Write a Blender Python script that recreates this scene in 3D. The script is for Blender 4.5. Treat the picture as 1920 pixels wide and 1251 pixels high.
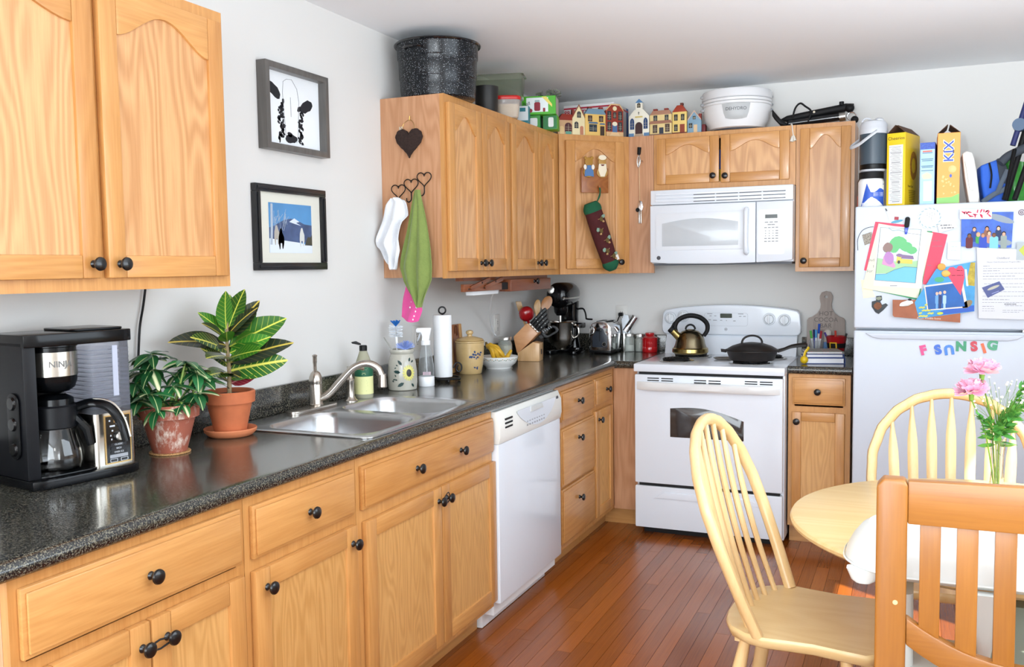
import bpy, bmesh, math, random
from math import sin, cos, pi, radians, hypot
from mathutils import Vector, Matrix
random.seed(11)
for _o in list(bpy.data.objects): bpy.data.objects.remove(_o)
SC = bpy.context.scene; COL = SC.collection

# ------------------------------------------------------------------ camera
cam_d = bpy.data.cameras.new('camera'); cam = bpy.data.objects.new('camera', cam_d); COL.objects.link(cam)
cam_d.sensor_width = 36.0; cam_d.lens = 32.263; cam_d.clip_start = 0.05
_f = Vector((-0.40081, 0.91334, -0.07180)); _r = Vector((0.91602, 0.40090, -0.01390)); _u = Vector((-0.01609, 0.07134, 0.99732))
cam.matrix_world = Matrix(((_r.x, _u.x, -_f.x, 2.0999), (_r.y, _u.y, -_f.y, -5.3627), (_r.z, _u.z, -_f.z, 1.4252), (0, 0, 0, 1)))
SC.camera = cam
# ------------------------------------------------------------------ world, sun, window light, flash, added ceiling fill, exposure
wd = bpy.data.worlds.new('sky'); SC.world = wd; wd.use_nodes = True
_bg = wd.node_tree.nodes['Background']; _bg.inputs[0].default_value = (0.80, 0.90, 1.0, 1); _bg.inputs[1].default_value = 1.1
def lamp(name, kind, loc, direction, energy, color=(1, 1, 1), **kw):
    d = bpy.data.lights.new(name, kind); d.energy = energy; d.color = color
    for k, v in kw.items(): setattr(d, k, v)
    o = bpy.data.objects.new(name, d); COL.objects.link(o); o.location = loc
    o.rotation_euler = Vector(direction).to_track_quat('-Z', 'Y').to_euler(); return o
lamp('sun', 'SUN', (6, -6, 7), (-1, 0.7, -1.6), 14.0, (1.0, 0.95, 0.86), angle=radians(0.6))
lamp('window_daylight', 'AREA', (3.16, -2.95, 1.6), (-1, 0.35, 0.75), 72, (0.80, 0.90, 1.0), shape='RECTANGLE', size=2.6, size_y=1.4)
lamp('rear_window_daylight', 'AREA', (1.7, -7.15, 1.5), (0, 1, 0.32), 180, (0.86, 0.94, 1.0), shape='RECTANGLE', size=3.0, size_y=1.7)
lamp('camera_flash', 'POINT', (1.88, -5.40, 1.60), (-0.40, 0.91, 0.02), 6, (1.0, 0.985, 0.96), shadow_soft_size=0.06)
lamp('added_ceiling_fill', 'SPOT', (1.88, -5.40, 1.62), (0.10, 0.80, 0.58), 470, (0.88, 0.95, 1.0), spot_size=radians(88), spot_blend=1.0, shadow_soft_size=0.08)  # fill spot added beside the camera, aimed up to brighten the ceiling
vs = SC.view_settings; vs.view_transform = 'Standard'; vs.look = 'None'; vs.gamma = 1.0; vs.use_curve_mapping = False
vs.exposure = -0.2
# ------------------------------------------------------------------ helpers: materials
def lin(h):
    h = h.lstrip('#'); o = []
    for i in (0, 2, 4):
        c = int(h[i:i+2], 16) / 255; o.append(c / 12.92 if c <= .04045 else ((c + .055) / 1.055) ** 2.4)
    return (*o, 1)
MATS = {}
def nodes(name):
    m = bpy.data.materials.new(name); m.use_nodes = True; nt = m.node_tree; return m, nt, nt.nodes['Principled BSDF']
def M(name, col='#cccccc', rough=.5, metal=0., trans=0., ior=1.45, coat=0., var=0., vscale=20., bump=0., bscale=60., emit=0., alpha=1., sheen=0., spec=.5):
    if name in MATS: return MATS[name]
    m, nt, b = nodes(name); c = lin(col) if isinstance(col, str) else (*col, 1)
    b.inputs['Base Color'].default_value = c; b.inputs['Roughness'].default_value = rough; b.inputs['Metallic'].default_value = metal
    b.inputs['Transmission Weight'].default_value = trans; b.inputs['IOR'].default_value = ior; b.inputs['Coat Weight'].default_value = coat
    b.inputs['Alpha'].default_value = alpha; b.inputs['Specular IOR Level'].default_value = spec; b.inputs['Sheen Weight'].default_value = sheen
    if emit: b.inputs['Emission Color'].default_value = c; b.inputs['Emission Strength'].default_value = emit
    N, L = nt.nodes, nt.links
    if var or bump: tc = N.new('ShaderNodeTexCoord')
    if var:
        n = N.new('ShaderNodeTexNoise'); n.inputs['Scale'].default_value = vscale; n.inputs['Detail'].default_value = 4
        r = N.new('ShaderNodeValToRGB'); L.new(tc.outputs['Object'], n.inputs['Vector']); L.new(n.outputs['Fac'], r.inputs['Fac'])
        r.color_ramp.elements[0].position = .3; r.color_ramp.elements[1].position = .7
        r.color_ramp.elements[0].color = (*[x * (1 - var) for x in c[:3]], 1); r.color_ramp.elements[1].color = (*[min(1, x * (1 + var * .6)) for x in c[:3]], 1)
        L.new(r.outputs[0], b.inputs['Base Color'])
    if bump:
        n2 = N.new('ShaderNodeTexNoise'); n2.inputs['Scale'].default_value = bscale; n2.inputs['Detail'].default_value = 3
        bp = N.new('ShaderNodeBump'); bp.inputs['Strength'].default_value = bump; bp.inputs['Distance'].default_value = .004
        L.new(tc.outputs['Object'], n2.inputs['Vector']); L.new(n2.outputs['Fac'], bp.inputs['Height']); L.new(bp.outputs[0], b.inputs['Normal'])
    MATS[name] = m; return m
def wood(name, light, dark, axis='z', rough=.38, ring=1.0, fine=.45, freq=3.0, coat=.25, tone=.12):
    """oak-like grain running along axis: contour lines of a stretched noise plus fine pores; each object gets its own offset and tone"""
    if name in MATS: return MATS[name]
    m, nt, b = nodes(name); N, L = nt.nodes, nt.links
    tc = N.new('ShaderNodeTexCoord'); oi = N.new('ShaderNodeObjectInfo')
    off = N.new('ShaderNodeVectorMath'); off.operation = 'SCALE'; off.inputs[0].default_value = (37, 53, 71); L.new(oi.outputs['Random'], off.inputs['Scale'])
    add = N.new('ShaderNodeVectorMath'); L.new(tc.outputs['Object'], add.inputs[0]); L.new(off.outputs[0], add.inputs[1])
    def mapped(along, across):
        mp = N.new('ShaderNodeMapping'); sc = [across] * 3; sc['xyz'.index(axis)] = along; mp.inputs['Scale'].default_value = sc; L.new(add.outputs[0], mp.inputs['Vector']); return mp
    n1 = N.new('ShaderNodeTexNoise'); n1.inputs['Scale'].default_value = 1; n1.inputs['Detail'].default_value = 1.5; n1.inputs['Roughness'].default_value = .45
    L.new(mapped(freq * .33, freq * 2.2).outputs[0], n1.inputs['Vector'])
    mu = N.new('ShaderNodeMath'); mu.operation = 'MULTIPLY'; mu.inputs[1].default_value = 75; L.new(n1.outputs['Fac'], mu.inputs[0])
    sn = N.new('ShaderNodeMath'); sn.operation = 'SINE'; L.new(mu.outputs[0], sn.inputs[0])
    n2 = N.new('ShaderNodeTexNoise'); n2.inputs['Scale'].default_value = 1; n2.inputs['Detail'].default_value = 3
    L.new(mapped(9, 210).outputs[0], n2.inputs['Vector'])
    a = N.new('ShaderNodeMath'); a.operation = 'MULTIPLY_ADD'; a.inputs[1].default_value = .22 * ring; a.inputs[2].default_value = .32; L.new(sn.outputs[0], a.inputs[0])
    s = N.new('ShaderNodeMath'); s.operation = 'MULTIPLY_ADD'; s.inputs[1].default_value = fine; L.new(n2.outputs['Fac'], s.inputs[0]); L.new(a.outputs[0], s.inputs[2])
    t = N.new('ShaderNodeMath'); t.operation = 'MULTIPLY_ADD'; t.inputs[1].default_value = tone * 2; L.new(oi.outputs['Random'], t.inputs[0]); 
    sb = N.new('ShaderNodeMath'); sb.operation = 'SUBTRACT'; L.new(s.outputs[0], sb.inputs[0]); sb.inputs[1].default_value = tone; L.new(sb.outputs[0], t.inputs[2])
    r = N.new('ShaderNodeValToRGB'); r.color_ramp.elements[0].position = .2; r.color_ramp.elements[1].position = .85
    r.color_ramp.elements[0].color = lin(light); r.color_ramp.elements[1].color = lin(dark); L.new(t.outputs[0], r.inputs['Fac'])
    L.new(r.outputs[0], b.inputs['Base Color']); b.inputs['Roughness'].default_value = rough; b.inputs['Coat Weight'].default_value = coat; b.inputs['Coat Roughness'].default_value = .15
    bp = N.new('ShaderNodeBump'); bp.inputs['Strength'].default_value = .12; bp.inputs['Distance'].default_value = .001; L.new(n2.outputs['Fac'], bp.inputs['Height']); L.new(bp.outputs[0], b.inputs['Normal'])
    MATS[name] = m; return m
def speckle(name, base, spots, rough=.25, scale=260., coat=0., amount=.5, voro=False, coat_rough=.1):
    """base colour with small flecks of the colours in spots"""
    if name in MATS: return MATS[name]
    m, nt, b = nodes(name); N, L = nt.nodes, nt.links; tc = N.new('ShaderNodeTexCoord'); prev = None
    for i, sp in enumerate(spots):
        if voro:
            n = N.new('ShaderNodeTexVoronoi'); n.inputs['Scale'].default_value = scale * (1 + .37 * i); out = n.outputs['Distance']; lo, hi = amount, amount * .8
        else:
            n = N.new('ShaderNodeTexNoise'); n.inputs['Scale'].default_value = scale * (1 + .37 * i); n.inputs['Detail'].default_value = 2; out = n.outputs['Fac']; lo, hi = 1 - amount, 1 - amount + .06
        ad = N.new('ShaderNodeVectorMath'); ad.inputs[1].default_value = (3.1 * i, 1.7 * i, 5.3 * i); L.new(tc.outputs['Object'], ad.inputs[0]); L.new(ad.outputs[0], n.inputs['Vector'])
        mr = N.new('ShaderNodeMapRange'); mr.inputs['From Min'].default_value = lo; mr.inputs['From Max'].default_value = hi; L.new(out, mr.inputs['Value'])
        mx = N.new('ShaderNodeMix'); mx.data_type = 'RGBA'; L.new(mr.outputs[0], mx.inputs['Factor'])
        mx.inputs['B'].default_value = lin(sp)
        if prev is None: mx.inputs['A'].default_value = lin(base)
        else: L.new(prev, mx.inputs['A'])
        prev = mx.outputs['Result']
    L.new(prev, b.inputs['Base Color']); b.inputs['Roughness'].default_value = rough; b.inputs['Coat Weight'].default_value = coat; b.inputs['Coat Roughness'].default_value = coat_rough
    MATS[name] = m; return m
# ------------------------------------------------------------------ helpers: frames and mesh building
class Fr:
    """a local drawing frame: origin, u (right), v (up), n (out of the surface)"""
    def __init__(s, o, u=(1, 0, 0), v=(0, 0, 1)):
        s.o = Vector(o); s.u = Vector(u).normalized(); s.v = Vector(v).normalized(); s.n = s.u.cross(s.v)
    def P(s, a, b, c=0.): return s.o + s.u * a + s.v * b + s.n * c
    def at(s, a, b, c=0., rot=0.):
        u = s.u * cos(rot) + s.v * sin(rot); v = s.v * cos(rot) - s.u * sin(rot); return Fr(s.P(a, b, c), u, v)
    def mat(s): return Matrix(((s.u.x, s.v.x, s.n.x, s.o.x), (s.u.y, s.v.y, s.n.y, s.o.y), (s.u.z, s.v.z, s.n.z, s.o.z), (0, 0, 0, 1)))
def rect(w, h, cx=0., cy=0.): return [(cx - w/2, cy - h/2), (cx + w/2, cy - h/2), (cx + w/2, cy + h/2), (cx - w/2, cy + h/2)]
def rr(w, h, r, n=5, cx=0., cy=0.):
    o = []; r = min(r, w/2 - 1e-5, h/2 - 1e-5)
    for (sx, sy, a0) in ((1, -1, -90), (1, 1, 0), (-1, 1, 90), (-1, -1, 180)):
        for k in range(n + 1):
            a = radians(a0 + 90 * k / n); o.append((cx + sx * (w/2 - r) + r * cos(a), cy + sy * (h/2 - r) + r * sin(a)))
    return o
def ell(a, b=None, n=24, cx=0., cy=0., a0=0., a1=2*pi):
    b = a if b is None else b; full = abs(a1 - a0 - 2*pi) < 1e-6
    return [(cx + a * cos(a0 + (a1 - a0) * k / (n if full else n - 1)), cy + b * sin(a0 + (a1 - a0) * k / (n if full else n - 1))) for k in range(n)]
def heart(w, h, n=28):
    o = []
    for k in range(n):
        t = 2*pi*k/n; o.append((w/2 * sin(t)**3, h/2 * (13*cos(t) - 5*cos(2*t) - 2*cos(3*t) - cos(4*t)) / 15.0 + h*.08))
    return o[::-1]
def blob(w, h, n=14, j=.15, seed=1):
    rn = random.Random(seed); return [(w/2 * cos(2*pi*k/n) * (1 + rn.uniform(-j, j)), h/2 * sin(2*pi*k/n) * (1 + rn.uniform(-j, j))) for k in range(n)]
def spline(pts, n=6):
    """Catmull-Rom through the points"""
    P = [Vector(p) for p in pts]; o = []
    for i in range(len(P) - 1):
        p0 = P[max(i-1, 0)]; p1 = P[i]; p2 = P[i+1]; p3 = P[min(i+2, len(P)-1)]
        for k in range(n):
            t = k / n; o.append(.5 * ((2*p1) + (p2-p0)*t + (2*p0-5*p1+4*p2-p3)*t*t + (3*p1-p0-3*p2+p3)*t**3))
    return o + [P[-1]]
FX = Fr((0, 0, 0), (1, 0, 0), (0, 1, 0))
class MB:
    def __init__(s): s.v = []; s.f = []; s.m = []
    def mark(s): return len(s.v)
    def xf(s, mk, mat):
        for i in range(mk, len(s.v)): s.v[i] = mat @ s.v[i]
        return s
    def _a(s, vs, fs, mi): 
        b = len(s.v); s.v += [Vector(p) for p in vs]; s.f += [tuple(b + i for i in f) for f in fs]; s.m += [mi] * len(fs); return s
    def box(s, x0, x1, y0, y1, z0, z1, mi=0):
        return s._a([(x0,y0,z0),(x1,y0,z0),(x1,y1,z0),(x0,y1,z0),(x0,y0,z1),(x1,y0,z1),(x1,y1,z1),(x0,y1,z1)],
                    [(0,3,2,1),(4,5,6,7),(0,1,5,4),(1,2,6,5),(2,3,7,6),(3,0,4,7)], mi)
    def loft(s, rings, mi=0, caps=True, closed=True):
        n = len(rings[0]); vs = [p for r in rings for p in r]; fs = []
        for i in range(len(rings) - 1):
            for k in range(n if closed else n - 1):
                k2 = (k + 1) % n; fs.append((i*n+k, i*n+k2, (i+1)*n+k2, (i+1)*n+k))
        if caps and closed: fs += [tuple(range(n))[::-1], tuple((len(rings)-1)*n + k for k in range(n))]
        return s._a(vs, fs, mi)
    def poly(s, fr, pts, h0=0., h1=.001, mi=0):
        return s.loft([[fr.P(a, b, h0) for a, b in pts], [fr.P(a, b, h1) for a, b in pts]], mi)
    def lathe(s, prof, c=(0,0,0), n=32, mi=0, fr=None, a0=0., a1=2*pi):
        """prof: (r, z) pairs; revolved about +z at c, or about the frame's normal"""
        fr = fr or Fr(c, (1,0,0), (0,1,0)); vs = []; fs = []; idx = []
        full = abs(a1 - a0 - 2*pi) < 1e-6; nn = n if full else n + 1
        for r, z in prof:
            if r < 1e-6: idx.append([len(vs)] * nn); vs.append(fr.P(0, 0, z))
            else:
                idx.append(list(range(len(vs), len(vs) + nn))); vs += [fr.P(r*cos(a0 + (a1-a0)*k/n), r*sin(a0 + (a1-a0)*k/n), z) for k in range(nn)]
        for i in range(len(prof) - 1):
            for k in range(n):
                k2 = (k + 1) % nn; q = [idx[i][k], idx[i][k2], idx[i+1][k2], idx[i+1][k]]; q = [q[j] for j in range(4) if q[j] not in q[:j]]
                if len(q) > 2: fs.append(tuple(q))
        return s._a(vs, fs, mi)
    def tube(s, pts, r, n=8, mi=0, closed=False, flat=1., up=None):
        """sweep of a circle (or ellipse with flat<1) along the points; r a number or one per point"""
        P = [Vector(p) for p in pts]; R_ = r if isinstance(r, (list, tuple)) else [r] * len(P); rings = []; N = None
        for i, p in enumerate(P):
            if closed: T = P[(i+1) % len(P)] - P[i-1]
            else: T = P[min(i+1, len(P)-1)] - P[max(i-1, 0)]
            T.normalize()
            if up is not None: N = Vector(up) - T * T.dot(Vector(up)); N.normalize()
            elif N is None: N = T.orthogonal().normalized()
            else: N = (N - T * T.dot(N)).normalized()
            B = T.cross(N); rings.append([p + N * (R_[i] * cos(2*pi*k/n)) + B * (R_[i] * flat * sin(2*pi*k/n)) for k in range(n)])
        if closed: rings.append(rings[0])
        return s.loft(rings, mi, caps=not closed)
    def sphere(s, c, r, n=16, mi=0, sx=1., sy=1., sz=1.):
        mk = s.mark(); s.lathe([(r * sin(pi*k/(n//2)), -r * cos(pi*k/(n//2))) for k in range(n//2 + 1)], (0,0,0), n, mi)
        return s.xf(mk, Matrix.Translation(c) @ Matrix.Diagonal((sx, sy, sz, 1)))
    def grid(s, fn, nu, nv, mi=0, thick=0.):
        vs = [Vector(fn(i/nu, j/nv)) for j in range(nv+1) for i in range(nu+1)]; fs = [(j*(nu+1)+i, j*(nu+1)+i+1, (j+1)*(nu+1)+i+1, (j+1)*(nu+1)+i) for j in range(nv) for i in range(nu)]
        if thick:
            nrm = [Vector() for _ in vs]
            for f in fs:
                nn = (vs[f[1]]-vs[f[0]]).cross(vs[f[3]]-vs[f[0]])
                for q in f: nrm[q] += nn
            k = len(vs); vs = vs + [v - (nrm[i].normalized() if nrm[i].length else Vector((0,0,1))) * thick for i, v in enumerate(vs)]
            bl = [(0 * (nu+1) + i) for i in range(nu+1)] + [j*(nu+1)+nu for j in range(1, nv+1)] + [nv*(nu+1)+i for i in range(nu-1, -1, -1)] + [j*(nu+1) for j in range(nv-1, 0, -1)]
            fs = fs + [tuple(q + k for q in f[::-1]) for f in fs] + [(bl[(q+1) % len(bl)], bl[q], bl[q]+k, bl[(q+1) % len(bl)]+k) for q in range(len(bl))]
        return s._a(vs, fs, mi)
    def plate(s, outer, holes, z0, z1, fr=FX, mi=0):
        """flat plate with holes cut through"""
        bm = bmesh.new(); loops = []
        for lp in [outer] + holes:
            vv = [bm.verts.new(fr.P(a, b, z1)) for a, b in lp]; loops.append(vv)
            for i in range(len(vv)): bm.edges.new((vv[i], vv[(i+1) % len(vv)]))
        bmesh.ops.triangle_fill(bm, use_beauty=True, edges=bm.edges[:])
        bm.verts.index_update(); top = [v.co.copy() for v in bm.verts]; fs = [tuple(v.index for v in f.verts) for f in bm.faces]; k = len(top)
        d = fr.n * (z0 - z1); vs = top + [p + d for p in top]; F2 = fs + [tuple(i + k for i in f[::-1]) for f in fs]; b = 0
        for lp in [outer] + holes:
            n = len(lp); F2 += [(b+i, b+(i+1) % n, b+k+(i+1) % n, b+k+i) for i in range(n)]; b += n
        bm.free(); return s._a(vs, F2, mi)
ROOT = {}
def set_tags(o, label=None, cat=None, group=None, kind=None):
    if label: o['label'] = label
    if cat: o['category'] = cat
    if group: o['group'] = group
    if kind: o['kind'] = kind
    return o
def thing(name, label, cat, loc=(0,0,0), rz=0., group=None, kind=None, world=True):
    o = bpy.data.objects.new(name, None); COL.objects.link(o); o.location = loc; o.rotation_euler = (0, 0, rz); o.empty_display_size = .05
    ROOT[o] = Vector(loc) if world else Vector((0, 0, 0)); return set_tags(o, label, cat, group, kind)
def mesh_of(name, mb, mats, off, bev=0., seg=2, ang=38., smooth=True):
    bm = bmesh.new(); vv = [bm.verts.new(v - off) for v in mb.v]
    for f, mi in zip(mb.f, mb.m):
        try: fc = bm.faces.new([vv[i] for i in f]); fc.material_index = mi
        except ValueError: pass
    bmesh.ops.recalc_face_normals(bm, faces=bm.faces[:])
    if bev:
        bm.normal_update(); es = [e for e in bm.edges if len(e.link_faces) == 2 and e.calc_face_angle(0) > radians(30)]
        bmesh.ops.bevel(bm, geom=es, offset=bev, segments=seg, profile=.6, affect='EDGES', clamp_overlap=True)
    me = bpy.data.meshes.new(name); bm.to_mesh(me); bm.free()
    for m_ in (mats if isinstance(mats, (list, tuple)) else [mats]): me.materials.append(m_)
    if smooth:
        me.polygons.foreach_set('use_smooth', [True] * len(me.polygons)); me.set_sharp_from_angle(angle=radians(ang))
    return me
def part(name, mb, mats, parent, bev=0., kind=None, label=None, **kw):
    off = ROOT[parent]; o = bpy.data.objects.new(name, mesh_of(name, mb, mats, off, bev, **kw)); COL.objects.link(o); o.parent = parent; ROOT[o] = off
    return set_tags(o, label, None, None, kind)
def one(name, mb, mats, label=None, cat=None, group=None, kind=None, bev=0., **kw):
    """a thing that is a single mesh, origin at the centre of its base"""
    xs = [v.x for v in mb.v]; ys = [v.y for v in mb.v]; off = Vector(((min(xs)+max(xs))/2, (min(ys)+max(ys))/2, min(v.z for v in mb.v)))
    o = bpy.data.objects.new(name, mesh_of(name, mb, mats, off, bev, **kw)); COL.objects.link(o); o.location = off; ROOT[o] = off
    return set_tags(o, label, cat, group, kind)
def text(s, size, mat, parent, fr, ext=.0004, name='lettering', align='CENTER', bold=0., sx=1., wrap=False):
    cu = bpy.data.curves.new('t', 'FONT'); cu.body = s; cu.size = size; cu.align_x = align; cu.align_y = 'CENTER'; cu.extrude = ext; cu.offset = bold; cu.resolution_u = 3
    ob = bpy.data.objects.new('t', cu); COL.objects.link(ob); me = bpy.data.meshes.new_from_object(ob); bpy.data.objects.remove(ob); bpy.data.curves.remove(cu)
    if wrap:
        for v in me.vertices: v.co = fr.P(v.co.x * sx, v.co.y, v.co.z)
    else: me.transform(fr.mat() @ Matrix.Diagonal((sx, 1, 1, 1)))
    me.transform(Matrix.Translation(-ROOT[parent])); me.materials.clear(); me.materials.append(mat); me.name = name
    o = bpy.data.objects.new(name, me); COL.objects.link(o); o.parent = parent; ROOT[o] = ROOT[parent]; return o
def dup(root, loc, rz=0., label=None, group=None):
    def cp(o, par):
        c = o.copy(); COL.objects.link(c); c.parent = par; ROOT[c] = ROOT[o]
        for ch in [x for x in o.children if x is not c]: cp(ch, c)
        return c
    r = cp(root, None); r.location = loc; r.rotation_euler = (0, 0, rz); return set_tags(r, label, None, group)
# ------------------------------------------------------------------ shared materials
OAK = {a: wood('oak_' + a, '#d69f5f', '#b47a3e', a, ring=.3, fine=.5) for a in 'xyz'}
OAKS = wood('oak_veneer_pinkish', '#d3a17b', '#b27d55', 'z', ring=.55, freq=4.0)
OAKP = wood('oak_panel', '#dba868', '#b88446', 'z', ring=.55, freq=6.0)
OAKU = wood('oak_panel_figured', '#dba974', '#b78250', 'z', ring=.8, freq=3.8)
MAPLE = wood('pale_chair_wood', '#e9cf9b', '#d6b072', 'x', ring=.35, fine=.3, freq=2.0, tone=.1)
MAPLEZ = wood('pale_spindle_wood', '#ebcd98', '#d8ae72', 'z', ring=.3, fine=.3, freq=2.0, tone=.08)
HONEY = {a: wood('honey_pine_' + a, '#b0722a', '#8c541a', a, ring=.35, fine=.4, freq=1.6, tone=.08) for a in 'xz'}
LAM = speckle('dark_laminate', '#141517', ['#343432', '#605c4e', '#1d2123', '#716d5e'], rough=.2, scale=150, amount=.44, coat=.35, coat_rough=.1)
WHITE = M('white_enamel', '#e0e6ee', .22, coat=.4)
WHITEP = M('white_plastic', '#eceef0', .35)
KNOB = M('black_knob', '#0c0c0e', .28, coat=.3)
BLACK = M('black_plastic', '#08090b', .36, spec=.3)
MATTEB = M('matte_black', '#101012', .6, spec=.3)
STEEL = M('brushed_steel', '#b9b7b2', .3, metal=1.)
CHROME = M('chrome', '#d8d8da', .08, metal=1.)
IRON = M('black_iron', '#141415', .42, metal=.3)
GLASS = M('clear_glass', '#ffffff', .02, trans=1., ior=1.45)
CLEARP = M('clear_plastic', '#f2f5f6', .08, trans=.92, ior=1.2)
# ================================================================== the room
WALLP = M('wall_paint', '#dbdad7', .75, bump=.05, bscale=300); CEILP = M('ceiling_paint', '#f2f5f8', .85, bump=.08, bscale=220)
WINW = M('window_frame_white', '#e8e8e6', .4)
H = 2.43
one('wall_left', MB().box(-.12, 0, -7.4, 0, 0, H), WALLP, kind='structure')
one('wall_back', MB().box(-.12, 3.32, 0, .12, 0, H), WALLP, kind='structure')
one('ceiling', MB().box(-.12, 3.32, -7.4, .12, H, H + .1), CEILP, kind='structure')
w = MB().plate([(-7.4, 0), (0, 0), (0, H), (-7.4, H)], [[(-4.0, .9), (-2.1, .9), (-2.1, 2.415), (-4.0, 2.415)]], -.12, 0, Fr((3.2, 0, 0), (0, -1, 0), (0, 0, 1)).at(0, 0))
for p_ in w.v: p_.y = -p_.y if p_.y > 0 else p_.y
one('wall_right', w, WALLP, kind='structure')
one('wall_rear', MB().plate([(-.12, 0), (3.32, 0), (3.32, H), (-.12, H)], [[(.2, .6), (3.1, .6), (3.1, 2.3), (.2, 2.3)]], 0, .12, Fr((0, -7.4, 0), (1, 0, 0), (0, 0, 1))), WALLP, kind='structure')
def window_frame(name, fr, w_, h_):
    mb = MB(); mb.plate(rect(w_, h_, w_/2, h_/2), [rect(w_ - .03, h_ - .03, w_/2, h_/2)], -.05, -.01, fr); 
    one(name, mb, WINW, kind='structure', bev=.003)
window_frame('window_1', Fr((3.28, -4.0, .9), (0, 1, 0), (0, 0, 1)), 1.9, 1.515)
window_frame('window_2', Fr((3.1, -7.44, .6), (-1, 0, 0), (0, 0, 1)), 2.9, 1.7)
# floor: a dark sub-floor with single boards laid along y
FLOORW = wood('cherry_floor', '#a4581c', '#6e360a', 'y', rough=.2, ring=.4, fine=.4, freq=2.6, coat=.12, tone=.22)
SUBF = M('floor_gap', '#2a1208', .7)
floor = one('floor', MB().box(-.12, 3.32, -7.4, .12, -.06, -.006), [SUBF], kind='structure')
pm = MB().box(-.5, .5, -.5, .5, -.006, 0)
PLANK = mesh_of('plank', pm, FLOORW, Vector((0, 0, 0)), 0)
rn = random.Random(3); PW = .0572; nplank = 0
def lay(x, y0, y1):
    o = bpy.data.objects.new('plank', PLANK); COL.objects.link(o); o.parent = floor; off = ROOT[floor]
    o.location = Vector((x, (y0 + y1) / 2, 0)) - off; o.scale = (PW - .0012, y1 - y0 - .001, 1); return o
for i in range(48):
    x = .5 + PW * (i + .5); y = -.50 if x < .76 else (-.3)
    y -= 0; yend = -3.7; first = True
    while y > yend:
        ln = rn.uniform(.35, .8) if first else rn.uniform(.55, 1.35); first = False
        lay(x, max(y - ln, yend - .4), y); y -= ln
fb = MB()
for i in range(56):                      # boards behind the camera and under the cupboards, one mesh
    x = .0 + PW * i; 
    fb.box(x + .0006, x + PW - .0006, -7.4, -4.1, -.006, -.0002)
ob = part('far_boards', fb, FLOORW, floor, kind='stuff')
# ================================================================== cupboards
def knob(parent, fr, a, b, name='knob'):
    mb = MB().lathe([(0, 0), (.0095, 0), (.0085, .003), (.0055, .006), (.005, .012), (.0075, .016), (.0155, .0185), (.0168, .0215), (.0155, .0255), (.010, .0285), (0, .0295)], n=20, fr=fr.at(a, b))
    return part(name, mb, KNOB, parent)
def door(parent, fr, w, h, rail_mat, arch=False, knobs=(), sw=.055, name='door'):
    pm_ = OAKU if arch else OAKP
    d = part(name, MB().poly(fr.at(.006, .006), [(0, 0), (w - .012, 0), (w - .012, h - .012), (0, h - .012)], 0, .011), pm_, parent)
    t = .019
    for a0 in (0, w - sw): part('stile', MB().poly(fr, [(a0, 0), (a0 + sw, 0), (a0 + sw, h), (a0, h)], 0, t), OAK['z'], d, bev=.0045)
    part('rail', MB().poly(fr, [(sw, 0), (w - sw, 0), (w - sw, sw), (sw, sw)], 0, t - .0003), rail_mat, d, bev=.0045)
    top = [(w - sw, h), (sw, h)]
    if arch:
        n = 22; rise = min(.07, h * .2)
        for k in range(n + 1):
            q = k / n; sm = (.5 - .5 * cos(2 * pi * q)) ** .85; top.append((sw + (w - 2 * sw) * q, h - sw * .8 - rise * (1 - sm)))
    else: top += [(sw, h - sw), (w - sw, h - sw)]
    part('rail', MB().poly(fr, top[::-1], 0, t - .0003), rail_mat, d, bev=.0045 if not arch else .0035)
    for a, b in knobs: knob(d, Fr(fr.P(0, 0, t), fr.u, fr.v), a, b)
    return d
def drawer(parent, fr, w, h, mat, knobs=(), name='drawer'):
    d = part(name, MB().poly(fr, [(0, 0), (w, 0), (w, h), (0, h)], 0, .012).poly(fr, [(.009, .009), (w - .009, .009), (w - .009, h - .009), (.009, h - .009)], .012, .019), mat, parent, bev=.004)
    for a, b in knobs: knob(d, Fr(fr.P(0, 0, .019), fr.u, fr.v), a, b)
    return d
def carcass(parent, x0, x1, y0, y1, z0, z1, face, mat=None):
    t = .016; mb = MB()
    if face == 'x':
        mb.box(x0, x1, y0, y0 + t, z0, z1).box(x0, x1, y1 - t, y1, z0, z1).box(x0, x1, y0 + t, y1 - t, z0, z0 + t).box(x0, x0 + t, y0 + t, y1 - t, z0 + t, z1)
    else:
        mb.box(x0, x0 + t, y0, y1, z0, z1).box(x1 - t, x1, y0, y1, z0, z1).box(x0 + t, x1 - t, y0, y1, z0, z0 + t).box(x0 + t, x1 - t, y1 - t, y1, z0 + t, z1)
    return part('body', mb, mat or OAKS, parent)
def face_frame(parent, fr, w, h, holes, mat='z'):
    return part('face_frame', MB().plate([(0, 0), (w, 0), (w, h), (0, h)], holes, 0, .019, fr), OAK['z'], parent)
def hole(a0, a1, b0, b1): return [(a0, b0), (a1, b0), (a1, b1), (a0, b1)]
ZT, ZB = 2.148, 1.383
YF = lambda y, z, x=.305: Fr((x, y, z), (0, 1, 0), (0, 0, 1))      # a face of the left run, looking towards +x
XF = lambda x, z, y=-.305: Fr((x, y, z), (1, 0, 0), (0, 0, 1))     # a face of the back run, looking towards -y
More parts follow.
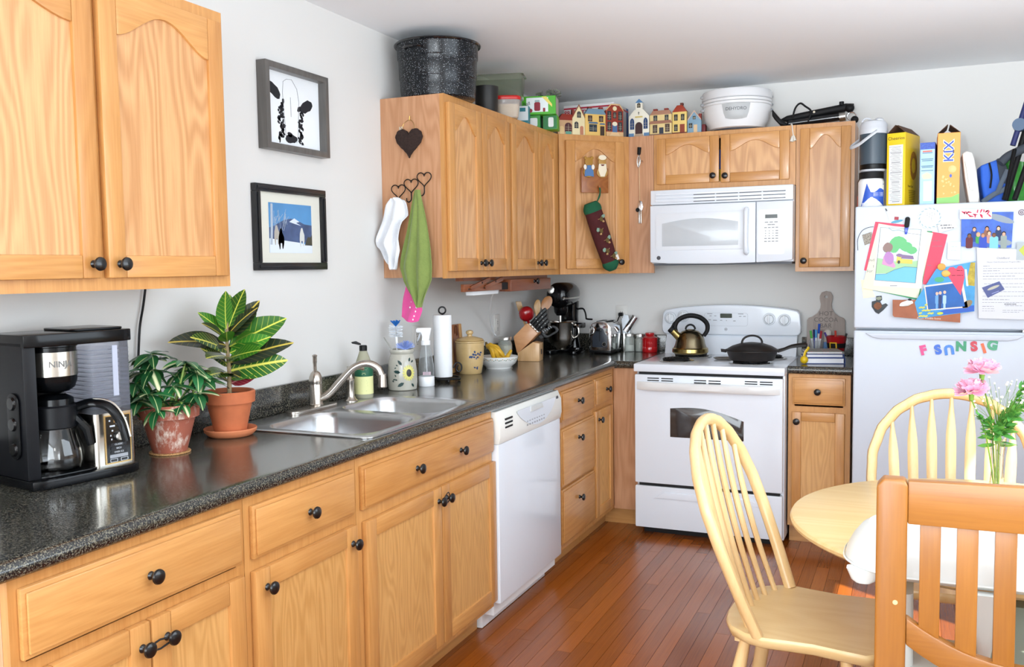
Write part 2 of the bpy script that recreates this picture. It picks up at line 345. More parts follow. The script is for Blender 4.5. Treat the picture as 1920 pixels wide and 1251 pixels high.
# ---- wall cupboards on the left wall
def wall_cab(name, y0, y1, label, doors):
    t = thing(name, label, 'cabinet', (.15, (y0 + y1) / 2, ZB), group='oak wall cabinets')
    carcass(t, .001, .286, y0, y1, ZB + .004, ZT, 'x'); part('top_panel', MB().box(.018, .285, y0 + .017, y1 - .017, ZT - .014, ZT - .001), OAK['y'], t)
    face_frame(t, YF(y0, ZB, .286), y1 - y0, ZT - ZB, [hole(.03, doors[0][1] - y0 - .012, .04, ZT - ZB - .04), hole(doors[1][0] - y0 + .012, y1 - y0 - .03, .04, ZT - ZB - .04)])
    for (a0, a1, kn) in doors: door(t, YF(a0, ZB + .030), a1 - a0, .702, OAK['y'], True, [(kn if kn > 0 else a1 - a0 + kn, .034)])
    return t
wall_cab('wall_cabinet', -4.42, -3.275, 'golden oak wall cabinet with two arched doors above the coffee maker', [(-4.40, -3.742, -.026), (-3.722, -3.296, .034)])
t = wall_cab('wall_cabinet', -1.945, -1.297, 'oak wall cabinet with two arched doors and towel hooks on its side', [(-1.932, -1.618, -.028), (-1.612, -1.308, .03)])
wall_cab('wall_cabinet', -1.295, -.612, 'oak wall cabinet with two arched doors beside the corner cabinet', [(-1.283, -.944, -.028), (-.938, -.672, .03)])
# ---- diagonal corner cupboard with its filler board
t = thing('corner_wall_cabinet', 'diagonal oak corner wall cabinet with one arched door and hanging bag holder', 'cabinet', (.25, -.25, ZB))
pen = [(.001, -.001), (.001, -.609), (.300, -.609), (.607, -.302), (.607, -.001)]
part('body', MB().poly(FX, pen[::-1], ZB + .002, ZT), OAK['z'], t)
dg = Fr((.305, -.61, ZB), (.7071, .7071, 0), (0, 0, 1)); DW_ = .4313
part('face_frame', MB().plate([(0, 0), (DW_, 0), (DW_, ZT - ZB), (0, ZT - ZB)], [hole(.04, DW_ - .04, .04, .72)], -.004, .008, dg), OAK['z'], t)
fd = dg.at(.035, .03, .008); dd = door(t, fd, DW_ - .075, .702, OAK['x'], True, [(DW_ - .075 - .028, .034)])
part('filler_board', MB().box(.612, .757, -.305, -.28, ZB, ZT), OAKS, t)
# ---- cupboard over the microwave, narrow cupboard right of it
t = thing('wall_cabinet', 'short oak wall cabinet with two wide arched doors above the microwave', 'cabinet', (1.14, -.15, 1.84), group='oak wall cabinets')
carcass(t, .759, 1.519, -.286, -.001, 1.84, ZT, 'y'); part('top_panel', MB().box(.776, 1.502, -.285, -.018, ZT - .014, ZT - .001), OAK['x'], t)
face_frame(t, XF(.759, 1.838, -.286), .76, ZT - 1.838, [hole(.04, .72, .04, .27)])
dr = door(t, XF(.779, 1.872), .343, .25, OAK['x'], True, [(.313, .034)], sw=.05); door(t, XF(1.131, 1.868), .358, .256, OAK['x'], True, [(.026, .034)], sw=.05)
t = thing('wall_cabinet', 'narrow oak wall cabinet with one tall arched door beside the refrigerator', 'cabinet', (1.665, -.15, ZB), group='oak wall cabinets')
carcass(t, 1.5215, 1.81, -.286, -.001, ZB + .004, ZT, 'y'); part('top_panel', MB().box(1.539, 1.792, -.285, -.018, ZT - .014, ZT - .001), OAK['x'], t)
face_frame(t, XF(1.5215, ZB, -.286), .2885, ZT - ZB, [hole(.03, .26, .04, .72)])
door(t, XF(1.542, ZB + .022), .25, .72, OAK['x'], True, [(.024, .034)], sw=.048)
# ---- base cupboards
TK = OAK['y']
def base_cab(name, y0, y1, label, kind='cabinet'):
    t = thing(name, label, kind, (.3, (y0 + y1) / 2, 0), group='oak base cabinets')
    carcass(t, .002, .59, y0, y1, .102, .874, 'x'); W_ = y1 - y0
    part('toe_kick', MB().box(.515, .535, y0, y1, .0005, .102), TK, t)
    return t, W_
t, W_ = base_cab('base_cabinet', -4.25, -3.617, 'oak base cabinet with wide drawer and two strapped doors under the coffee maker')
face_frame(t, YF(-4.25, .102, .591), W_, .772, [hole(.03, .30, .03, .55), hole(.335, W_ - .03, .03, .55), hole(.03, W_ - .03, .61, .73)])
drawer(t, YF(-4.232, .719, .61), .596, .135, OAK['y'], [(.301, .066)])
door(t, YF(-4.232, .128, .61), .294, .562, OAK['y'], False, [(.27, .51)]); door(t, YF(-3.934, .128, .61), .298, .562, OAK['y'], False, [(.042, .51)])
part('strap', MB().tube([(.644, -3.962, .642), (.646, -3.93, .648), (.644, -3.892, .640)], .0022).tube([(.644, -3.962, .632), (.646, -3.93, .628), (.644, -3.892, .632)], .0022), M('black_rubber', '#101012', .6), t)
t, W_ = base_cab('base_cabinet', -3.615, -3.127, 'narrow oak base cabinet with one drawer and one two-knob door left of the sink')
face_frame(t, YF(-3.615, .102, .591), W_, .772, [hole(.03, W_ - .03, .03, .55), hole(.03, W_ - .03, .61, .73)])
drawer(t, YF(-3.594, .716, .61), .445, .134, OAK['y'], [(.224, .064)])
door(t, YF(-3.597, .128, .61), .452, .558, OAK['y'], False, [(.042, .508), (.425, .508)])
t, W_ = base_cab('sink_cabinet', -3.125, -2.182, 'wide oak sink base cabinet with a false drawer front and two tied doors')
face_frame(t, YF(-3.125, .102, .591), W_, .772, [hole(.03, .48, .03, .55), hole(.52, W_ - .03, .03, .55), hole(.03, W_ - .03, .61, .73)])
drawer(t, YF(-3.106, .716, .61), .918, .132, OAK['y'], [(.314, .062), (.628, .062)], name='drawer_front')
door(t, YF(-3.098, .128, .61), .470, .552, OAK['y'], False, [(.448, .506)]); door(t, YF(-2.622, .128, .61), .44, .552, OAK['y'], False, [(.03, .506)])
part('tie', MB().tube(spline([(.642, -2.648, .636), (.648, -2.63, .655), (.65, -2.618, .66), (.642, -2.594, .636), (.648, -2.62, .626), (.644, -2.648, .632)], 4), .0017), MATS['black_rubber'], t)
t, W_ = base_cab('drawer_cabinet', -1.50, -.966, 'oak base cabinet with a stack of three drawers beside the dishwasher', 'cabinet')
face_frame(t, YF(-1.50, .102, .591), W_, .772, [hole(.05, W_ - .02, .03, .28), hole(.05, W_ - .02, .33, .57), hole(.05, W_ - .02, .62, .74)])
for z0, h_, kz in ((.132, .26, .18), (.405, .27, .2), (.708, .142, .075)): drawer(t, YF(-1.44, z0, .61), .462, h_, OAK['y'], [(.215, kz)])
t, W_ = base_cab('base_cabinet', -.964, -.03, 'narrow oak corner base cabinet with small drawer and one door')
face_frame(t, YF(-.964, .102, .591), .354, .772, [hole(.03, .30, .03, .55), hole(.03, .30, .61, .73)])
drawer(t, YF(-.955, .712, .61), .28, .14, OAK['y'], [(.172, .07)])
door(t, YF(-.955, .135, .61), .285, .552, OAK['y'], False, [(.04, .505)], sw=.05)
part('filler_board', MB().box(.612, .756, -.61, -.592, .102, .874), OAKS, t); part('toe_kick', MB().box(.536, .756, -.535, -.515, .0005, .102), OAK['x'], t)
t = thing('base_cabinet', 'narrow oak base cabinet with drawer and door between stove and refrigerator', 'cabinet', (1.675, -.3, 0), group='oak base cabinets')
carcass(t, 1.528, 1.822, -.59, -.002, .102, .874, 'y'); part('toe_kick', MB().box(1.528, 1.822, -.535, -.515, .0005, .102), OAK['x'], t)
face_frame(t, XF(1.528, .102, -.591), .294, .772, [hole(.03, .26, .03, .55), hole(.03, .26, .61, .73)])
drawer(t, XF(1.548, .722, -.61), .25, .136, OAK['x'], [(.122, .068)]); door(t, XF(1.547, .13, -.61), .25, .555, OAK['x'], False, [(.024, .508)], sw=.045)
# ---- worktops with rolled front edge and upstand
def nose(mb, p0, p1, out, mi=0):
    prof = [(0, 0), (.022, 0), (.03, .004), (.035, .012), (.036, .022), (.033, .031), (.026, .0365), (.016, .038), (0, .038)]
    p0 = Vector(p0); p1 = Vector(p1); o = Vector(out)
    mb.loft([[p + o * a + Vector((0, 0, b)) for a, b in prof] for p in (p0, p1)], mi)
wt = thing('worktop', 'long dark speckled laminate worktop along the left wall with rolled edge', 'countertop', (.3, -2.1, .876)); mb = MB()
mb.box(.001, .085, -4.285, -.001, .8762, .914).box(.085, .575, -4.285, -3.005, .8762, .914).box(.085, .575, -2.205, -.001, .8762, .914).box(.575, .6, -4.285, -.001, .8762, .914).box(.6, .754, -.6, -.001, .8762, .914)
part('slab', mb, LAM, wt)
mb = MB(); nose(mb, (.6, -4.285, .8762), (.6, -.60, .8762), (1, 0, 0)); nose(mb, (.6, -.6, .8762), (.754, -.6, .8762), (0, -1, 0)); mb.box(.6, .6359, -.6359, -.6, .8762, .9141); part('rolled_edge', mb, LAM, wt)
part('backsplash', MB().box(.0005, .02, -4.285, -.02, .9142, 1.014).box(.0005, .754, -.02, -.0005, .9142, 1.014), LAM, wt, bev=.004)
wt = thing('worktop', 'short dark speckled laminate worktop between stove and refrigerator', 'countertop', (1.67, -.3, .876))
part('slab', MB().box(1.527, 1.828, -.6, -.001, .8762, .914), LAM, wt); mb = MB(); nose(mb, (1.527, -.6, .8762), (1.828, -.6, .8762), (0, -1, 0)); part('rolled_edge', mb, LAM, wt)
part('backsplash', MB().box(1.527, 1.828, -.02, -.0005, .9142, 1.014), LAM, wt, bev=.004)
# ================================================================== appliances
GREYT = M('grey_print', '#8d9096', .5); DGREY = M('dark_grey_print', '#4a4c52', .5); SHADOWGAP = M('dark_gap', '#08090c', .6)
OFFW = M('warm_white_plastic', '#e3e3dd', .3)
# ---- dishwasher
t = thing('dishwasher', 'white dishwasher built in between sink cabinet and drawers', 'dishwasher', (.3, -1.84, 0)); y0, y1 = -2.178, -1.502; W_ = y1 - y0
part('body', MB().box(.03, .606, y0 + .004, y1 - .004, .06, .872), WHITEP, t)
part('door', MB().box(.607, .638, y0, y1, .112, .742), WHITE, t, bev=.005)
part('kick_plate', MB().box(.53, .555, y0 + .002, y1 - .002, .002, .105), WHITEP, t, bev=.002)
f = YF(y0, .742, .607)
cp = part('control_panel', MB().loft([[f.P(a, b, c) for a, b, c in ((x_, 0, 0), (x_, 0, .033), (x_, .03, .040), (x_, .09, .038), (x_, .127, .022), (x_, .127, 0))] for x_ in (0, W_)]), OFFW, t, bev=.004)
f = YF(y0, .742, .6475)
lens = [(.17 + .42 * k/20, .098 - .088 * sin(pi * k/20) ** .7 * (.75 + .25 * k/20)) for k in range(21)]
part('button_panel', MB().poly(f, [(.59, .108), (.17, .108)] + lens, -.0, .0015), WHITE, cp)
part('latch', MB().poly(f, [(.30, .085), (.44, .085), (.42, .107), (.30, .107)], .0015, .006), M('latch_grey', '#c9cbc9', .4), cp, bev=.001)
mb = MB()
for k in range(8): mb.poly(f, rect(.012, .006, .27 + .026 * k, .035), .0015, .002); mb.poly(f, rect(.012, .004, .27 + .026 * k, .05), .0015, .002)
part('buttons', mb, GREYT, cp)
for k in range(3): part('vent_slot', MB().poly(f, rect(.07, .007, .085, .06 + k * .016), -.003, .0006), SHADOWGAP, cp)
part('emblem', MB().lathe([(0, 0), (.013, 0), (.013, .0015), (0, .0015)], fr=f.at(W_ - .045, .095, -.006), n=18), DGREY, cp)
# ---- stove
t = thing('stove', 'white electric range with coil burners, arched control panel and oven window', 'stove', (1.14, -.38, 0)); X0, X1 = .760, 1.521
part('body', MB().box(X0 + .002, X1 - .002, -.672, -.03, .035, .872), WHITE, t, bev=.003)
part('foot', MB().box(X0 + .03, X1 - .03, -.64, -.1, .0005, .035), SHADOWGAP, t)
ct = part('cooktop', MB().box(X0 - .003, X1 + .003, -.725, -.04, .872, .9135), WHITE, t, bev=.007)
part("gap", MB().box(X0 + .02, X1 - .012, -.70, -.672, .85, .873), SHADOWGAP, t)
f = XF(X0, .283, -.672); dw = X1 - X0 - .008
od = part('oven_door', MB().poly(f, rr(dw, .574, .006, cx=dw/2 + .001, cy=.287), .001, .042), WHITE, t, bev=.004)
win = [(.19, .252), (.565, .252), (.565, .352)] + [(.565 - .375 * k/12, .352 + .05 * (k/12) + .028 * sin(pi*k/12)) for k in range(13)]
part('oven_window', MB().poly(f, win, .0421, .0436), M('oven_glass', '#3a3533', .12, coat=.5, var=.3, vscale=8), od, bev=.0006)
hb = part('door_handle', MB().loft([[f.P(a, .517 + (.028 * sin(pi * k/14) if 0 < k < 14 else 0) * -0 + dz, .0425 + (.04 * sin(pi * min(1, max(0, (a - .012) / (dw - .024))))**.3) * fo) for dz, fo in ((-.022, 0), (-.022, .8), (-.012, 1), (.012, 1), (.02, .8), (.02, 0))] for k in range(15) for a in [.012 + (dw - .024) * k/14]]), M('handle_ivory', '#e2e3e2', .3, coat=.3), od)
for g in range(3):
    for r_ in range(2):
        for s_ in range(2): part('vent_slot', MB().poly(f, rect(.062, .0055, [.10, .345, .60][g] + .074 * s_, .556 - .012 * r_ - .004 * (g == 1)), .0415, .0426), SHADOWGAP, od)
f = XF(X0, .035, -.672)
part('storage_drawer', MB().poly(f, rr(dw, .222, .006, cx=dw/2 + .001, cy=.12), .001, .04).poly(f, [(.10, .17), (.66, .17), (.60, .205), (.16, .205)], .04, .046), WHITE, t, bev=.004)
part('gap', MB().box(X0 + .02, X1 - .02, -.70, -.673, .258, .281), SHADOWGAP, t)
# sloped lower back panel and arched console
part('back_panel', MB().loft([[(x_, -.125, .913), (x_, -.03, .913), (x_, -.03, 1.03), (x_, -.075, 1.03)] for x_ in (X0 + .012, X1 - .012)]), WHITE, t, bev=.003)
f = XF(X0 - .012, 1.025, -.075); cw = X1 - X0 + .022
arch = [(cw * k/20, .138 + .034 * sin(pi * k/20) ** .8) for k in range(1, 20)]
out_ = [(.03, 0), (cw - .03, 0), (cw - .012, .004), (cw - .002, .02), (cw, .05), (cw - .006, .12), (cw - .02, .14)] + [p_ for p_ in arch[::-1] if .04 < p_[0] < cw - .04] + [(.02, .14), (.006, .12), (0, .05), (.002, .02), (.012, .004)]
con = part('console', MB().poly(f, out_, -.042, .022), WHITE, t, bev=.008, seg=3)
f = Fr(f.P(0, 0, .0222), (1, 0, 0), (0, 0, 1))
for a, b in ((.052, .095), (.128, .105), (.612, .092), (.694, .088)):
    kb = part('burner_knob', MB().lathe([(0, 0), (.0305, 0), (.030, .003), (.026, .004), (.024, .014), (.022, .016), (0, .016)], fr=f.at(a, b), n=28), M('knob_white', '#e2e7ec', .25), con)
    part('grip', MB().poly(f.at(a, b), rr(.011, .05, .005), .015, .026), MATS['knob_white'], kb, bev=.002)
    part('dial_marks', MB().plate(ell(.0345, n=32), [ell(.0325, n=32)], .0002, .0008, f.at(a, b)), M('pale_grey', '#a9b0b8', .5), con)
part('key_panel', MB().plate(rr(.245, .075, .014, cx=.372, cy=.088), [rr(.243, .073, .0135, cx=.372, cy=.088)], .0002, .0009, f), MATS['pale_grey'], con)
dsp = part('display', MB().poly(f, rr(.066, .025, .003, cx=.373, cy=.109), .0002, .001), M('display_green', '#12260f', .15), con)
mb = MB(); rn = random.Random(5)
for a, b, w_ in ((.28, .12, .03), (.285, .108, .012), (.312, .108, .012), (.28, .085, .014), (.31, .083, .022), (.345, .083, .012), (.375, .082, .005), (.42, .08, .014), (.455, .12, .03), (.452, .106, .014), (.476, .106, .014)): mb.poly(f, rect(w_, .0035, a, b), .0002, .0008)
part('key_print', mb, GREYT, con)
part('emblem', MB().plate(ell(.0085, n=20), [ell(.0065, n=20)], .0002, .0012, f.at(.372, .032)).poly(f.at(.372, .032), ell(.004, n=12), .0002, .001), GREYT, con)
part('indicator_light', MB().lathe([(0, 0), (.0035, 0), (.003, .002), (0, .0025)], fr=f.at(.20, .097), n=10), M('red_lens', '#5a1418', .3), con)
COIL = M('burner_coil', '#151313', .5, metal=.5); PAN = M('drip_pan', '#c9c6c0', .25, metal=.8)
for cx, cy, r_ in ((.945, -.545, .074), (.962, -.262, .094), (1.335, -.545, .094), (1.385, -.262, .074)):
    b_ = part('burner', MB().lathe([(r_ * .5, .9137), (r_ + .006, .9137), (r_ + .017, .915), (r_ + .019, .918), (r_ + .016, .9195), (r_ + .004, .9165), (r_ * .5, .9145)], (cx, cy, 0), 40), PAN, ct)
    pts = [(cx + (r_ * (.22 + .78 * k/90)) * cos(2*pi*k/24), cy + (r_ * (.22 + .78 * k/90)) * sin(2*pi*k/24), .9265) for k in range(91)]
    part('coil', MB().tube(pts, .0052, 6).box(cx - r_, cx + r_, cy - .003, cy + .003, .9155, .921), COIL, b_)
# ---- microwave over the stove
t = thing('microwave', 'white over-the-range microwave oven with vertical handle and keypad', 'microwave', (1.14, -.2, 1.43))
part('body', MB().box(.762, 1.518, -.362, -.002, 1.436, 1.835), WHITE, t, bev=.003)
f = XF(.762, 1.43, -.362)
gr = part('vent_grille', MB().poly(f, [(0, .326), (.756, .326), (.756, .405), (0, .405)], 0, .03), WHITE, t, bev=.005)
for r_ in range(3):
    part('louvre', MB().poly(f, rr(.685, .013, .004, cx=.37, cy=.346 + .018 * r_), .03, .036), WHITE, gr, bev=.002)
    if r_ < 3:
        for k in range(4): part('vent_slot', MB().poly(f, rect(.115, .005, .295 + .122 * k, .338 + .018 * r_), .0301, .0308), M('slot_grey', '#70747a', .6), gr)
dr = part('door', MB().poly(f, [(0, .012), (.10, .004), (.36, 0), (.568, .004), (.568, .322), (0, .322)], 0, .04), WHITE, t, bev=.006)
arcw = lambda a0, a1, b0, b1, rise: [(a0, b0), (a1, b0), (a1, b1)] + [(a1 + (a0 - a1) * k/12, b1 + rise * sin(pi*k/12)) for k in range(1, 12)] + [(a0, b1)]
part('window_surround', MB().poly(f, rr(.49, .205, .02, cx=.275, cy=.178), .0402, .0425), M('window_white', '#dfe4ea', .3), dr, bev=.001)
part('window', MB().poly(f, arcw(.068, .478, .098, .222, .024), .0426, .0438), M('frosted_window', '#c2c8cd', .25, coat=.4, var=.06, vscale=5), dr, bev=.0008)
part('handle', MB().tube(spline([f.P(.522, .055, .045), f.P(.522, .07, .066), f.P(.522, .17, .072), f.P(.522, .27, .066), f.P(.522, .285, .045)], 5), .0125, 12), WHITE, dr)
part('emblem', MB().lathe([(0, 0), (.011, 0), (.011, .0015), (.008, .002), (0, .002)], fr=f.at(.048, .036, .0402), n=20), DGREY, dr)
kp = part('control_panel', MB().poly(f, [(.571, .004), (.70, .008), (.756, .016), (.756, .322), (.571, .322)], 0, .04), WHITE, t, bev=.006)
part('keypad', MB().poly(f, rr(.135, .235, .012, cx=.648, cy=.162), .0402, .0412), M('keypad_white', '#e6e9e6', .35), kp)
part('display', MB().poly(f, rect(.062, .019, .648, .243), .0413, .0422), M('display_dark', '#15190c', .15), kp)
mb = MB()
for j, (n_, w_, b) in enumerate(((3, .017, .213), (2, .017, .2), (4, .013, .185), (4, .004, .168), (4, .004, .155), (4, .004, .142), (4, .012, .128), (4, .013, .113))):
    for k in range(n_): mb.poly(f, rect(w_ if k < 3 or n_ < 4 else .013, .0042, .648 + (k - (n_ - 1)/2) * (.024 if n_ == 3 else .019), b), .0413, .0419)
part('key_print', mb, GREYT, kp)
part('underside', MB().box(.77, 1.51, -.355, -.01, 1.424, 1.436), M('underside_grey', '#5c6066', .5), t)
# ---- refrigerator
FRW = M('refrigerator_white', '#c8d0db', .36, coat=.0, bump=.04, bscale=500)
t = thing('refrigerator', 'white top-freezer refrigerator covered in papers, photos and magnets', 'refrigerator', (2.22, -.4, 0)); FX0, FX1, FY = 1.842, 2.600, -.78
part('body', MB().box(FX0 + .004, FX1 - .004, -.70, -.03, .03, 1.682), FRW, t, bev=.004); part('foot', MB().box(FX0 + .03, FX1 - .03, -.68, -.1, .0005, .03), SHADOWGAP, t)
part('freezer_door', MB().box(FX0, FX1, FY, -.703, 1.119, 1.685), FRW, t, bev=.009, seg=3)
ld = part('door', MB().box(FX0, FX1, FY, -.703, .05, 1.108), FRW, t, bev=.009, seg=3)
f = XF(FX0, 1.108, FY)
part('handle', MB().poly(f, [(.05, -.010), (.085, -.031), (.12, -.037), (.64, -.037), (.675, -.031), (.71, -.010)], .0002, .014), FRW, ld, bev=.006)
part('hinge', MB().box(FX1 - .06, FX1 - .01, FY + .01, -.68, 1.109, 1.118), STEEL, t)
f = Fr((2.523, FY, 1.634), (1, 0, 0), (0, 0, 1))
e_ = part('emblem', MB().lathe([(0, 0), (.0135, 0), (.0135, .002), (0, .0022)], fr=f, n=24), M('emblem_maroon', '#6a5560', .35), t)
part('emblem_mark', MB().plate(ell(.009, n=20), [ell(.0072, n=20)], .0021, .003, f).poly(f, rect(.0015, .008, .0005, 0), .0021, .003), M('silver_print', '#d5d5da', .3), e_)
# ---- sink, tap, dispenser
SINK = M('sink_steel', '#c4c6c8', .26, metal=1., var=.05, vscale=40)
t = thing('kitchen_sink', 'stainless steel double-basin drop-in sink in the worktop', 'sink', (.33, -2.61, .74))
bas = [(.362, -2.82, .405, .345), (.362, -2.405, .405, .335)]
part('rim', MB().plate(rr(.555, .845, .03, cx=.3275, cy=-2.6125), [rr(w_, h_, .075, cx=cx, cy=cy) for cx, cy, w_, h_ in bas], .9143, .9185), SINK, t, bev=.0012)
for cx, cy, w_, h_ in bas:
    rings = [[(a, b, z) for a, b in rr(w_ - 2*d, h_ - 2*d, max(.075 - d * .4, .02), cx=cx, cy=cy)] for d, z in ((0, .918), (.003, .912), (.008, .90), (.018, .80), (.03, .766), (.055, .752), (.12, .748))]
    b_ = part('basin', MB().loft(rings, caps=False)._a([p_ for p_ in rings[-1]], [tuple(range(len(rings[-1])))], 0), SINK, t)
    part('drain', MB().lathe([(0, 0), (.02, 0), (.024, .001), (.042, .003), (.043, .0045), (.04, .005), (.026, .002), (0, .002)], (cx - .02, cy, .7485), 24), CHROME, b_)
t = thing('kitchen_tap', 'brushed nickel kitchen tap with curved spout and lever behind the sink', 'faucet', (.10, -2.6, .919)); NI = M('brushed_nickel', '#b8b0a6', .27, metal=1.)
part('base_plate', MB().poly(Fr((.105, -2.63, .9188), (0, -1, 0), (1, 0, 0)), rr(.27, .056, .028, 8), 0, .012), NI, t, bev=.003)
part('body', MB().lathe([(.026, .93), (.0265, .936), (.0235, .94), (.0235, 1.006), (.0225, 1.01), (.0235, 1.014), (.0245, 1.022), (.023, 1.036), (.017, 1.05), (.009, 1.058), (0, 1.06)], (.098, -2.595, 0), 28), NI, t)
part('lever', MB().tube(spline([(.098, -2.595, 1.045), (.100, -2.60, 1.075), (.104, -2.605, 1.105), (.106, -2.608, 1.118)], 4), [.0065] * 6 + [.008] * 4 + [.0095] * 2 + [.006]), NI, t)
part('spout', MB().tube(spline([(.115, -2.59, .958), (.145, -2.578, .975), (.185, -2.56, 1.022), (.228, -2.541, 1.068), (.272, -2.522, 1.083), (.308, -2.507, 1.066), (.322, -2.501, 1.03)], 6), .0135, 14), NI, t)
part('spray_head', MB().lathe([(0, 0), (.0135, 0), (.0165, .004), (.0155, .03), (.0145, .05), (0, .05)], (.3235, -2.5005, .993), 20), NI, t)
t = thing('soap_dispenser', 'brushed nickel soap dispenser pump behind the sink', 'soap dispenser', (.115, -2.395, .919))
part('post', MB().lathe([(0, .9188), (.027, .9188), (.027, .923), (.018, .93), (.015, .94), (.0135, .99), (.0155, .995), (.0155, 1.004), (.012, 1.008), (.0085, 1.02), (.0085, 1.038), (0, 1.04)], (.115, -2.395, 0), 24), NI, t)
part('nozzle', MB().lathe([(0, 1.033), (.013, 1.034), (.0135, 1.044), (.0125, 1.054), (0, 1.056)], (.115, -2.395, 0), 20).tube([(.115, -2.395, 1.046), (.15, -2.385, 1.047), (.168, -2.38, 1.043)], .006, 8), NI, t)
# ================================================================== things on the worktops
class Cyl:
    """drawing frame wrapped round a vertical body of revolution"""
    def __init__(s, c, R_, th): s.c = Vector(c); s.R = R_ if callable(R_) else (lambda b: R_); s.th = th
    def P(s, a, b, c=0.):
        r0 = s.R(b); q = s.th + a / max(s.R(.0) if False else r0, .005); return s.c + Vector(((r0 + c) * cos(q), (r0 + c) * sin(q), b))
    def at(s, a, b, c=0., rot=0.):
        p = s
        class Q:
            def P(q, x, y, h=0.): return p.P(a + x * cos(rot) - y * sin(rot), b + x * sin(rot) + y * cos(rot), c + h)
        return Q()
def patch(mb, fr, pts, h=.0006, rings=3, mi=0):
    """a filled outline draped on a curved frame"""
    cx = sum(p_[0] for p_ in pts) / len(pts); cy = sum(p_[1] for p_ in pts) / len(pts)
    rs = [[fr.P(cx + (a - cx) * s_, cy + (b - cy) * s_, h) for a, b in pts] for s_ in [1 - k / rings for k in range(rings)]]
    mb.loft(rs, mi, caps=False); last = rs[-1]; k = len(mb.v); mb.v.append(Vector(fr.P(cx, cy, h))); b0 = k - len(last)
    for i in range(len(last)): mb.f.append((b0 + i, b0 + (i + 1) % len(last), k)); mb.m.append(mi)
    return mb
def toward_cam(x, y): return math.atan2(-5.3627 - y, 2.0999 - x)
ZC = .9145
# ---- coffee maker (local frame: x across the front, -y outwards)
t = thing('coffee_maker', 'black and steel drip coffee maker with glass carafe and water reservoir', 'coffee maker', (.212, -3.871, ZC), radians(79.2), world=False)
DK = M('coffee_black', '#07080a', .2, spec=.3); DKM = M('coffee_matte', '#0b0c10', .4, spec=.3); BST = M('coffee_steel', '#c4bfb5', .2, metal=1.)
bs = [(0, .185), (0, .0), (.03, -.012), (.16, -.012), (.247, -.012), (.277, .0), (.277, .185)]
part('base', MB().poly(FX, bs, 0, .022).poly(FX, rr(.16, .14, .03, cx=.1, cy=.075), .022, .028), DK, t, bev=.004)
sp = part('side_panel', MB().poly(FX, [(.0, .18), (.0, .02), (.028, .012), (.028, .18)], .022, .352), DKM, t, bev=.004)
f = Fr((0, 0, 0), (0, -1, 0), (0, 0, 1)); f = Fr((-.0005, .0, 0), (0, -1, 0), (0, 0, 1))
sc_ = part('scoop', MB().poly(f.at(-.065, .15), rr(.05, .16, .024), -.0, .006), BLACK, sp, bev=.003)
for b in (.095, .155, .205): part('scoop_bowl', MB().lathe([(0, .012), (.014, .011), (.017, .006), (.018, 0)], fr=f.at(-.065, b), n=18), M('gloss_black', '#0a0a0c', .15), sc_)
part('back_wall', MB().box(.028, .165, .15, .183, .022, .34), DK, t)
part('top_cap', MB().poly(FX, [(0, .183), (0, .012), (.035, .0), (.16, .0), (.245, .0), (.277, .012), (.277, .183)], .338, .368).poly(FX, rr(.14, .15, .02, cx=.2, cy=.1), .368, .374), DK, t, bev=.006)
part('brew_basket', MB().lathe([(0, .223), (.04, .223), (.052, .232), (.058, .25), (.0585, .332), (.062, .334), (.062, .338), (0, .338)], (.098, .075, 0), 36), DK, t)
bb = part('steel_band', MB().lathe([(.0588, .262), (.0602, .2625), (.0602, .3215), (.0588, .322)], (.098, .075, 0), 48), BST, t)
text('NINJA', .021, M('etched_steel', '#6f6e6c', .5), bb, Cyl((.098, .075, .292), .0604, radians(-97)), .0006, bold=.0003, wrap=True)
part('carafe', MB().lathe([(.0, .03), (.052, .03), (.062, .035), (.066, .052), (.064, .075), (.056, .105), (.046, .14), (.043, .148), (.041, .148), (.044, .14), (.054, .105), (.062, .075), (.064, .052), (.060, .038), (.05, .0335), (0, .0335)], (.098, .072, 0), 40), GLASS, t)
part('carafe_collar', MB().lathe([(.0475, .132), (.054, .136), (.054, .186), (.050, .19), (.047, .19), (.0455, .137)], (.098, .072, 0), 36), DKM, t)
part('carafe_lid', MB().lathe([(0, .216), (.028, .216), (.034, .212), (.046, .205), (.047, .19), (0, .19)], (.098, .072, 0), 30), DK, t)
hp = spline([(.135, .045, .178), (.160, .01, .19), (.186, -.022, .178), (.203, -.042, .14), (.212, -.05, .092)], 5)
hd = part('carafe_handle', MB().tube(hp, [.014] * 6 + [.0125] * 10 + [.011] * 5, 10, flat=.7).tube([(.132, .04, .155), (.150, .018, .125), (.155, .012, .085)], [.012, .011, .009], 8), DK, t)
part('handle_strip', MB().tube([Vector(p_) + Vector((.008, -.006, .010)) for p_ in hp[4:]], .0022, 6), BST, hd)
rs = part('reservoir', MB().poly(FX, rr(.108, .15, .016, cx=.221, cy=.088), .158, .338), M('reservoir_smoke', '#dfe2ee', .06, trans=.9, ior=1.12), t)
for k in range(14): part('rib', MB().poly(FX, rr(.1095, .1515, .0165, cx=.221, cy=.088), .172 + .0112 * k, .1745 + .0112 * k), MATS['reservoir_smoke'], rs)
part('strip', MB().box(.222, .236, .010, .0125, .20, .328), M('pale_strip', '#a4a8b8', .3), rs)
tw = part('tower', MB().poly(FX, rr(.112, .165, .014, cx=.221, cy=.092), .022, .158), BST, t)
f = Fr((.192, .0093, .03), (1, 0, 0), (0, 0, 1))
cpn = part('control_panel', MB().poly(f, rect(.068, .12, .034, .06), 0, .002), M('panel_black', '#08090c', .12), tw)
part('panel_trim', MB().plate(rect(.072, .125, .034, .06), [rect(.066, .118, .034, .06)], .0005, .0028, f), M('brass_trim', '#b79a68', .25, metal=1.), cpn)
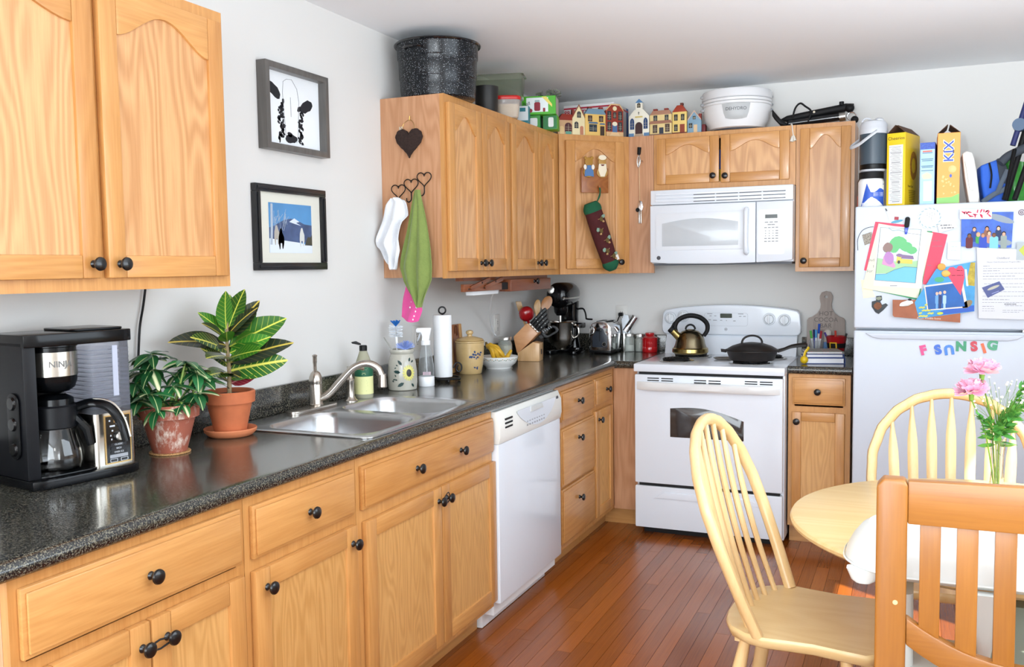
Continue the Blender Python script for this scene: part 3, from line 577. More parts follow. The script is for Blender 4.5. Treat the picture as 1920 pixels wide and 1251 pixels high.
part('dial', MB().lathe([(0, 0), (.0125, 0), (.012, .008), (.009, .0105), (0, .0105)], fr=f.at(.036, .066, .002), n=24), STEEL, cpn)
part('clock', MB().poly(f, rect(.022, .010, .034, .107), .0021, .0025), M('clock_amber', '#7a5a2a', .3, emit=.4), cpn)
mb = MB()
for a, b, w_ in ((.019, .094, .014), (.046, .094, .014), (.012, .108, .004), (.056, .11, .005), (.056, .104, .005), (.019, .082, .004), (.046, .082, .004), (.014, .07, .003), (.016, .06, .003)): mb.poly(f, rect(w_, .004, a, b), .0021, .0026)
part('icons', mb, M('icon_white', '#c9ccd2', .4), cpn)
for s_, b in (('CLASSIC', .046), ('RICH', .036), ('OVER ICE', .0265)):
    part('button', MB().poly(f, rr(.044, .0075, .002, cx=.034, cy=b), .0021, .0034), M('button_black', '#17181d', .3), cpn); text(s_, .0062, MATS['icon_white'], cpn, f.at(.034, b, .0038), .0002)
part('button', MB().poly(f, rr(.05, .0085, .001, cx=.034, cy=.0165), .0021, .003), M('specialty_grey', '#9a9ca2', .3, metal=.6), cpn)
for a in (.02, .049): part('button', MB().plate(rr(.02, .008, .001, cx=a, cy=.006), [rr(.018, .0065, .001, cx=a, cy=.006)], .0021, .003, f), MATS['icon_white'], cpn)
# ---- power lead down the wall
one('black_cable', MB().tube(spline([(.014, -3.30, 1.41), (.012, -3.315, 1.33), (.014, -3.335, 1.26), (.012, -3.345, 1.15)], 5), .0035, 6), BLACK, 'thin black cord hanging down the wall behind the potted plants', 'cord')
one('black_cable', MB().tube(spline([(.03, -3.60, .95), (.032, -3.55, 1.0), (.035, -3.50, 1.03), (.034, -3.47, 1.08)], 5), .004, 6), BLACK, 'black power cord rising behind the coffee maker', 'cord')
# ---- potted plants
SOIL = speckle('potting_soil', '#2c1d14', ['#5a4636', '#8d8577'], rough=.95, scale=180, amount=.36)
def leaf_mesh(name, mat, L=1., W_=.4, droop=.25, fold=.25, n=8, tipw=.05):
    mb = MB(); prof = lambda s_: W_/2 * (sin(pi * min(1, s_ ** .8)) ** .75) + (.004 if s_ < 1 else 0)
    mb.grid(lambda u, v: ((L * u), (v*2-1) * prof(u), -droop * L * u * u + fold * abs(v*2-1) * prof(u)), n, 4)
    return mesh_of(name, mb, mat, Vector((0, 0, 0)), smooth=True, ang=60)
def place_leaf(me, parent, base, az, el, scale, roll=0., name='leaf'):
    o = bpy.data.objects.new(name, me); COL.objects.link(o); o.parent = parent
    o.matrix_local = Matrix.Translation(Vector(base) - ROOT[parent]) @ Matrix.Rotation(az, 4, 'Z') @ Matrix.Rotation(-el, 4, 'Y') @ Matrix.Rotation(roll, 4, 'X') @ Matrix.Diagonal((scale, scale, scale, 1)); return o
def leaf_mat(name, base, vein, under=None, width=.035, side=.0, rough=.35):
    m, nt, b = nodes(name); N, L = nt.nodes, nt.links; tc = N.new('ShaderNodeTexCoord'); sx = N.new('ShaderNodeSeparateXYZ'); L.new(tc.outputs['Object'], sx.inputs[0])
    ab = N.new('ShaderNodeMath'); ab.operation = 'ABSOLUTE'; L.new(sx.outputs['Y'], ab.inputs[0])
    mr = N.new('ShaderNodeMapRange'); mr.inputs['From Min'].default_value = width; mr.inputs['From Max'].default_value = width * .4; L.new(ab.outputs[0], mr.inputs['Value']); fac = mr.outputs[0]
    if side:
        k = N.new('ShaderNodeMath'); k.operation = 'MULTIPLY_ADD'; k.inputs[1].default_value = -.8; L.new(ab.outputs[0], k.inputs[0]); L.new(sx.outputs['X'], k.inputs[2])
        s1 = N.new('ShaderNodeMath'); s1.operation = 'MULTIPLY'; s1.inputs[1].default_value = 60; L.new(k.outputs[0], s1.inputs[0]); s2 = N.new('ShaderNodeMath'); s2.operation = 'SINE'; L.new(s1.outputs[0], s2.inputs[0])
        s3 = N.new('ShaderNodeMapRange'); s3.inputs['From Min'].default_value = .86; s3.inputs['From Max'].default_value = 1; s3.inputs['To Max'].default_value = side; L.new(s2.outputs[0], s3.inputs['Value'])
        mxm = N.new('ShaderNodeMath'); mxm.operation = 'MAXIMUM'; L.new(fac, mxm.inputs[0]); L.new(s3.outputs[0], mxm.inputs[1]); fac = mxm.outputs[0]
    oi = N.new('ShaderNodeObjectInfo'); hs = N.new('ShaderNodeHueSaturation'); hs.inputs['Color'].default_value = lin(base); vr = N.new('ShaderNodeMapRange'); vr.inputs['To Min'].default_value = .6; vr.inputs['To Max'].default_value = 1.5; L.new(oi.outputs['Random'], vr.inputs['Value']); L.new(vr.outputs[0], hs.inputs['Value'])
    mx = N.new('ShaderNodeMix'); mx.data_type = 'RGBA'; L.new(fac, mx.inputs['Factor']); L.new(hs.outputs[0], mx.inputs['A']); mx.inputs['B'].default_value = lin(vein)
    L.new(mx.outputs['Result'], b.inputs['Base Color']); b.inputs['Roughness'].default_value = rough; b.inputs['Coat Weight'].default_value = .2
    return m
def stains(name, base, stain, level, rough=.8):
    """terracotta with a lime bloom"""
    m, nt, b = nodes(name); N, L = nt.nodes, nt.links; tc = N.new('ShaderNodeTexCoord'); n = N.new('ShaderNodeTexNoise'); n.inputs['Scale'].default_value = 22; n.inputs['Detail'].default_value = 7; n.inputs['Roughness'].default_value = .7
    mp = N.new('ShaderNodeMapping'); mp.inputs['Scale'].default_value = (1, 1, .45); L.new(tc.outputs['Object'], mp.inputs[0]); L.new(mp.outputs[0], n.inputs['Vector'])
    r = N.new('ShaderNodeValToRGB'); r.color_ramp.elements[0].position = level; r.color_ramp.elements[1].position = level + .12; r.color_ramp.elements[0].color = lin(base); r.color_ramp.elements[1].color = lin(stain)
    L.new(n.outputs['Fac'], r.inputs['Fac']); L.new(r.outputs[0], b.inputs['Base Color']); b.inputs['Roughness'].default_value = rough; return m
def pot_prof(rb, rt, h_, rim): return [(0, 0), (rb, 0), (rb + (rt - rb) * .72, h_ - rim), (rt, h_ - rim), (rt + .002, h_ - .004), (rt - .002, h_), (rt - .009, h_ - .001), (rt - .012, h_ - .02), (0, h_ - .02)]
P1 = (.168, -3.392, ZC + .005)
one('cork_coaster', MB().lathe([(0, 0), (.056, 0), (.057, .002), (.056, .0045), (0, .0045)], (.168, -3.392, ZC), 32), speckle('cork', '#b98d5c', ['#8e6338'], rough=.9, scale=300), 'thin round cork coaster under the whitewashed plant pot', 'coaster')
t = thing('potted_umbrella_plant', 'bushy umbrella plant in a lime-stained terracotta pot beside the coffee maker', 'plant', P1)
part('pot', MB().lathe([(r_, z_ + P1[2]) for r_, z_ in pot_prof(.047, .083, .136, .038)], (P1[0], P1[1], 0), 40), stains('limed_terracotta', '#9a5440', '#d9c7b8', .53), t)
part('soil', MB().lathe([(0, .122), (.04, .123), (.071, .118), (.071, .11)], P1, 24), SOIL, t)
LFM = leaf_mesh('leaf', leaf_mat('umbrella_leaf', '#1f5a30', '#b9c98a', width=.02), 1., .46, .3, .2)
LFV = leaf_mesh('leaf', leaf_mat('umbrella_leaf_variegated', '#2f6b35', '#d3d8a8', width=.09), 1., .46, .3, .2)
STEM = M('green_stem', '#7f9a48', .5)
rn = random.Random(8)
whorls = [(-.085, -.03, .20, 1.0), (-.055, .03, .255, 1.15), (-.03, -.05, .235, 1.1), (.05, .045, .235, 1.15), (.085, .03, .215, 1.1), (.03, -.03, .185, 1.0), (-.07, -.06, .15, 1.), (.10, -.02, .16, 1.), (.01, .065, .21, 1.), (-.10, .01, .165, 1.), (.07, -.07, .14, .95), (-.045, .0, .275, 1.1), (-.02, -.08, .17, 1.), (.115, .02, .19, 1.05), (-.115, -.01, .13, .9), (.06, .0, .25, 1.05), (.0, -.09, .13, .9), (-.095, .04, .22, 1.)]
for i, (a, b, z_, s_) in enumerate(whorls):
    # a: towards picture right, b: away from the camera
    dx = .62 * a - .35 * b; dy = .55 * a + .8 * b; top = Vector((max(P1[0] + dx, .075), P1[1] + dy, P1[2] + z_))
    bse = Vector((P1[0] + dx * .25, P1[1] + dy * .25, P1[2] + .118)); part('stem', MB().tube(spline([bse, (bse + top) / 2 + Vector((dx * .1, dy * .1, .012)), top], 3), .0033, 6), STEM, t)
    k_ = 8; ph = rn.uniform(0, 6)
    for j in range(k_):
        az = ph + 2*pi*j/k_; sc = .064 * s_ * rn.uniform(.85, 1.15)
        if top.x + cos(az) * sc < .025: sc *= .6
        place_leaf(LFV if (i + j) % 4 == 0 else LFM, t, top, az, rn.uniform(-.6, .35) , sc, rn.uniform(-.3, .3))
P2 = (.150, -3.118, ZC)
one('plant_saucer', MB().lathe([(0, 0), (.062, 0), (.068, .003), (.079, .014), (.081, .022), (.0795, .025), (.075, .021), (.066, .009), (0, .007)], P2, 44), M('terracotta_pale', '#c9784f', .75, var=.1, vscale=30), 'round terracotta saucer under the croton pot', 'saucer')
P2b = (P2[0], P2[1], ZC + .0075)
t = thing('potted_croton', 'croton plant with large yellow-veined leaves in a clean terracotta pot', 'plant', P2b)
part('pot', MB().lathe([(r_, z_ + P2b[2]) for r_, z_ in pot_prof(.047, .077, .134, .036)], (P2[0], P2[1], 0), 40), M('terracotta', '#c06a42', .7, var=.12, vscale=25), t)
part('soil', MB().lathe([(0, .121), (.04, .123), (.066, .117), (.066, .11)], P2b, 24), SOIL, t)
S0 = Vector((P2[0], P2[1], P2b[2] + .11)); SH = .285
part('stem', MB().tube([S0, S0 + Vector((.002, .002, .08)), S0 + Vector((0, -.002, .16)), S0 + Vector((.002, .0, SH - .03))], [.0075, .0065, .0055, .004], 8), M('croton_bark', '#a08a68', .8, var=.3, vscale=60), t)
CG = leaf_mesh('leaf', leaf_mat('croton_green', '#2f6a1c', '#c9cf52', width=.018, side=.35), 1., .50, .12, .16, 10)
CD = leaf_mesh('leaf', leaf_mat('croton_dark', '#1d2c18', '#c7b04a', width=.022, side=.15), 1., .44, .22, .2, 10)
CY = leaf_mesh('leaf', leaf_mat('croton_veined', '#24501c', '#d8d25c', width=.03, side=.8), 1., .52, .16, .14, 10)
CR = leaf_mesh('leaf', leaf_mat('croton_red', '#7d1e2c', '#c98a8a', width=.03, side=.5), 1., .52, .15, .12, 10)
Az = lambda dx, dy: math.atan2(dy, dx)
croton = [(CG, .16, Az(.75, .66), .50, .195, 1.0), (CY, .085, Az(.85, .5), .22, .175, 1.1), (CG, .215, Az(.1, -.2), 1.35, .125, .9), (CD, .19, Az(.5, .35), .95, .145, 1.2), (CG, .20, Az(-.3, -.95), .75, .11, -1.1), (CD, .165, Az(-.2, -.98), .28, .185, -.7),
          (CG, .14, Az(.9, .42), .42, .135, 1.1), (CD, .11, Az(.8, .6), .42, .20, .8), (CR, .045, Az(.85, .5), .45, .10, 1.0), (CD, .075, Az(.85, -.5), .15, .08, .4), (CG, .22, Az(.4, .6), 1.2, .13, .8), (CG, .21, Az(-.1, .4), 1.25, .12, 1.0), (CD, .14, Az(.3, .95), .6, .13, .9),
          (CY, .13, Az(.3, -.95), .2, .13, -.4), (CG, .11, Az(.7, -.7), .25, .11, .2), (CY, .15, Az(.05, -1), .45, .15, -.8), (CD, .18, Az(.2, -.97), .65, .12, -.9), (CD, .095, Az(.2, .98), .35, .13, .9), (CG, .16, Az(.9, -.2), .5, .12, .6), (CY, .08, Az(.25, -.97), .15, .12, -.5), (CG, .19, Az(.4, .9), .75, .13, 1.), (CD, .055, Az(.2, -.98), .5, .10, -.9), (CD, .20, Az(.95, .2), .85, .12, 1.),
          (CG, .125, Az(.95, -.1), .3, .13, .8), (CD, .07, Az(.6, -.8), .4, .09, -.4), (CY, .105, Az(.1, -.99), .6, .12, -1.), (CG, .06, Az(.8, .3), .3, .09, .7), (CG, .175, Az(.6, -.75), .5, .10, .3), (CD, .03, Az(.3, -.95), .55, .07, -.6)]
for me, z_, az, el, L_, rl in croton: place_leaf(me, t, S0 + Vector((cos(az) * .006, sin(az) * .006, z_)), az, el, L_ , rl)
# ---- dish soap
c = (.105, -2.285, .9188); t = thing('dish_soap_bottle', 'dish soap bottle with green and cream label and open black flip cap', 'bottle', c)
bo = part('bottle', MB().lathe([(0, 0), (.034, 0), (.036, .004), (.036, .118), (.034, .13), (.016, .182), (.0145, .186), (0, .186)], c, 32), M('smoky_bottle', '#b9b8a0', .15, trans=.35, ior=1.2), t)
part('label', MB().lathe([(.0362, .016), (.0366, .016), (.0366, .086), (.0362, .086)], c, 32), M('label_cream', '#e2e2a4', .5), bo, label='cream lower label')
part('label', MB().lathe([(.0362, .086), (.0367, .086), (.0367, .126), (.0355, .128)], c, 32), M('label_green', '#0e5a3c', .45), bo, label='dark green upper label')
cy_ = Cyl(c, lambda b: .0368, toward_cam(c[0], c[1])); mb = MB()
for b, w_ in ((.117, .03), (.113, .02), (.1, .012), (.095, .016), (.07, .022), (.064, .03), (.058, .026), (.05, .03), (.03, .02)): mb.poly(cy_.at(.0, b), rect(w_, .0018), 0, .0004)
part('label_print', mb, M('label_print', '#b9c98f', .5), bo)
part('cap', MB().lathe([(0, .186), (.0155, .186), (.0155, .205), (.013, .2075), (0, .2075)], c, 24), BLACK, t)
part('flip_lid', MB().poly(Fr((c[0] - .006, c[1] - .012, c[2] + .209), (-.55, -.83, .12), (-.1, .05, 1)), [(0, 0), (.03, .004), (.034, .010), (.02, .014), (.0, .006)], -.011, .011), BLACK, t, bev=.002)
# ---- stoneware crock with sunflower and brushes
c = (.110, -1.995, ZC); t = thing('utensil_crock', 'grey stoneware crock painted with a yellow sunflower holding brushes', 'crock', c); ST = M('grey_stoneware', '#b5b2a6', .22, coat=.4, var=.05, vscale=50)
prf = [(0, 0), (.057, 0), (.06, .003), (.063, .03), (.0625, .075), (.058, .115), (.051, .145), (.048, .152), (.05, .157), (.0525, .164), (.050, .172), (.046, .172), (.0445, .155), (.054, .1), (.056, .02), (0, .015)]
part('jar', MB().lathe(prf, c, 44), ST, t)
Rcr = lambda b: .0612 + b * .06 if b < .03 else (.0631 - (b - .03) * .011 if b < .075 else (.0626 - (b - .075) * .1125 if b < .115 else .0581 - (b - .115) * .233))
cf = Cyl(c, Rcr, toward_cam(c[0], c[1]) + .45); mb = MB()
YEL, DGN, DBR = M('paint_yellow', '#d8d276', .35), M('paint_green', '#1c3a38', .35), M('paint_brown', '#2a2724', .35)
for k in range(16): q = 2*pi*k/16; mb.poly(cf.at(.0, .075), [(.015 * cos(q - .18), .019 * sin(q - .18)), (.026 * cos(q - .13), .031 * sin(q - .13)), (.0285 * cos(q), .034 * sin(q)), (.026 * cos(q + .13), .031 * sin(q + .13)), (.015 * cos(q + .18), .019 * sin(q + .18))], .0001, .0016)
patch(mb, cf, ell(.0195, .0235, 20, 0, .075), .0018, 3); part('sunflower', mb, YEL, t)
part('flower_eye', patch(MB(), cf, ell(.0115, .016, 18, 0, .075), .0024, 3), DBR, t); mb = MB()
for a, b, r_, L_ in ((-.028, .108, 2.2, .026), (-.036, .078, 3.0, .03), (-.022, .035, 3.7, .032), (.004, .122, 1.2, .018), (.012, .03, -.9, .02), (-.05, .045, 2.8, .012), (-.06, .05, 3.6, .012), (-.045, .105, 2.6, .01), (-.052, .098, 3.5, .01), (-.065, .038, 2.7, .011), (.014, .118, .6, .016), (-.055, .06, 2.2, .01)):
    mb.poly(cf.at(a, b, 0, r_), [(0, 0), (L_ * .3, -L_ * .22), (L_ * .7, -L_ * .2), (L_, 0), (L_ * .7, L_ * .2), (L_ * .3, L_ * .22)], .0001, .0014)
part('leaves_paint', mb, DGN, t)
def bristles(mb, c, ax, n, r0, r1, z0, z1, rad=.0011, seed=1, mi=0):
    rn = random.Random(seed)
    for k in range(n):
        q = rn.uniform(0, 2*pi); z_ = rn.uniform(z0, z1); b = Vector(c) + Vector((r0 * cos(q), r0 * sin(q), z_)); e = Vector(c) + Vector((r1 * cos(q), r1 * sin(q), z_ + rn.uniform(-.004, .008))); mb.tube([b, e], rad, 4, mi)
bc = Vector((.083, -1.992, ZC))
t = thing('dish_brush', 'white bottle brush with blue bristle tip standing in the crock', 'brush', bc + Vector((0, 0, .02)))
part('handle', MB().tube([bc + Vector((.012, -.004, .02)), bc + Vector((.004, 0, .15)), bc + Vector((.0, 0, .215)), bc + Vector((-.002, 0, .225))], [.004, .0045, .006, .0075], 10), WHITEP, t)
hb_ = bc + Vector((-.002, 0, .222)); mb = MB(); bristles(mb, hb_, None, 110, .004, .030, 0, .048, .0013, 2); part('bristles', mb, M('bristle_white', '#dfe4ea', .4), t, kind='stuff'); mb = MB()
rn = random.Random(4)
for k in range(46): q = rn.uniform(0, 2*pi); e = rn.uniform(.004, .027); mb.tube([hb_ + Vector((0, 0, .046)), hb_ + Vector((e * cos(q), e * sin(q), .068 + .004 * cos(k)))], .0014, 4)
part('bristle_tip', mb, M('bristle_blue', '#1f6fc0', .4), t, kind='stuff')
bc2 = Vector((.125, -1.990, ZC)); t = thing('scrub_brush', 'pale blue fan-shaped scrub brush in the sunflower crock', 'brush', bc2 + Vector((0, 0, .02))); mb = MB()
for k in range(120):
    q = rn.uniform(-1.25, 1.25); w_ = rn.uniform(-.5, .5); L_ = rn.uniform(.03, .042); mb.tube([bc2 + Vector((0, 0, .168)), bc2 + Vector((L_ * sin(q) * .85, L_ * w_ + L_ * sin(q) * .4, .168 + L_ * cos(q)))], .0009, 4)
part('bristles', mb, M('bristle_lilac', '#8ba0dc', .4), t, kind='stuff'); part('handle', MB().tube([bc2 + Vector((0, 0, .02)), bc2 + Vector((0, 0, .17))], .004, 8), WHITEP, t)
one('straw_cleaner', MB().tube([(.105, -2.0, ZC + .03), (.085, -2.02, ZC + .16), (.054, -2.045, ZC + .225)], .003, 8), STEEL, 'slim grey metal rod leaning left out of the sunflower crock', 'utensil')
# ---- spray bottle
c = (.155, -1.868, ZC); t = thing('spray_bottle', 'clear spray bottle with white trigger head and white base', 'bottle', c)
part('bottle', MB().lathe([(.031, .038), (.0345, .05), (.0335, .09), (.027, .14), (.019, .175), (.0165, .183), (.0155, .183), (.018, .174), (.026, .14), (.0325, .09), (.0335, .05), (.03, .04)], c, 32), CLEARP, t)
part('base', MB().lathe([(0, 0), (.034, 0), (.0355, .003), (.0355, .04), (.0335, .0435), (0, .0435)], c, 32), WHITEP, t)
part('collar', MB().lathe([(0, .18), (.0205, .18), (.0205, .197), (.018, .2), (0, .2)], c, 24), WHITEP, t)
ff = Fr((c[0], c[1], c[2] + .198), (.92, .40, 0), (0, 0, 1))
hd = part('trigger_head', MB().poly(ff, [(-.016, 0), (.016, 0), (.02, .025), (.026, .05), (.026, .057), (-.036, .057), (-.04, .05), (-.04, .04), (-.033, .036), (-.02, .036), (-.014, .02)], -.013, .013), WHITEP, t, bev=.004)
part('trigger', MB().poly(ff, [(-.026, .034), (-.018, .034), (-.024, .012), (-.034, -.004), (-.038, -.002), (-.032, .014)], -.006, .006), M('trigger_grey', '#b4b8bd', .4), hd, bev=.002)
part('label', MB().poly(Cyl(c, lambda b: .0347, toward_cam(c[0], c[1])).at(.003, .058), rect(.034, .014), .0004, .0009), M('spray_label', '#d9b9c4', .5), t)
part('dip_tube', MB().tube([(c[0], c[1], c[2] + .18), (c[0] + .004, c[1], c[2] + .05)], .0022, 6), WHITEP, t)
# ---- paper towels
c = (.150, -1.70, ZC); t = thing('paper_towel_holder', 'black wrought iron paper towel holder with scroll arm', 'paper towel holder', c)
part('base_ring', MB().tube([(c[0] + .074 * cos(2*pi*k/36), c[1] + .074 * sin(2*pi*k/36), c[2] + .016) for k in range(36)], .0042, 8, closed=True).tube([(c[0] - .074, c[1], c[2] + .016), (c[0] + .074, c[1], c[2] + .016)], .0035).tube([(c[0], c[1] - .074, c[2] + .016), (c[0], c[1] + .074, c[2] + .016)], .0035), IRON, t)
for k in range(4): q = pi/4 + pi/2 * k; part('ball_foot', MB().sphere((c[0] + .074 * cos(q), c[1] + .074 * sin(q), c[2] + .0082), .008, 12), IRON, t)
part('post', MB().tube([(c[0], c[1], c[2] + .016), (c[0], c[1], c[2] + .305)], .004, 8), IRON, t)
part('finial_ring', MB().tube([Vector((c[0], c[1], c[2] + .322)) + Vector((.92, .4, 0)) * (.0155 * cos(2*pi*k/24)) + Vector((0, 0, .0155 * sin(2*pi*k/24))) for k in range(24)], .0038, 8, closed=True), IRON, t)
av = Vector((.92, .4, 0)); sp_ = [Vector((c[0], c[1], c[2])) + av * (.068 - (.022 - .00055 * k) * cos(.25 * k)) + Vector((0, 0, .05 + (.028 - .0006 * k) * sin(.25 * k) + .01)) for k in range(34)]
part('scroll_arm', MB().tube(sp_, .0038, 8), IRON, t); part('side_rod', MB().tube([(c[0] - .066, c[1] - .03, c[2] + .016), (c[0] - .068, c[1] - .031, c[2] + .09), (c[0] - .066, c[1] - .03, c[2] + .1)], .004, 8), IRON, t)
one('paper_towel_roll', MB().lathe([(.012, .0), (.040, .0), (.0415, .003), (.0415, .277), (.040, .28), (.012, .28)], (c[0], c[1], c[2] + .0215), 48), M('paper_white', '#eef0f2', .9, bump=.15, bscale=180), 'full roll of white paper towels on the iron holder', 'paper towels')
# ---- small board leaning on the wall, cookie jar
ff = Fr((.036, -1.42, ZC), (0, 1, 0), (-.07, 0, 1)); t = thing('small_cutting_board', 'small two-tone wooden board leaning on the wall behind the tan jar', 'cutting board', (.036, -1.36, ZC))
BW = wood('board_brown', '#a5683a', '#7c431f', 'z', ring=.4); BL = wood('board_light', '#d8a868', '#b98546', 'z', ring=.4)
part('board', MB().poly(ff, [(.03, 0), (.105, 0), (.105, .235), (.03, .235)], 0, .016), BW, t, bev=.003); part('edge_strip', MB().poly(ff, [(0, 0), (.03, 0), (.03, .228), (.008, .228)], 0, .016), BL, t, bev=.003)
part('edge_strip', MB().poly(ff, [(.105, 0), (.14, 0), (.135, .235), (.105, .235)], 0, .016), BL, t, bev=.003)
part('leather_loop', MB().tube(spline([ff.P(.055, .19, .018), ff.P(.058, .222, .02), ff.P(.068, .228, .02), ff.P(.076, .218, .02), ff.P(.078, .18, .018)], 4), .0025, 6), M('leather', '#5a2e18', .6), t)
c = (.130, -1.385, ZC); t = thing('cookie_jar', 'tan stoneware cookie jar with blue painted flowers and knobbed lid', 'jar', c); TAN = M('tan_glaze', '#c9ab77', .25, coat=.4, var=.05, vscale=30)
part('jar', MB().lathe([(0, 0), (.052, 0), (.056, .004), (.064, .05), (.068, .1), (.069, .15), (.0715, .153), (.0715, .159), (.067, .16), (0, .16)], c, 44), TAN, t)
part('lid', MB().lathe([(0, .161), (.066, .161), (.068, .164), (.06, .171), (.03, .179), (.012, .183), (.011, .188), (.0165, .194), (.0185, .2), (.016, .207), (.008, .211), (0, .212)], c, 40), TAN, t)
cf = Cyl(c, lambda b: .0565 + .11 * b if b < .11 else .0688, toward_cam(c[0], c[1]) + .42); mb = MB(); rn = random.Random(2)
for a, b in ((0, .095), (-.008, .085), (.01, .083), (.002, .075), (-.012, .098), (.012, .1), (-.006, .11), (.004, .045), (.012, .04), (-.003, .036), (.01, .03), (.02, .055), (-.02, .085), (-.028, .086), (.024, .095), (.03, .105), (.028, .07), (.034, .06)): mb.poly(cf.at(a, b, 0, rn.uniform(0, 3)), blob(.013, .0095, 9, .2, int(a * 999 + b * 777)), .0003, .0012)
part('flower_paint', mb, M('cobalt_paint', '#23406e', .3), t)
mb = MB()
for k in range(7): mb.poly(cf.at(.022 + .004 * sin(k), .04 + .01 * k), ell(.003, .0022, 8), .0003, .0011)
part('berry_paint', mb, M('rust_paint', '#8a4a30', .3), t)
# ---- outlets and switch
PLT = M('plate_almond', '#d9d7d2', .4)
def outlet(name, fr, label, plug=False):
    t = thing(name, label, 'outlet', fr.P(0, -.057)); pl = part('plate', MB().poly(fr, rr(.07, .115, .004), .0005, .006), PLT, t, bev=.002)
    part('insert', MB().poly(fr, rr(.034, .068, .006), .006, .0085), PLT, pl, bev=.001)
    mb = MB()
    for b in (.018, -.018): mb.poly(fr, rect(.0025, .009, -.006, b), .0085, .0089).poly(fr, rect(.0025, .007, .006, b), .0085, .0089).poly(fr, ell(.003, n=10, cy=b - .011), .0085, .0089)
    part('slots', mb, M('slot_dark', '#4d4a46', .6), pl); return t
outlet('wall_outlet', Fr((0, -.79, 1.112), (0, 1, 0), (0, 0, 1)), 'almond wall outlet on the left wall behind the banana bowl')
outlet('wall_outlet', Fr((0, -1.68, 1.108), (0, 1, 0), (0, 0, 1)), 'almond wall outlet mostly hidden behind the spray bottle')
outlet('wall_outlet', Fr((.476, 0, 1.13), (1, 0, 0), (0, 0, 1)), 'almond wall outlet on the back wall above the toaster')
f = Fr((.474, -.009, 1.125), (1, 0, 0), (0, 0, 1)); one('power_plug', MB().poly(f, rr(.026, .022, .006, cx=.002, cy=.008), .0, .022).tube(spline([f.P(-.004, 0, .016), f.P(-.012, -.02, .022), f.P(-.02, -.05, .02), f.P(-.02, -.11, .012)], 5), .0032, 6), BLACK, 'black plug and lead in the outlet above the toaster', 'plug')
# ---- bowl of bananas, mason jar
c = (.165, -1.13, ZC); t = thing('fruit_bowl', 'wide white bowl with a thin decorated band near the rim', 'bowl', c)
part('bowl', MB().lathe([(0, 0), (.064, 0), (.066, .006), (.068, .010), (.088, .026), (.0985, .046), (.101, .06), (.099, .062), (.0955, .06), (.092, .047), (.08, .03), (.06, .016), (0, .013)], c, 48), M('white_china', '#e9e9e6', .18, coat=.5), t)
cf = Cyl(c, lambda b: .0985 + (b - .046) * .17, toward_cam(c[0], c[1])); mb = MB(); mb2 = MB()
for k in range(44):
    (mb if k % 3 else mb2).poly(cf.at(-.19 + .0088 * k, .049 + .003 * sin(k * 1.9), 0, k), blob(.007, .004, 7, .2, k), .0006, .0012)
part('band', mb, M('band_green', '#5d6f4d', .4), t); part('band_flowers', mb2, M('band_gold', '#b98c4a', .4), t)
t = thing('banana_bunch', 'bunch of ripe yellow bananas resting in the white bowl', 'bananas', (.15, -1.13, ZC + .02)); BAN = M('banana_skin', '#d8a92c', .5, var=.25, vscale=35)
rdir = Vector((.916, .401, 0)); base = Vector((.098, -1.125, ZC + .118))
for k, (sx_, dp, dn) in enumerate(((.02, -.055, .01), (.045, -.045, .0), (.075, -.03, .0), (.10, -.005, -.005), (.06, .01, .015))):
    back = Vector((-.4, .916, 0)); e = base + rdir * (.02 + sx_ * .95) + back * (dp * .6) + Vector((0, 0, -.085 + k * .006 * (k < 4)))
    m_ = base + rdir * (.012 + sx_ * .75) + back * dp + Vector((0, 0, -.035 + dn)); m0 = base + rdir * (.004 + sx_ * .25) + back * (dp * .4) + Vector((0, 0, -.008))
    if k == 3: m_ = base + rdir * .085 + back * -.02 + Vector((0, 0, -.075)); e = base + rdir * .125 + back * .0 + Vector((0, 0, -.03))
    pts = spline([base, m0, m_, e], 5); n_ = len(pts); part('banana', MB().tube(pts, [.0035 + (.0085 if .15 < i/n_ else .003) * min(1, (sin(pi * min(1, (i/n_ + .02))) + .25)) for i in range(n_)], 8), BAN, t)
part('stem_tip', MB().tube([base + Vector((0, 0, -.006)), base + Vector((-.004, 0, .014))], [.009, .006], 8), M('banana_stem', '#6a5322', .7), t)
c = (.075, -.845, ZC); t = thing('mason_jar', 'glass mason jar filled with pale flour behind the banana bowl', 'jar', c)
part('glass', MB().lathe([(0, 0), (.036, 0), (.039, .004), (.039, .095), (.034, .11), (.031, .114), (.031, .125), (.029, .125), (.029, .113), (.036, .095), (.036, .006), (0, .004)], c, 32), M('jar_glass', '#e9ece6', .05, trans=.8, ior=1.2), t)
part('flour', MB().lathe([(0, .005), (.0345, .005), (.0345, .092), (0, .096)], c, 28), M('flour', '#ddd5c2', .9), t); part('lid', MB().lathe([(0, .137), (.034, .137), (.0355, .135), (.0355, .122), (.033, .12), (0, .12)], c, 28), STEEL, t)
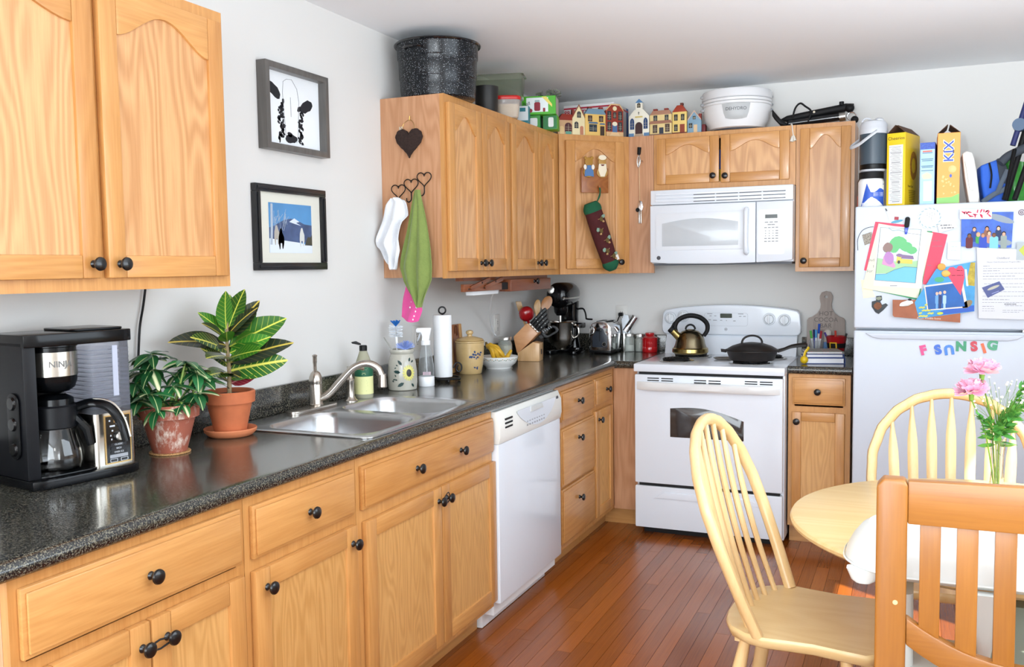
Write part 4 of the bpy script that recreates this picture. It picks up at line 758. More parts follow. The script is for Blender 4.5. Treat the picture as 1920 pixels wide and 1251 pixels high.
# ---- under-cabinet folding rack with drawer, light and white lead
RW = wood('rack_red_wood', '#9c5a30', '#70361a', 'y', ring=.4)
t = thing('under_cabinet_rack', 'reddish wooden folding rack with small drawer hung under the wall cabinets', 'rack', (.24, -1.16, 1.30))
part('rail', MB().box(.24, .258, -1.69, -1.28, 1.318, 1.352), RW, t, bev=.002); part('mount', MB().box(.20, .24, -1.66, -.63, 1.366, 1.3825), RW, t)
part('drawer', MB().box(.20, .265, -1.185, -.64, 1.306, 1.366), RW, t, bev=.003); part('bracket', MB().box(.21, .25, -1.272, -1.19, 1.318, 1.352), SHADOWGAP, t)
for y_ in (-1.62, -1.47): part('link', MB().poly(Fr((.2585, y_, 1.336), (0, .982, .19), (0, -.19, .982)), rr(.21, .019, .008, cx=.09), 0, .008), RW, t, bev=.001)
for y_, z_ in ((-1.66, 1.33), (-1.52, 1.357), (-1.50, 1.333), (-1.37, 1.36)): part('rivet', MB().lathe([(0, .003), (.004, .002), (.005, 0)], fr=Fr((.2665, y_, z_), (0, 1, 0), (0, 0, 1)), n=10), SHADOWGAP, t)
knob(t, Fr((.265, -.88, 1.352), (0, 1, 0), (0, 0, 1)), 0, 0)
t = thing('under_cabinet_light', 'slim white light fitting hanging below the wooden rack', 'light', (.22, -1.42, 1.29)); part('housing', MB().box(.20, .24, -1.56, -1.28, 1.298, 1.3175), WHITEP, t, bev=.004)
part('lead', MB().tube(spline([(.22, -1.30, 1.302), (.16, -1.20, 1.26), (.07, -1.02, 1.16), (.03, -.90, 1.085), (.028, -.86, 1.06)], 6), .0042, 6), WHITEP, t)
# ---- knife block and knives
ff = Fr((.125, -.79, ZC), (.985, .17, 0), (0, 0, 1)); BLK = wood('block_beech', '#e0b98a', '#c4935c', 'z', ring=.5); BLK2 = wood('block_slanted', '#d6a173', '#b87c4c', 'x', ring=.4)
t = thing('knife_block', 'slanted light wood knife block with a small dark badge', 'knife block', ff.P(.06, 0, -.05))
part('base', MB().poly(ff, [(0, 0), (.12, 0), (.122, .098), (.085, .105), (.0, .045)], -.10, 0), BLK, t, bev=.002)
part('slanted_block', MB().poly(ff, [(-.006, .047), (.0, .040), (.108, .145), (.112, .152), (.058, .205), (.05, .206), (-.022, .135), (-.022, .125)], -.095, -.003), BLK2, t, bev=.003)
part('badge', MB().poly(Fr(ff.P(.1222, .05, -.05), ff.n * -1, (0, 0, 1)), rect(.022, .028), .0, .001), M('badge_dark', '#23222a', .3), t)
kd = (ff.u * .707 + Vector((0, 0, .707))); kn_ = (ff.u * -.707 + Vector((0, 0, .707)))
i = 0
for r_ in range(4):
    for c_ in range(2):
        b = ff.P(.102 - .0125 * r_ * 1.02, .158 + .0125 * r_ * 1.02, -.03 - .04 * c_); L_ = [.085, .09, .105, .12][r_] - .01 * c_; i += 1
        k_ = thing('kitchen_knife', ['short', 'medium', 'long', 'longest'][r_] + ' black-handled knife in the ' + ['front', 'rear'][c_] + ' column of the wooden knife block', 'knife', b, group='knives in the block')
        fk = Fr(b, kd, kn_); part('handle', MB().poly(fk, rr(L_, .017, .006, cx=L_/2 + .008, cy=0), -.006, .006), BLACK, k_, bev=.002); part('bolster', MB().poly(fk, rect(.012, .012, .004, 0), -.004, .004), STEEL, k_)
        for q in (.35, .7): part('rivet', MB().lathe([(0, .0008), (.002, .0006), (.0022, 0)], fr=fk.at(.008 + L_ * q, 0, .006), n=8), STEEL, k_)
b = ff.P(.118, .128, -.05); k_ = thing('kitchen_scissors', 'black kitchen scissors with ribbed grips in the knife block', 'scissors', b); fk = Fr(b, (kd * .95 + Vector((.25, .1, -.12))).normalized(), kn_)
part('grip', MB().plate(rr(.095, .05, .022, cx=.06), [rr(.06, .026, .012, cx=.062)], -.006, .006, fk), BLACK, k_, bev=.002); part('shank', MB().poly(fk, rect(.025, .018, .008, 0), -.005, .005), BLACK, k_)
for q in range(5): part('rib', MB().poly(fk, rect(.004, .014, .035 + .012 * q, .019), .006, .0075), M('rib_grey', '#8a8d92', .4), k_)
# ---- crock with ladle and wooden spoons behind the block
c = (.125, -.565, ZC); t = thing('utensil_pot', 'dark round utensil pot standing behind the knife block', 'crock', c); part('pot', MB().lathe([(0, 0), (.055, 0), (.058, .004), (.06, .14), (.062, .145), (.058, .147), (.055, .14), (.053, .01), (0, .008)], c, 32), M('pot_dark', '#3a3430', .35), t)
SPN = wood('spoon_wood', '#b98048', '#8e5726', 'z', ring=.4); SPN2 = wood('spoon_wood_pale', '#c99c58', '#a07433', 'z', ring=.4)
t = thing('ladle', 'red plastic ladle with round bowl above the knife block', 'ladle', (c[0], c[1], ZC + .02)); RED = M('red_plastic', '#a3131a', .22, coat=.4)
lc = Vector((.108, -.62, ZC + .252)); part('bowl', MB().lathe([(0, -.036), (.02, -.034), (.036, -.02), (.043, .0), (.042, .018), (.036, .03), (.025, .038), (0, .042)], fr=Fr(lc, (.9, .4, 0), (.1, -.2, .97)), n=28), RED, t)
part('handle', MB().tube(spline([lc + Vector((.004, 0, -.032)), lc + Vector((.02, .02, -.09)), (c[0], c[1], ZC + .03)], 5), .0075, 10), RED, t)
def spoon(name, label, tip, w_, h_, mat, flat=False):
    t = thing(name, label, 'spoon', (c[0], c[1], ZC + .02)); tp = Vector(tip); bt = Vector((c[0], c[1], ZC + .022)); ax = (tp - bt).normalized(); fr = Fr(tp, (.916, .401, 0), ax)
    part('blade', MB().poly(fr, rr(w_, h_, .006) if flat else ell(w_/2, h_/2, 22), -.004, .004), mat, t, bev=.002); part('handle', MB().tube([bt, tp - ax * h_ * .4], [.005, .006], 8), mat, t)
spoon('wooden_spatula', 'flat wooden spatula with square end left of the red ladle', (.06, -.60, ZC + .29), .032, .06, SPN2, True)
spoon('wooden_spoon', 'narrow olive wood spoon just right of the red ladle', (.14, -.535, ZC + .285), .04, .085, SPN2)
spoon('wooden_spoon', 'broad round wooden spoon beside the stand mixer', (.18, -.49, ZC + .305), .062, .085, SPN)
# ---- stand mixer (local: -y is the front)
t = thing('stand_mixer', 'glossy black bowl-lift stand mixer with steel bowl in the corner', 'mixer', (.215, -.30, ZC), radians(3), world=False); t.scale = (.86, .84, .985); GB = M('mixer_black', '#08080a', .12, spec=.4); BOWL = M('mixer_bowl', '#c9c6c0', .1, metal=1.)
part('base', MB().poly(FX, rr(.19, .10, .04, cx=0, cy=.13), 0, .03).poly(FX, rr(.045, .24, .02, cx=-.085, cy=.02), 0, .022).poly(FX, rr(.045, .24, .02, cx=.085, cy=.02), 0, .022), GB, t, bev=.006)
part('column', MB().loft([[(a * s_, .135 + b * q_, z_) for a, b in rr(.12, .085, .03)] for z_, s_, q_ in ((.02, 1.2, 1.1), (.08, 1.0, 1.), (.22, .95, .95), (.31, 1.05, 1.1))]), GB, t)
hs_ = [(-.185, .5, .42), (-.18, .72, .66), (-.165, .9, .88), (-.12, 1., 1.), (0, 1., 1.), (.1, .98, .97), (.16, .85, .85), (.185, .6, .62), (.192, .3, .3)]
hd = part('head', MB().loft([[(a * s_, y_, .352 + b * q_) for a, b in rr(.158, .148, .07, 7)] for y_, s_, q_ in hs_]), GB, t)
part('trim_band', MB().loft([[(a * s_ * 1.012, y_ * 1.004, .334 + b) for a, b in rr(.158, .014, .006, 3)] for y_, s_, q_ in hs_[1:7]]), STEEL, hd)
part('hub_cap', MB().lathe([(0, .012), (.014, .012), (.0225, .009), (.024, 0)], fr=Fr((-.035, -.178, .385), (1, .15, 0), (0, .12, 1)), n=24), STEEL, hd)
part('planetary', MB().lathe([(0, .232), (.03, .232), (.045, .25), (.05, .285), (0, .285)], (0, -.075, 0), 28), GB, t); part('beater_shaft', MB().tube([(0, -.09, .235), (0, -.09, .18)], .009, 8), STEEL, t)
bw = part('bowl', MB().lathe([(0, .03), (.045, .03), (.05, .035), (.075, .055), (.095, .1), (.098, .19), (.1005, .193), (.098, .196), (.095, .19), (.09, .1), (.07, .06), (0, .05)], (0, -.06, 0), 48), BOWL, t)
part('bowl_handle', MB().tube(spline([(.095, -.08, .175), (.125, -.095, .17), (.13, -.095, .12), (.095, -.08, .1)], 5), .006, 8), BOWL, bw)
part('bowl_arm', MB().box(-.115, -.1, -.08, .13, .155, .175).box(.1, .115, -.08, .13, .155, .175).box(-.115, .115, .085, .13, .15, .18), GB, t, bev=.003)
part('lift_lever', MB().tube(spline([(.06, .13, .262), (.1, .12, .264), (.122, .10, .24), (.13, .09, .215), (.14, .07, .205), (.185, .05, .203)], 5), .0055, 8), MATTEB, t)
# ---- toaster
t = thing('toaster', 'chrome two-slot toaster with dark end panel beside the mixer', 'toaster', (.428, -.165, ZC)); x0, x1, y0, y1 = .36, .496, -.28, -.06
part('body', MB().loft([[(.428 + a * .93, y_, ZC + .018 + b) for a, b in [(-.07, 0), (.07, 0), (.073, .1), (.068, .14), (.05, .162), (.02, .17), (-.02, .17), (-.05, .162), (-.068, .14), (-.073, .1)]] for y_ in (y0, y1)]), CHROME, t, bev=.006)
part('base', MB().box(x0 + .002, x1 - .002, y0 - .004, y1 + .002, ZC + .006, ZC + .022), BLACK, t, bev=.004)
for x_ in (x0 + .02, x1 - .02):
    for y_ in (y0 + .02, y1 - .02): part('foot', MB().lathe([(0, 0), (.008, 0), (.009, .007), (0, .007)], (x_, y_, ZC), 10), BLACK, t)
for x_ in (.404, .452): part('slot', MB().box(x_ - .011, x_ + .011, y0 + .04, y1 - .04, ZC + .186, ZC + .1892), SHADOWGAP, t)
f = Fr((.428, y0, ZC + .02), (1, 0, 0), (0, 0, 1)); pn = part('end_panel', MB().poly(f, [(-.045, .02), (.045, .02), (.045, .085), (.03, .105), (.02, .128), (0, .135), (-.02, .128), (-.03, .105), (-.045, .085)], .0005, .006), M('panel_slate', '#2e333c', .35), t, bev=.002)
part('lever_slot', MB().poly(f, rect(.006, .06, 0, .085), .006, .0066), SHADOWGAP, pn); part('lever', MB().box(.413, .443, y0 - .03, y0 - .006, ZC + .135, ZC + .147), BLACK, pn, bev=.003)
part('dial', MB().lathe([(0, .011), (.009, .01), (.011, 0)], fr=f.at(.028, .038, .006), n=20), BLACK, pn); part('dial_ring', MB().plate(ell(.0135, n=24), [ell(.0115, n=24)], .006, .0068, f.at(.028, .038)), STEEL, pn)
t = thing('foil_roll', 'shiny metal cylinder leaning behind the chrome toaster', 'canister', (.555, -.08, ZC)); part('tube', MB().tube([(.515, -.052, ZC + .12), (.575, -.048, ZC + .21)], .021, 20), CHROME, t)
part('stand', MB().box(.499, .512, -.06, -.04, ZC + .0, ZC + .11), STEEL, t, bev=.004)
one('napkin_fan', MB().poly(Fr((.520, -.055, ZC + .0), (1, .1, 0), (0, 0, 1)), [(-.01, 0), (.01, 0), (.026, .15), (.012, .215), (-.012, .22), (-.028, .19)], -.003, .003), M('pale_plastic_blue', '#d5dde4', .3), 'pale upright plastic scoop standing behind the toaster', 'scoop', bev=.001)
def jar(c, r_, h_, label, fill, fh, lidmat):
    t = thing('glass_jar', label, 'jar', c); part('glass', MB().lathe([(0, 0), (r_ * .95, 0), (r_, .004), (r_, h_ * .66), (r_ * .8, h_ * .8), (r_ * .8, h_ * .86), (r_ * .74, h_ * .86), (r_ * .74, h_ * .8), (r_ * .92, h_ * .65), (r_ * .92, .006), (0, .004)], c, 28), MATS['jar_glass'], t)
    part('filling', MB().lathe([(0, .005), (r_ * .9, .005), (r_ * .9, fh), (0, fh + .002)], c, 24), fill, t); part('lid', MB().lathe([(0, h_), (r_ * .86, h_), (r_ * .9, h_ - .003), (r_ * .9, h_ * .85), (0, h_ * .85)], c, 28), lidmat, t)
jar((.545, -.072, ZC), .031, .108, 'small glass jar of white salt with metal lid', M('salt', '#eceef0', .9), .04, STEEL)
jar((.608, -.066, ZC), .029, .106, 'small glass jar with metal lid beside the red canister', M('spice_grey', '#a8aaa8', .9), .075, STEEL)
c = (.672, -.085, ZC); t = thing('red_canister', 'small glossy red ceramic canister with knobbed lid left of the stove', 'canister', c); REDC = M('red_ceramic', '#b3161b', .15, coat=.6)
part('jar', MB().lathe([(0, 0), (.043, 0), (.046, .004), (.046, .03), (.0445, .034), (.046, .038), (.046, .078), (.048, .082), (.046, .086), (0, .086)], c, 36), REDC, t); part('lid', MB().lathe([(0, .087), (.044, .087), (.03, .095), (.025, .1), (.028, .108), (.027, .114), (.02, .117), (0, .118)], c, 32), REDC, t)
text('TEA', .017, M('red_dark', '#d24a48', .3), t, Cyl((c[0], c[1], c[2] + .057), .0462, toward_cam(c[0], c[1])), .0006, wrap=True)
# ---- kettle on the rear left burner
zb_ = .932; c = (.962, -.30, zb_); t = thing('kettle', 'bronze-tinted steel whistling kettle with black handle on rear left burner', 'kettle', c); BRZ = M('kettle_bronze', '#7f745c', .2, metal=1.); BRZ2 = M('kettle_gold', '#9a8654', .22, metal=1.)
part('body', MB().lathe([(0, .0), (.088, 0), (.094, .006), (.096, .018), (.09, .036), (.083, .055), (.078, .08), (.066, .108), (.047, .126), (.030, .132), (0, .132)], c, 48), BRZ, t); part('foot_ring', MB().lathe([(.096, .006), (.1, .012), (.098, .03), (.0915, .036), (.095, .018)], c, 48), BRZ2, t)
part('lid', MB().lathe([(0, .139), (.015, .138), (.028, .134), (.030, .131), (0, .131)], c, 28), BRZ, t); part('lid_handle', MB().tube([Vector(c) + Vector((.916, .401, 0)) * (.026 * cos(pi * k/14)) + Vector((0, 0, .136 + .026 * sin(pi * k/14))) for k in range(15)], .0055, 10), BLACK, t)
au = Vector((.916, .401, 0)); K = lambda a, z_, b=0.: Vector(c) + au * a + Vector((0, 0, z_))
part('spout', MB().tube([K(-.062, .092), K(-.088, .118), K(-.104, .135)], [.022, .0195, .019], 16), BRZ2, t); part('whistle', MB().tube([K(-.100, .131), K(-.112, .143)], [.0215, .020], 14), MATTEB, t)
part('handle', MB().tube(spline([K(-.072, .108), K(-.085, .15), K(-.065, .19), K(-.01, .212), K(.05, .203), K(.09, .17), K(.094, .13), K(.074, .098)], 6), [.011 + .003 * sin(pi * i/42) for i in range(43)], 12, flat=.8), MATTEB, t)
part('trigger', MB().tube([K(-.108, .142), K(-.09, .175), K(-.08, .18)], .0055, 8), MATTEB, t)
# ---- skillet with lid on the front right burner
c = (1.338, -.55, zb_); t = thing('cast_iron_skillet', 'black cast iron skillet with domed lid on front right burner', 'skillet', c); CI = M('cast_iron', '#1c1715', .45, metal=.2, var=.1, vscale=80)
part('pan', MB().lathe([(0, 0), (.105, 0), (.112, .003), (.128, .046), (.134, .05), (.134, .054), (.129, .055), (.123, .048), (.108, .008), (0, .006)], c, 52), CI, t)
hd_ = Vector((.96, .28, 0)).normalized(); K = lambda a, z_: Vector(c) + hd_ * a + Vector((0, 0, z_))
part('handle', MB().tube(spline([K(.128, .046), K(.16, .055), K(.20, .07), K(.255, .077), K(.275, .075)], 4), [.012, .0115, .011, .0105, .010, .010, .0105, .011, .012, .0125, .013, .0135, .014, .014, .014, .013, .010], 10, flat=.55), CI, t)
part('helper_handle', MB().tube(spline([K(-.128, .047), K(-.15, .05), K(-.155, .05), K(-.13, .046)], 3), .008, 8), CI, t)
lid = part('lid', MB().lathe([(0, .092), (.02, .0915), (.06, .086), (.1, .073), (.122, .06), (.128, .056), (.126, .054), (0, .054)], c, 52), CI, t); uh = Vector((.916, .401, 0))
part('lid_handle', MB().tube([Vector(c) + uh * (.052 * cos(pi * k/16)) + Vector((0, 0, .084 + .042 * sin(pi * k/16) ** .8)) for k in range(17)], .0055, 10, flat=.8), CI, lid)
c = (1.165, -.40, .9142); t = thing('spoon_rest', 'grey metal spoon rest lying beside the skillet', 'spoon rest', c); PEW = M('pewter', '#a9a49b', .35, metal=.9); ff = Fr(c, (.95, .3, 0), (-.3, .95, 0))
part('dish', MB().loft([[ff.P(a * s_, b * s_, z_) for a, b in ell(.055, .036, 24)] for z_, s_ in ((0, .6), (.004, .85), (.012, 1.), (.013, .97), (.007, .8), (.004, .5))]), PEW, t); part('rest_handle', MB().poly(ff, rr(.05, .018, .008, cx=.07), .006, .01), PEW, t, bev=.002)
# ================================================================== pictures and things hung on walls and cupboards
PAPER = M('paper', '#dfe0de', .8); INK = M('ink_black', '#1c1d22', .7); INKG = M('ink_grey', '#77797e', .7)
# cow print in a deep grey frame
f = Fr((.001, -2.752, 1.852), (0, 1, 0), (0, 0, 1)); w_, h_ = .372, .303; t = thing('framed_cow_print', 'black and white cow drawing in a deep grey wooden frame', 'picture', (.02, -2.57, 1.85)); GF = wood('grey_frame_wood', '#6f6c68', '#4f4c49', 'z', ring=.3)
fr_ = part('frame', MB().plate(rect(w_, h_, w_/2, h_/2), [rect(w_ - .044, h_ - .044, w_/2, h_/2)], 0, .04, f), GF, t, bev=.0015)
pr_ = part('print', MB().poly(f, rect(w_ - .04, h_ - .04, w_/2, h_/2), .004, .008), M('print_white', '#e9edf0', .7, var=.03, vscale=6), t)
g = f.at(w_/2, h_/2, .0081); mb = MB(); rn = random.Random(21)
mb.poly(g.at(-.105, .062, 0, -.5), blob(.085, .042, 16, .12, 3), 0, .0004); mb.poly(g.at(.085, .03, 0, .4), blob(.085, .042, 16, .12, 4), 0, .0004)
for sgn, cx in ((-1, -.068), (1, .052)):
    for k in range(26):
        b = .03 - .0052 * k; mb.poly(g.at(cx + sgn * rn.uniform(-.012, .02) - .004 * sgn, b + .0 - .01, 0, rn.uniform(0, 3)), blob(rn.uniform(.01, .024), rn.uniform(.008, .016), 8, .35, k * 7 + sgn), 0, .0003)
mb.poly(g.at(-.052, .03), blob(.014, .022, 9, .2, 8), 0, .0004); mb.poly(g.at(.042, .012), blob(.013, .016, 9, .2, 9), 0, .0004)
mb.poly(g.at(-.012, -.1, 0, .1), blob(.075, .032, 14, .15, 12), 0, .0004); mb.poly(g.at(-.018, -.085, 0, -.2), blob(.03, .02, 10, .2, 13), 0, .0004)
part('cow_drawing', mb, INK, pr_); mb = MB()
for pts in ([(-.05, .1), (-.055, .06), (-.05, .0), (-.045, -.06), (-.04, -.1)], [(.03, .085), (.04, .04), (.035, -.03), (.03, -.085), (.02, -.11)], [(-.05, .1), (-.03, .112), (0, .115), (.03, .085)], [(-.01, .05), (-.008, -.02)]): mb.tube([g.P(a, b, .0002) for a, b in pts], .0009, 4)
part('cow_lines', mb, INKG, pr_)
# photograph with black frame
f = Fr((.001, -2.803, 1.427), (0, 1, 0), (0, 0, 1)); w_, h_ = .412, .302; t = thing('framed_horse_photo', 'snowy photo of pale horses and a mountain in a black frame', 'picture', (.02, -2.6, 1.427)); BF = M('frame_black', '#17181c', .3, coat=.3)
for a, b, ww, hh in ((w_/2, .0135, w_, .027), (w_/2, h_ - .0135, w_, .027), (.0135, h_/2, .027, h_ - .054), (w_ - .0135, h_/2, .027, h_ - .054)): part('frame_bar', MB().poly(f, rect(ww, hh, a, b), 0, .022).poly(f, rect(ww * .96 if ww > .1 else .011, hh * .97 if hh > .1 else .011, a, b), .022, .028), BF, t, bev=.003)
part('mat_board', MB().poly(f, rect(w_ - .05, h_ - .05, w_/2, h_/2), .003, .009), M('mat_cream', '#e3e2d6', .8), t)
ph = part('photo', MB().poly(f, rect(.25, .178, w_/2, h_/2), .0091, .0096), M('photo_sky', '#5d9bd2', .5, var=.2, vscale=5), t); g = f.at(w_/2, h_/2, .0097)
part('mountain', MB().poly(g, [(-.125, -.05), (.125, -.05), (.125, .015), (.08, .018), (.04, .03), (.0, .036), (-.04, .03), (-.09, .01), (-.125, .0)], 0, .0002), M('photo_mountain', '#4d5f86', .6, var=.25, vscale=30), ph)
part('snow', MB().poly(g, [(-.125, -.089), (.125, -.089), (.125, -.062), (.04, -.05), (-.03, -.045), (-.125, -.038)], .0003, .0005), M('photo_snow', '#e3ecf6', .6), ph)
part('snow_cap', MB().poly(g, [(-.01, .024), (.02, .038), (.05, .026), (.03, .022), (.06, .012), (.02, .018)], .0003, .0005), MATS['photo_snow'], ph)
part('trees', MB().poly(g, [(.08, -.06), (.125, -.06), (.125, -.02), (.115, -.03), (.1, -.028), (.09, -.04)], .0003, .0005), M('photo_trees', '#4c4a3c', .7), ph)
mb = MB()
for x_ in (-.118, -.113): mb.tube([g.P(x_, -.06, .0004), g.P(x_ + .004, .0, .0004), g.P(x_ + .006, .085, .0004)], .003, 5)
rn = random.Random(6)
for k in range(16): a = rn.uniform(-.1, -.02); mb.tube([g.P(a, rn.uniform(-.01, .03), .0004), g.P(a + rn.uniform(-.02, .03), rn.uniform(.03, .07), .0004)], .0007, 4)
part('birch', mb, M('photo_birch', '#b9c4d2', .7), ph)
for k, (cx, cy, s_, mt) in enumerate(((-.085, -.025, 1.0, '#b9b4aa'), (-.06, -.04, 1.15, '#8d8680'), (.062, -.03, 1.0, '#d9dcd8'))):
    g2 = g.at(cx, cy, .0006 + .0002 * k); mh = M('photo_horse%d' % k, mt, .7); part('horse', MB().poly(g2, [(-.014 * s_, -.01), (-.012 * s_, .012), (-.006, .028 * s_), (-.003, .034 * s_), (.004, .034 * s_), (.008, .022), (.015 * s_, .008), (.015 * s_, -.012), (.010, -.034), (.006, -.034), (.004, -.014), (-.004, -.014), (-.006, -.036), (-.01, -.036)], 0, .0003), mh, ph)
part('glazing', MB().poly(f, rect(w_ - .052, h_ - .052, w_/2, h_/2), .0108, .0118), M('frame_glass', '#ffffff', .02, trans=1., ior=1.05), t)
# heart plaque, heart hooks, towels on the cupboard's side
YS = -1.9455; fs = Fr((0, YS, 0), (1, 0, 0), (0, 0, 1)); t = thing('heart_wreath', 'dark brown bark heart with wire loop hanging on the cabinet side', 'ornament', (.143, YS, 1.89))
hp = heart(.125, .125, 60); hp = [(a * (1 + .02 * ((i * 7) % 3 - 1)), b * (1 + .02 * ((i * 5) % 3 - 1))) for i, (a, b) in enumerate(hp)]
part('heart', MB().poly(fs.at(.143, 1.952), hp, .001, .014), M('bark_brown', '#33231e', .9, var=.4, vscale=120, bump=1., bscale=200), t, bev=.003)
part('wire', MB().tube(spline([fs.P(.11, 2.005, .008), fs.P(.118, 2.035, .006), fs.P(.145, 2.05, .004), fs.P(.165, 2.035, .006), fs.P(.17, 2.01, .008)], 5), .0011, 5).tube([fs.P(.145, 2.05, .004), fs.P(.147, 2.066, .004)], .002, 5), M('brass_wire', '#a8894a', .3, metal=1.), t)
rn = random.Random(3); mb = MB()
for k in range(9): mb.sphere(fs.P(.10 + .004 * (k % 4), 2.012 + .0045 * (k // 3), .010), .0026, 6)
part('beads', mb, M('tiny_flowers', '#d8cdbb', .7), t)
t = thing('heart_hook_rack', 'black wire rack of three stepped hearts with hooks', 'hook rack', (.147, YS, 1.70)); WIRE = M('black_wire', '#17120f', .5, metal=.4)
for k, (cx, cz) in enumerate(((.085, 1.752), (.1475, 1.773), (.2105, 1.797))):
    q = heart(.068, .062, 40); part('heart_loop', MB().tube([fs.P(cx + a, cz + b, .006) for a, b in q], .0022, 6, closed=True), WIRE, t); part('dot', MB().sphere(fs.P(cx, cz + .022, .005), .0045, 8), WIRE, t)
    part('hook', MB().tube(spline([fs.P(cx, cz - .03, .006), fs.P(cx, cz - .055, .007), fs.P(cx - .005, cz - .066, .016), fs.P(cx - .012, cz - .063, .022), fs.P(cx - .013, cz - .05, .023)], 4), .0026, 6), WIRE, t)
def cloth(name, label, mat, fr, outline_l, outline_r, depth=.02, folds=3, seed=0, z0=.012, rows=24, rump=0.):
    """hanging cloth between a left and a right edge (lists of (x, z) from top to bottom)"""
    L_ = [Vector((a, b, 0)) for a, b in outline_l]; R_ = [Vector((a, b, 0)) for a, b in outline_r]
    def along(P, s_):
        q = s_ * (len(P) - 1); i = min(int(q), len(P) - 2); return P[i].lerp(P[i+1], q - i)
    def fn(u, v):
        p_ = along(L_, v).lerp(along(R_, v), u); d = z0 + depth * (.5 + .5 * sin(u * pi * 2 * folds + seed + 2.2 * v)) * (.25 + .75 * min(1, v * 2)) + .012 * sin(pi * u) + rump * (sin(9 * v + 5 * u + seed) * sin(7 * u - 3 * v) + .6 * sin(17 * v - 6 * u)); return fr.P(p_.x, p_.y, d)
    mb = MB().grid(fn, 26, rows, thick=.003); return one(name, mb, mat, label, 'towel', bev=0, ang=80)
TW = M('terry_white', '#e8eaee', .95, bump=.5, bscale=260, sheen=.3); TG = M('waffle_green', '#7c8d4a', .95, bump=.5, bscale=160, sheen=.2, var=.06, vscale=60)
tw_ = cloth('hand_towel', 'rumpled white terry towel hanging from the left heart hook', TW, fs.at(0, 0, .012), [(.07, 1.722), (.045, 1.69), (.026, 1.62), (.012, 1.56), (.006, 1.525), (.020, 1.50), (.045, 1.455), (.075, 1.424)], [(.10, 1.724), (.145, 1.71), (.154, 1.65), (.13, 1.62), (.113, 1.555), (.118, 1.50), (.10, 1.445), (.085, 1.424)], .026, 2, .5, z0=.022, rump=.009)
cloth('hand_towel', 'long olive green kitchen towel hanging from the right heart hook', TG, fs.at(0, 0, .03), [(.19, 1.752), (.172, 1.68), (.148, 1.58), (.122, 1.49), (.108, 1.43), (.124, 1.37), (.165, 1.305), (.198, 1.264)], [(.212, 1.752), (.226, 1.69), (.244, 1.59), (.262, 1.50), (.266, 1.44), (.262, 1.375), (.236, 1.32), (.212, 1.264)], .020, 2.5, 2., rump=.0035)
PK = M('pink_cloth', '#e2559a', .9, sheen=.2); t = thing('baby_sock', 'pink polka-dot cloth peeking out below the green towel', 'cloth', (.14, YS, 1.2)); ff = fs.at(0, 0, .004)
PL, PR_ = [(.118, 1.352), (.106, 1.305), (.098, 1.262), (.091, 1.222)], [(.15, 1.342), (.174, 1.295), (.187, 1.25), (.170, 1.203)]
def pk(u, v):
    q = min(v * 3, 2.999); i = int(q); s_ = q - i; L0 = [PL[i][k] * (1 - s_) + PL[i+1][k] * s_ for k in (0, 1)]; R0 = [PR_[i][k] * (1 - s_) + PR_[i+1][k] * s_ for k in (0, 1)]
    return ff.P(L0[0] * (1 - u) + R0[0] * u, L0[1] * (1 - u) + R0[1] * u - .012 * sin(pi * u) * v, .004 + .012 * sin(pi * u) + .006 * sin(9 * u + 3 * v))
part('cloth', MB().grid(pk, 14, 12, thick=.004), PK, t, ang=80); mb = MB()
for a, b in ((.148, 1.285), (.155, 1.265), (.165, 1.245), (.14, 1.262), (.158, 1.225), (.146, 1.238), (.17, 1.262), (.152, 1.21)): mb.sphere(ff.P(a, b, .020), .0042, 8, sy=.4)
part('dot', mb, M('dot_white', '#f4eef2', .8), t)
# wooden plaque and bag holder on the corner door
fd2 = Fr(fd.P(0, 0, .020), fd.u, fd.v); t = thing('bear_plaque', 'square wooden plaque with two painted bears on the corner cabinet door', 'plaque', fd2.P(.16, .42)); BRW = wood('plaque_wood', '#a9682f', '#84481b', 'x', ring=.5)
part('board', MB().poly(fd2, rect(.165, .135, .168, .485), .0, .012), BRW, t, bev=.002); BEAR = M('bear_brown', '#a67a2c', .5); g = fd2.at(.168, .56, .012)
for cx, nm, bod, bc in ((-.04, 'bear', '#4f76a8', '#a67a2c'), (.042, 'bear', '#e8ddc4', '#b48b4a')):
    b_ = part('bear', MB().poly(g.at(cx, .025), ell(.024, .024, 20), 0, .008).poly(g.at(cx - .02, .046), ell(.009, n=12), 0, .008).poly(g.at(cx + .02, .046), ell(.009, n=12), 0, .008).poly(g.at(cx, -.03), ell(.034, .03, 20), 0, .007), M('bear_' + bc[1:], bc, .5), t, bev=.002)
    if bc == '#a67a2c':
        part('overalls', MB().poly(g.at(cx, -.024), [(-.012, .03), (.012, .03), (.012, .014), (.026, .0), (.028, -.032), (.004, -.028), (-.004, -.028), (-.028, -.032), (-.026, .0), (-.012, .014)], .008, .010), M('paint_blue', bod, .5), b_); part('sleeves', MB().poly(g.at(cx - .024, -.004), ell(.009, .014, 12), .0075, .0095).poly(g.at(cx + .024, -.004), ell(.009, .014, 12), .0075, .0095), M('paint_white', '#e9e4da', .5), b_)
    else: part('beard', MB().poly(g.at(cx, -.02), [(-.022, .035), (.022, .035), (.026, .0), (.012, -.034), (-.012, -.034), (-.026, 0)], .008, .010).poly(g.at(cx, .05), ell(.024, .014, 16), .0085, .0105), M('paint_cream', bod, .5), b_); part('smile', MB().poly(g.at(cx, .01), [(-.012, .002), (.012, .002), (.006, -.006), (-.006, -.006)], .0105, .0112), M('paint_maroon', '#6a2a26', .5), b_)
part('peg', MB().lathe([(0, .02), (.006, .019), (.006, 0)], fr=fd2.at(.188, .45, .012), n=12), BRW, t)
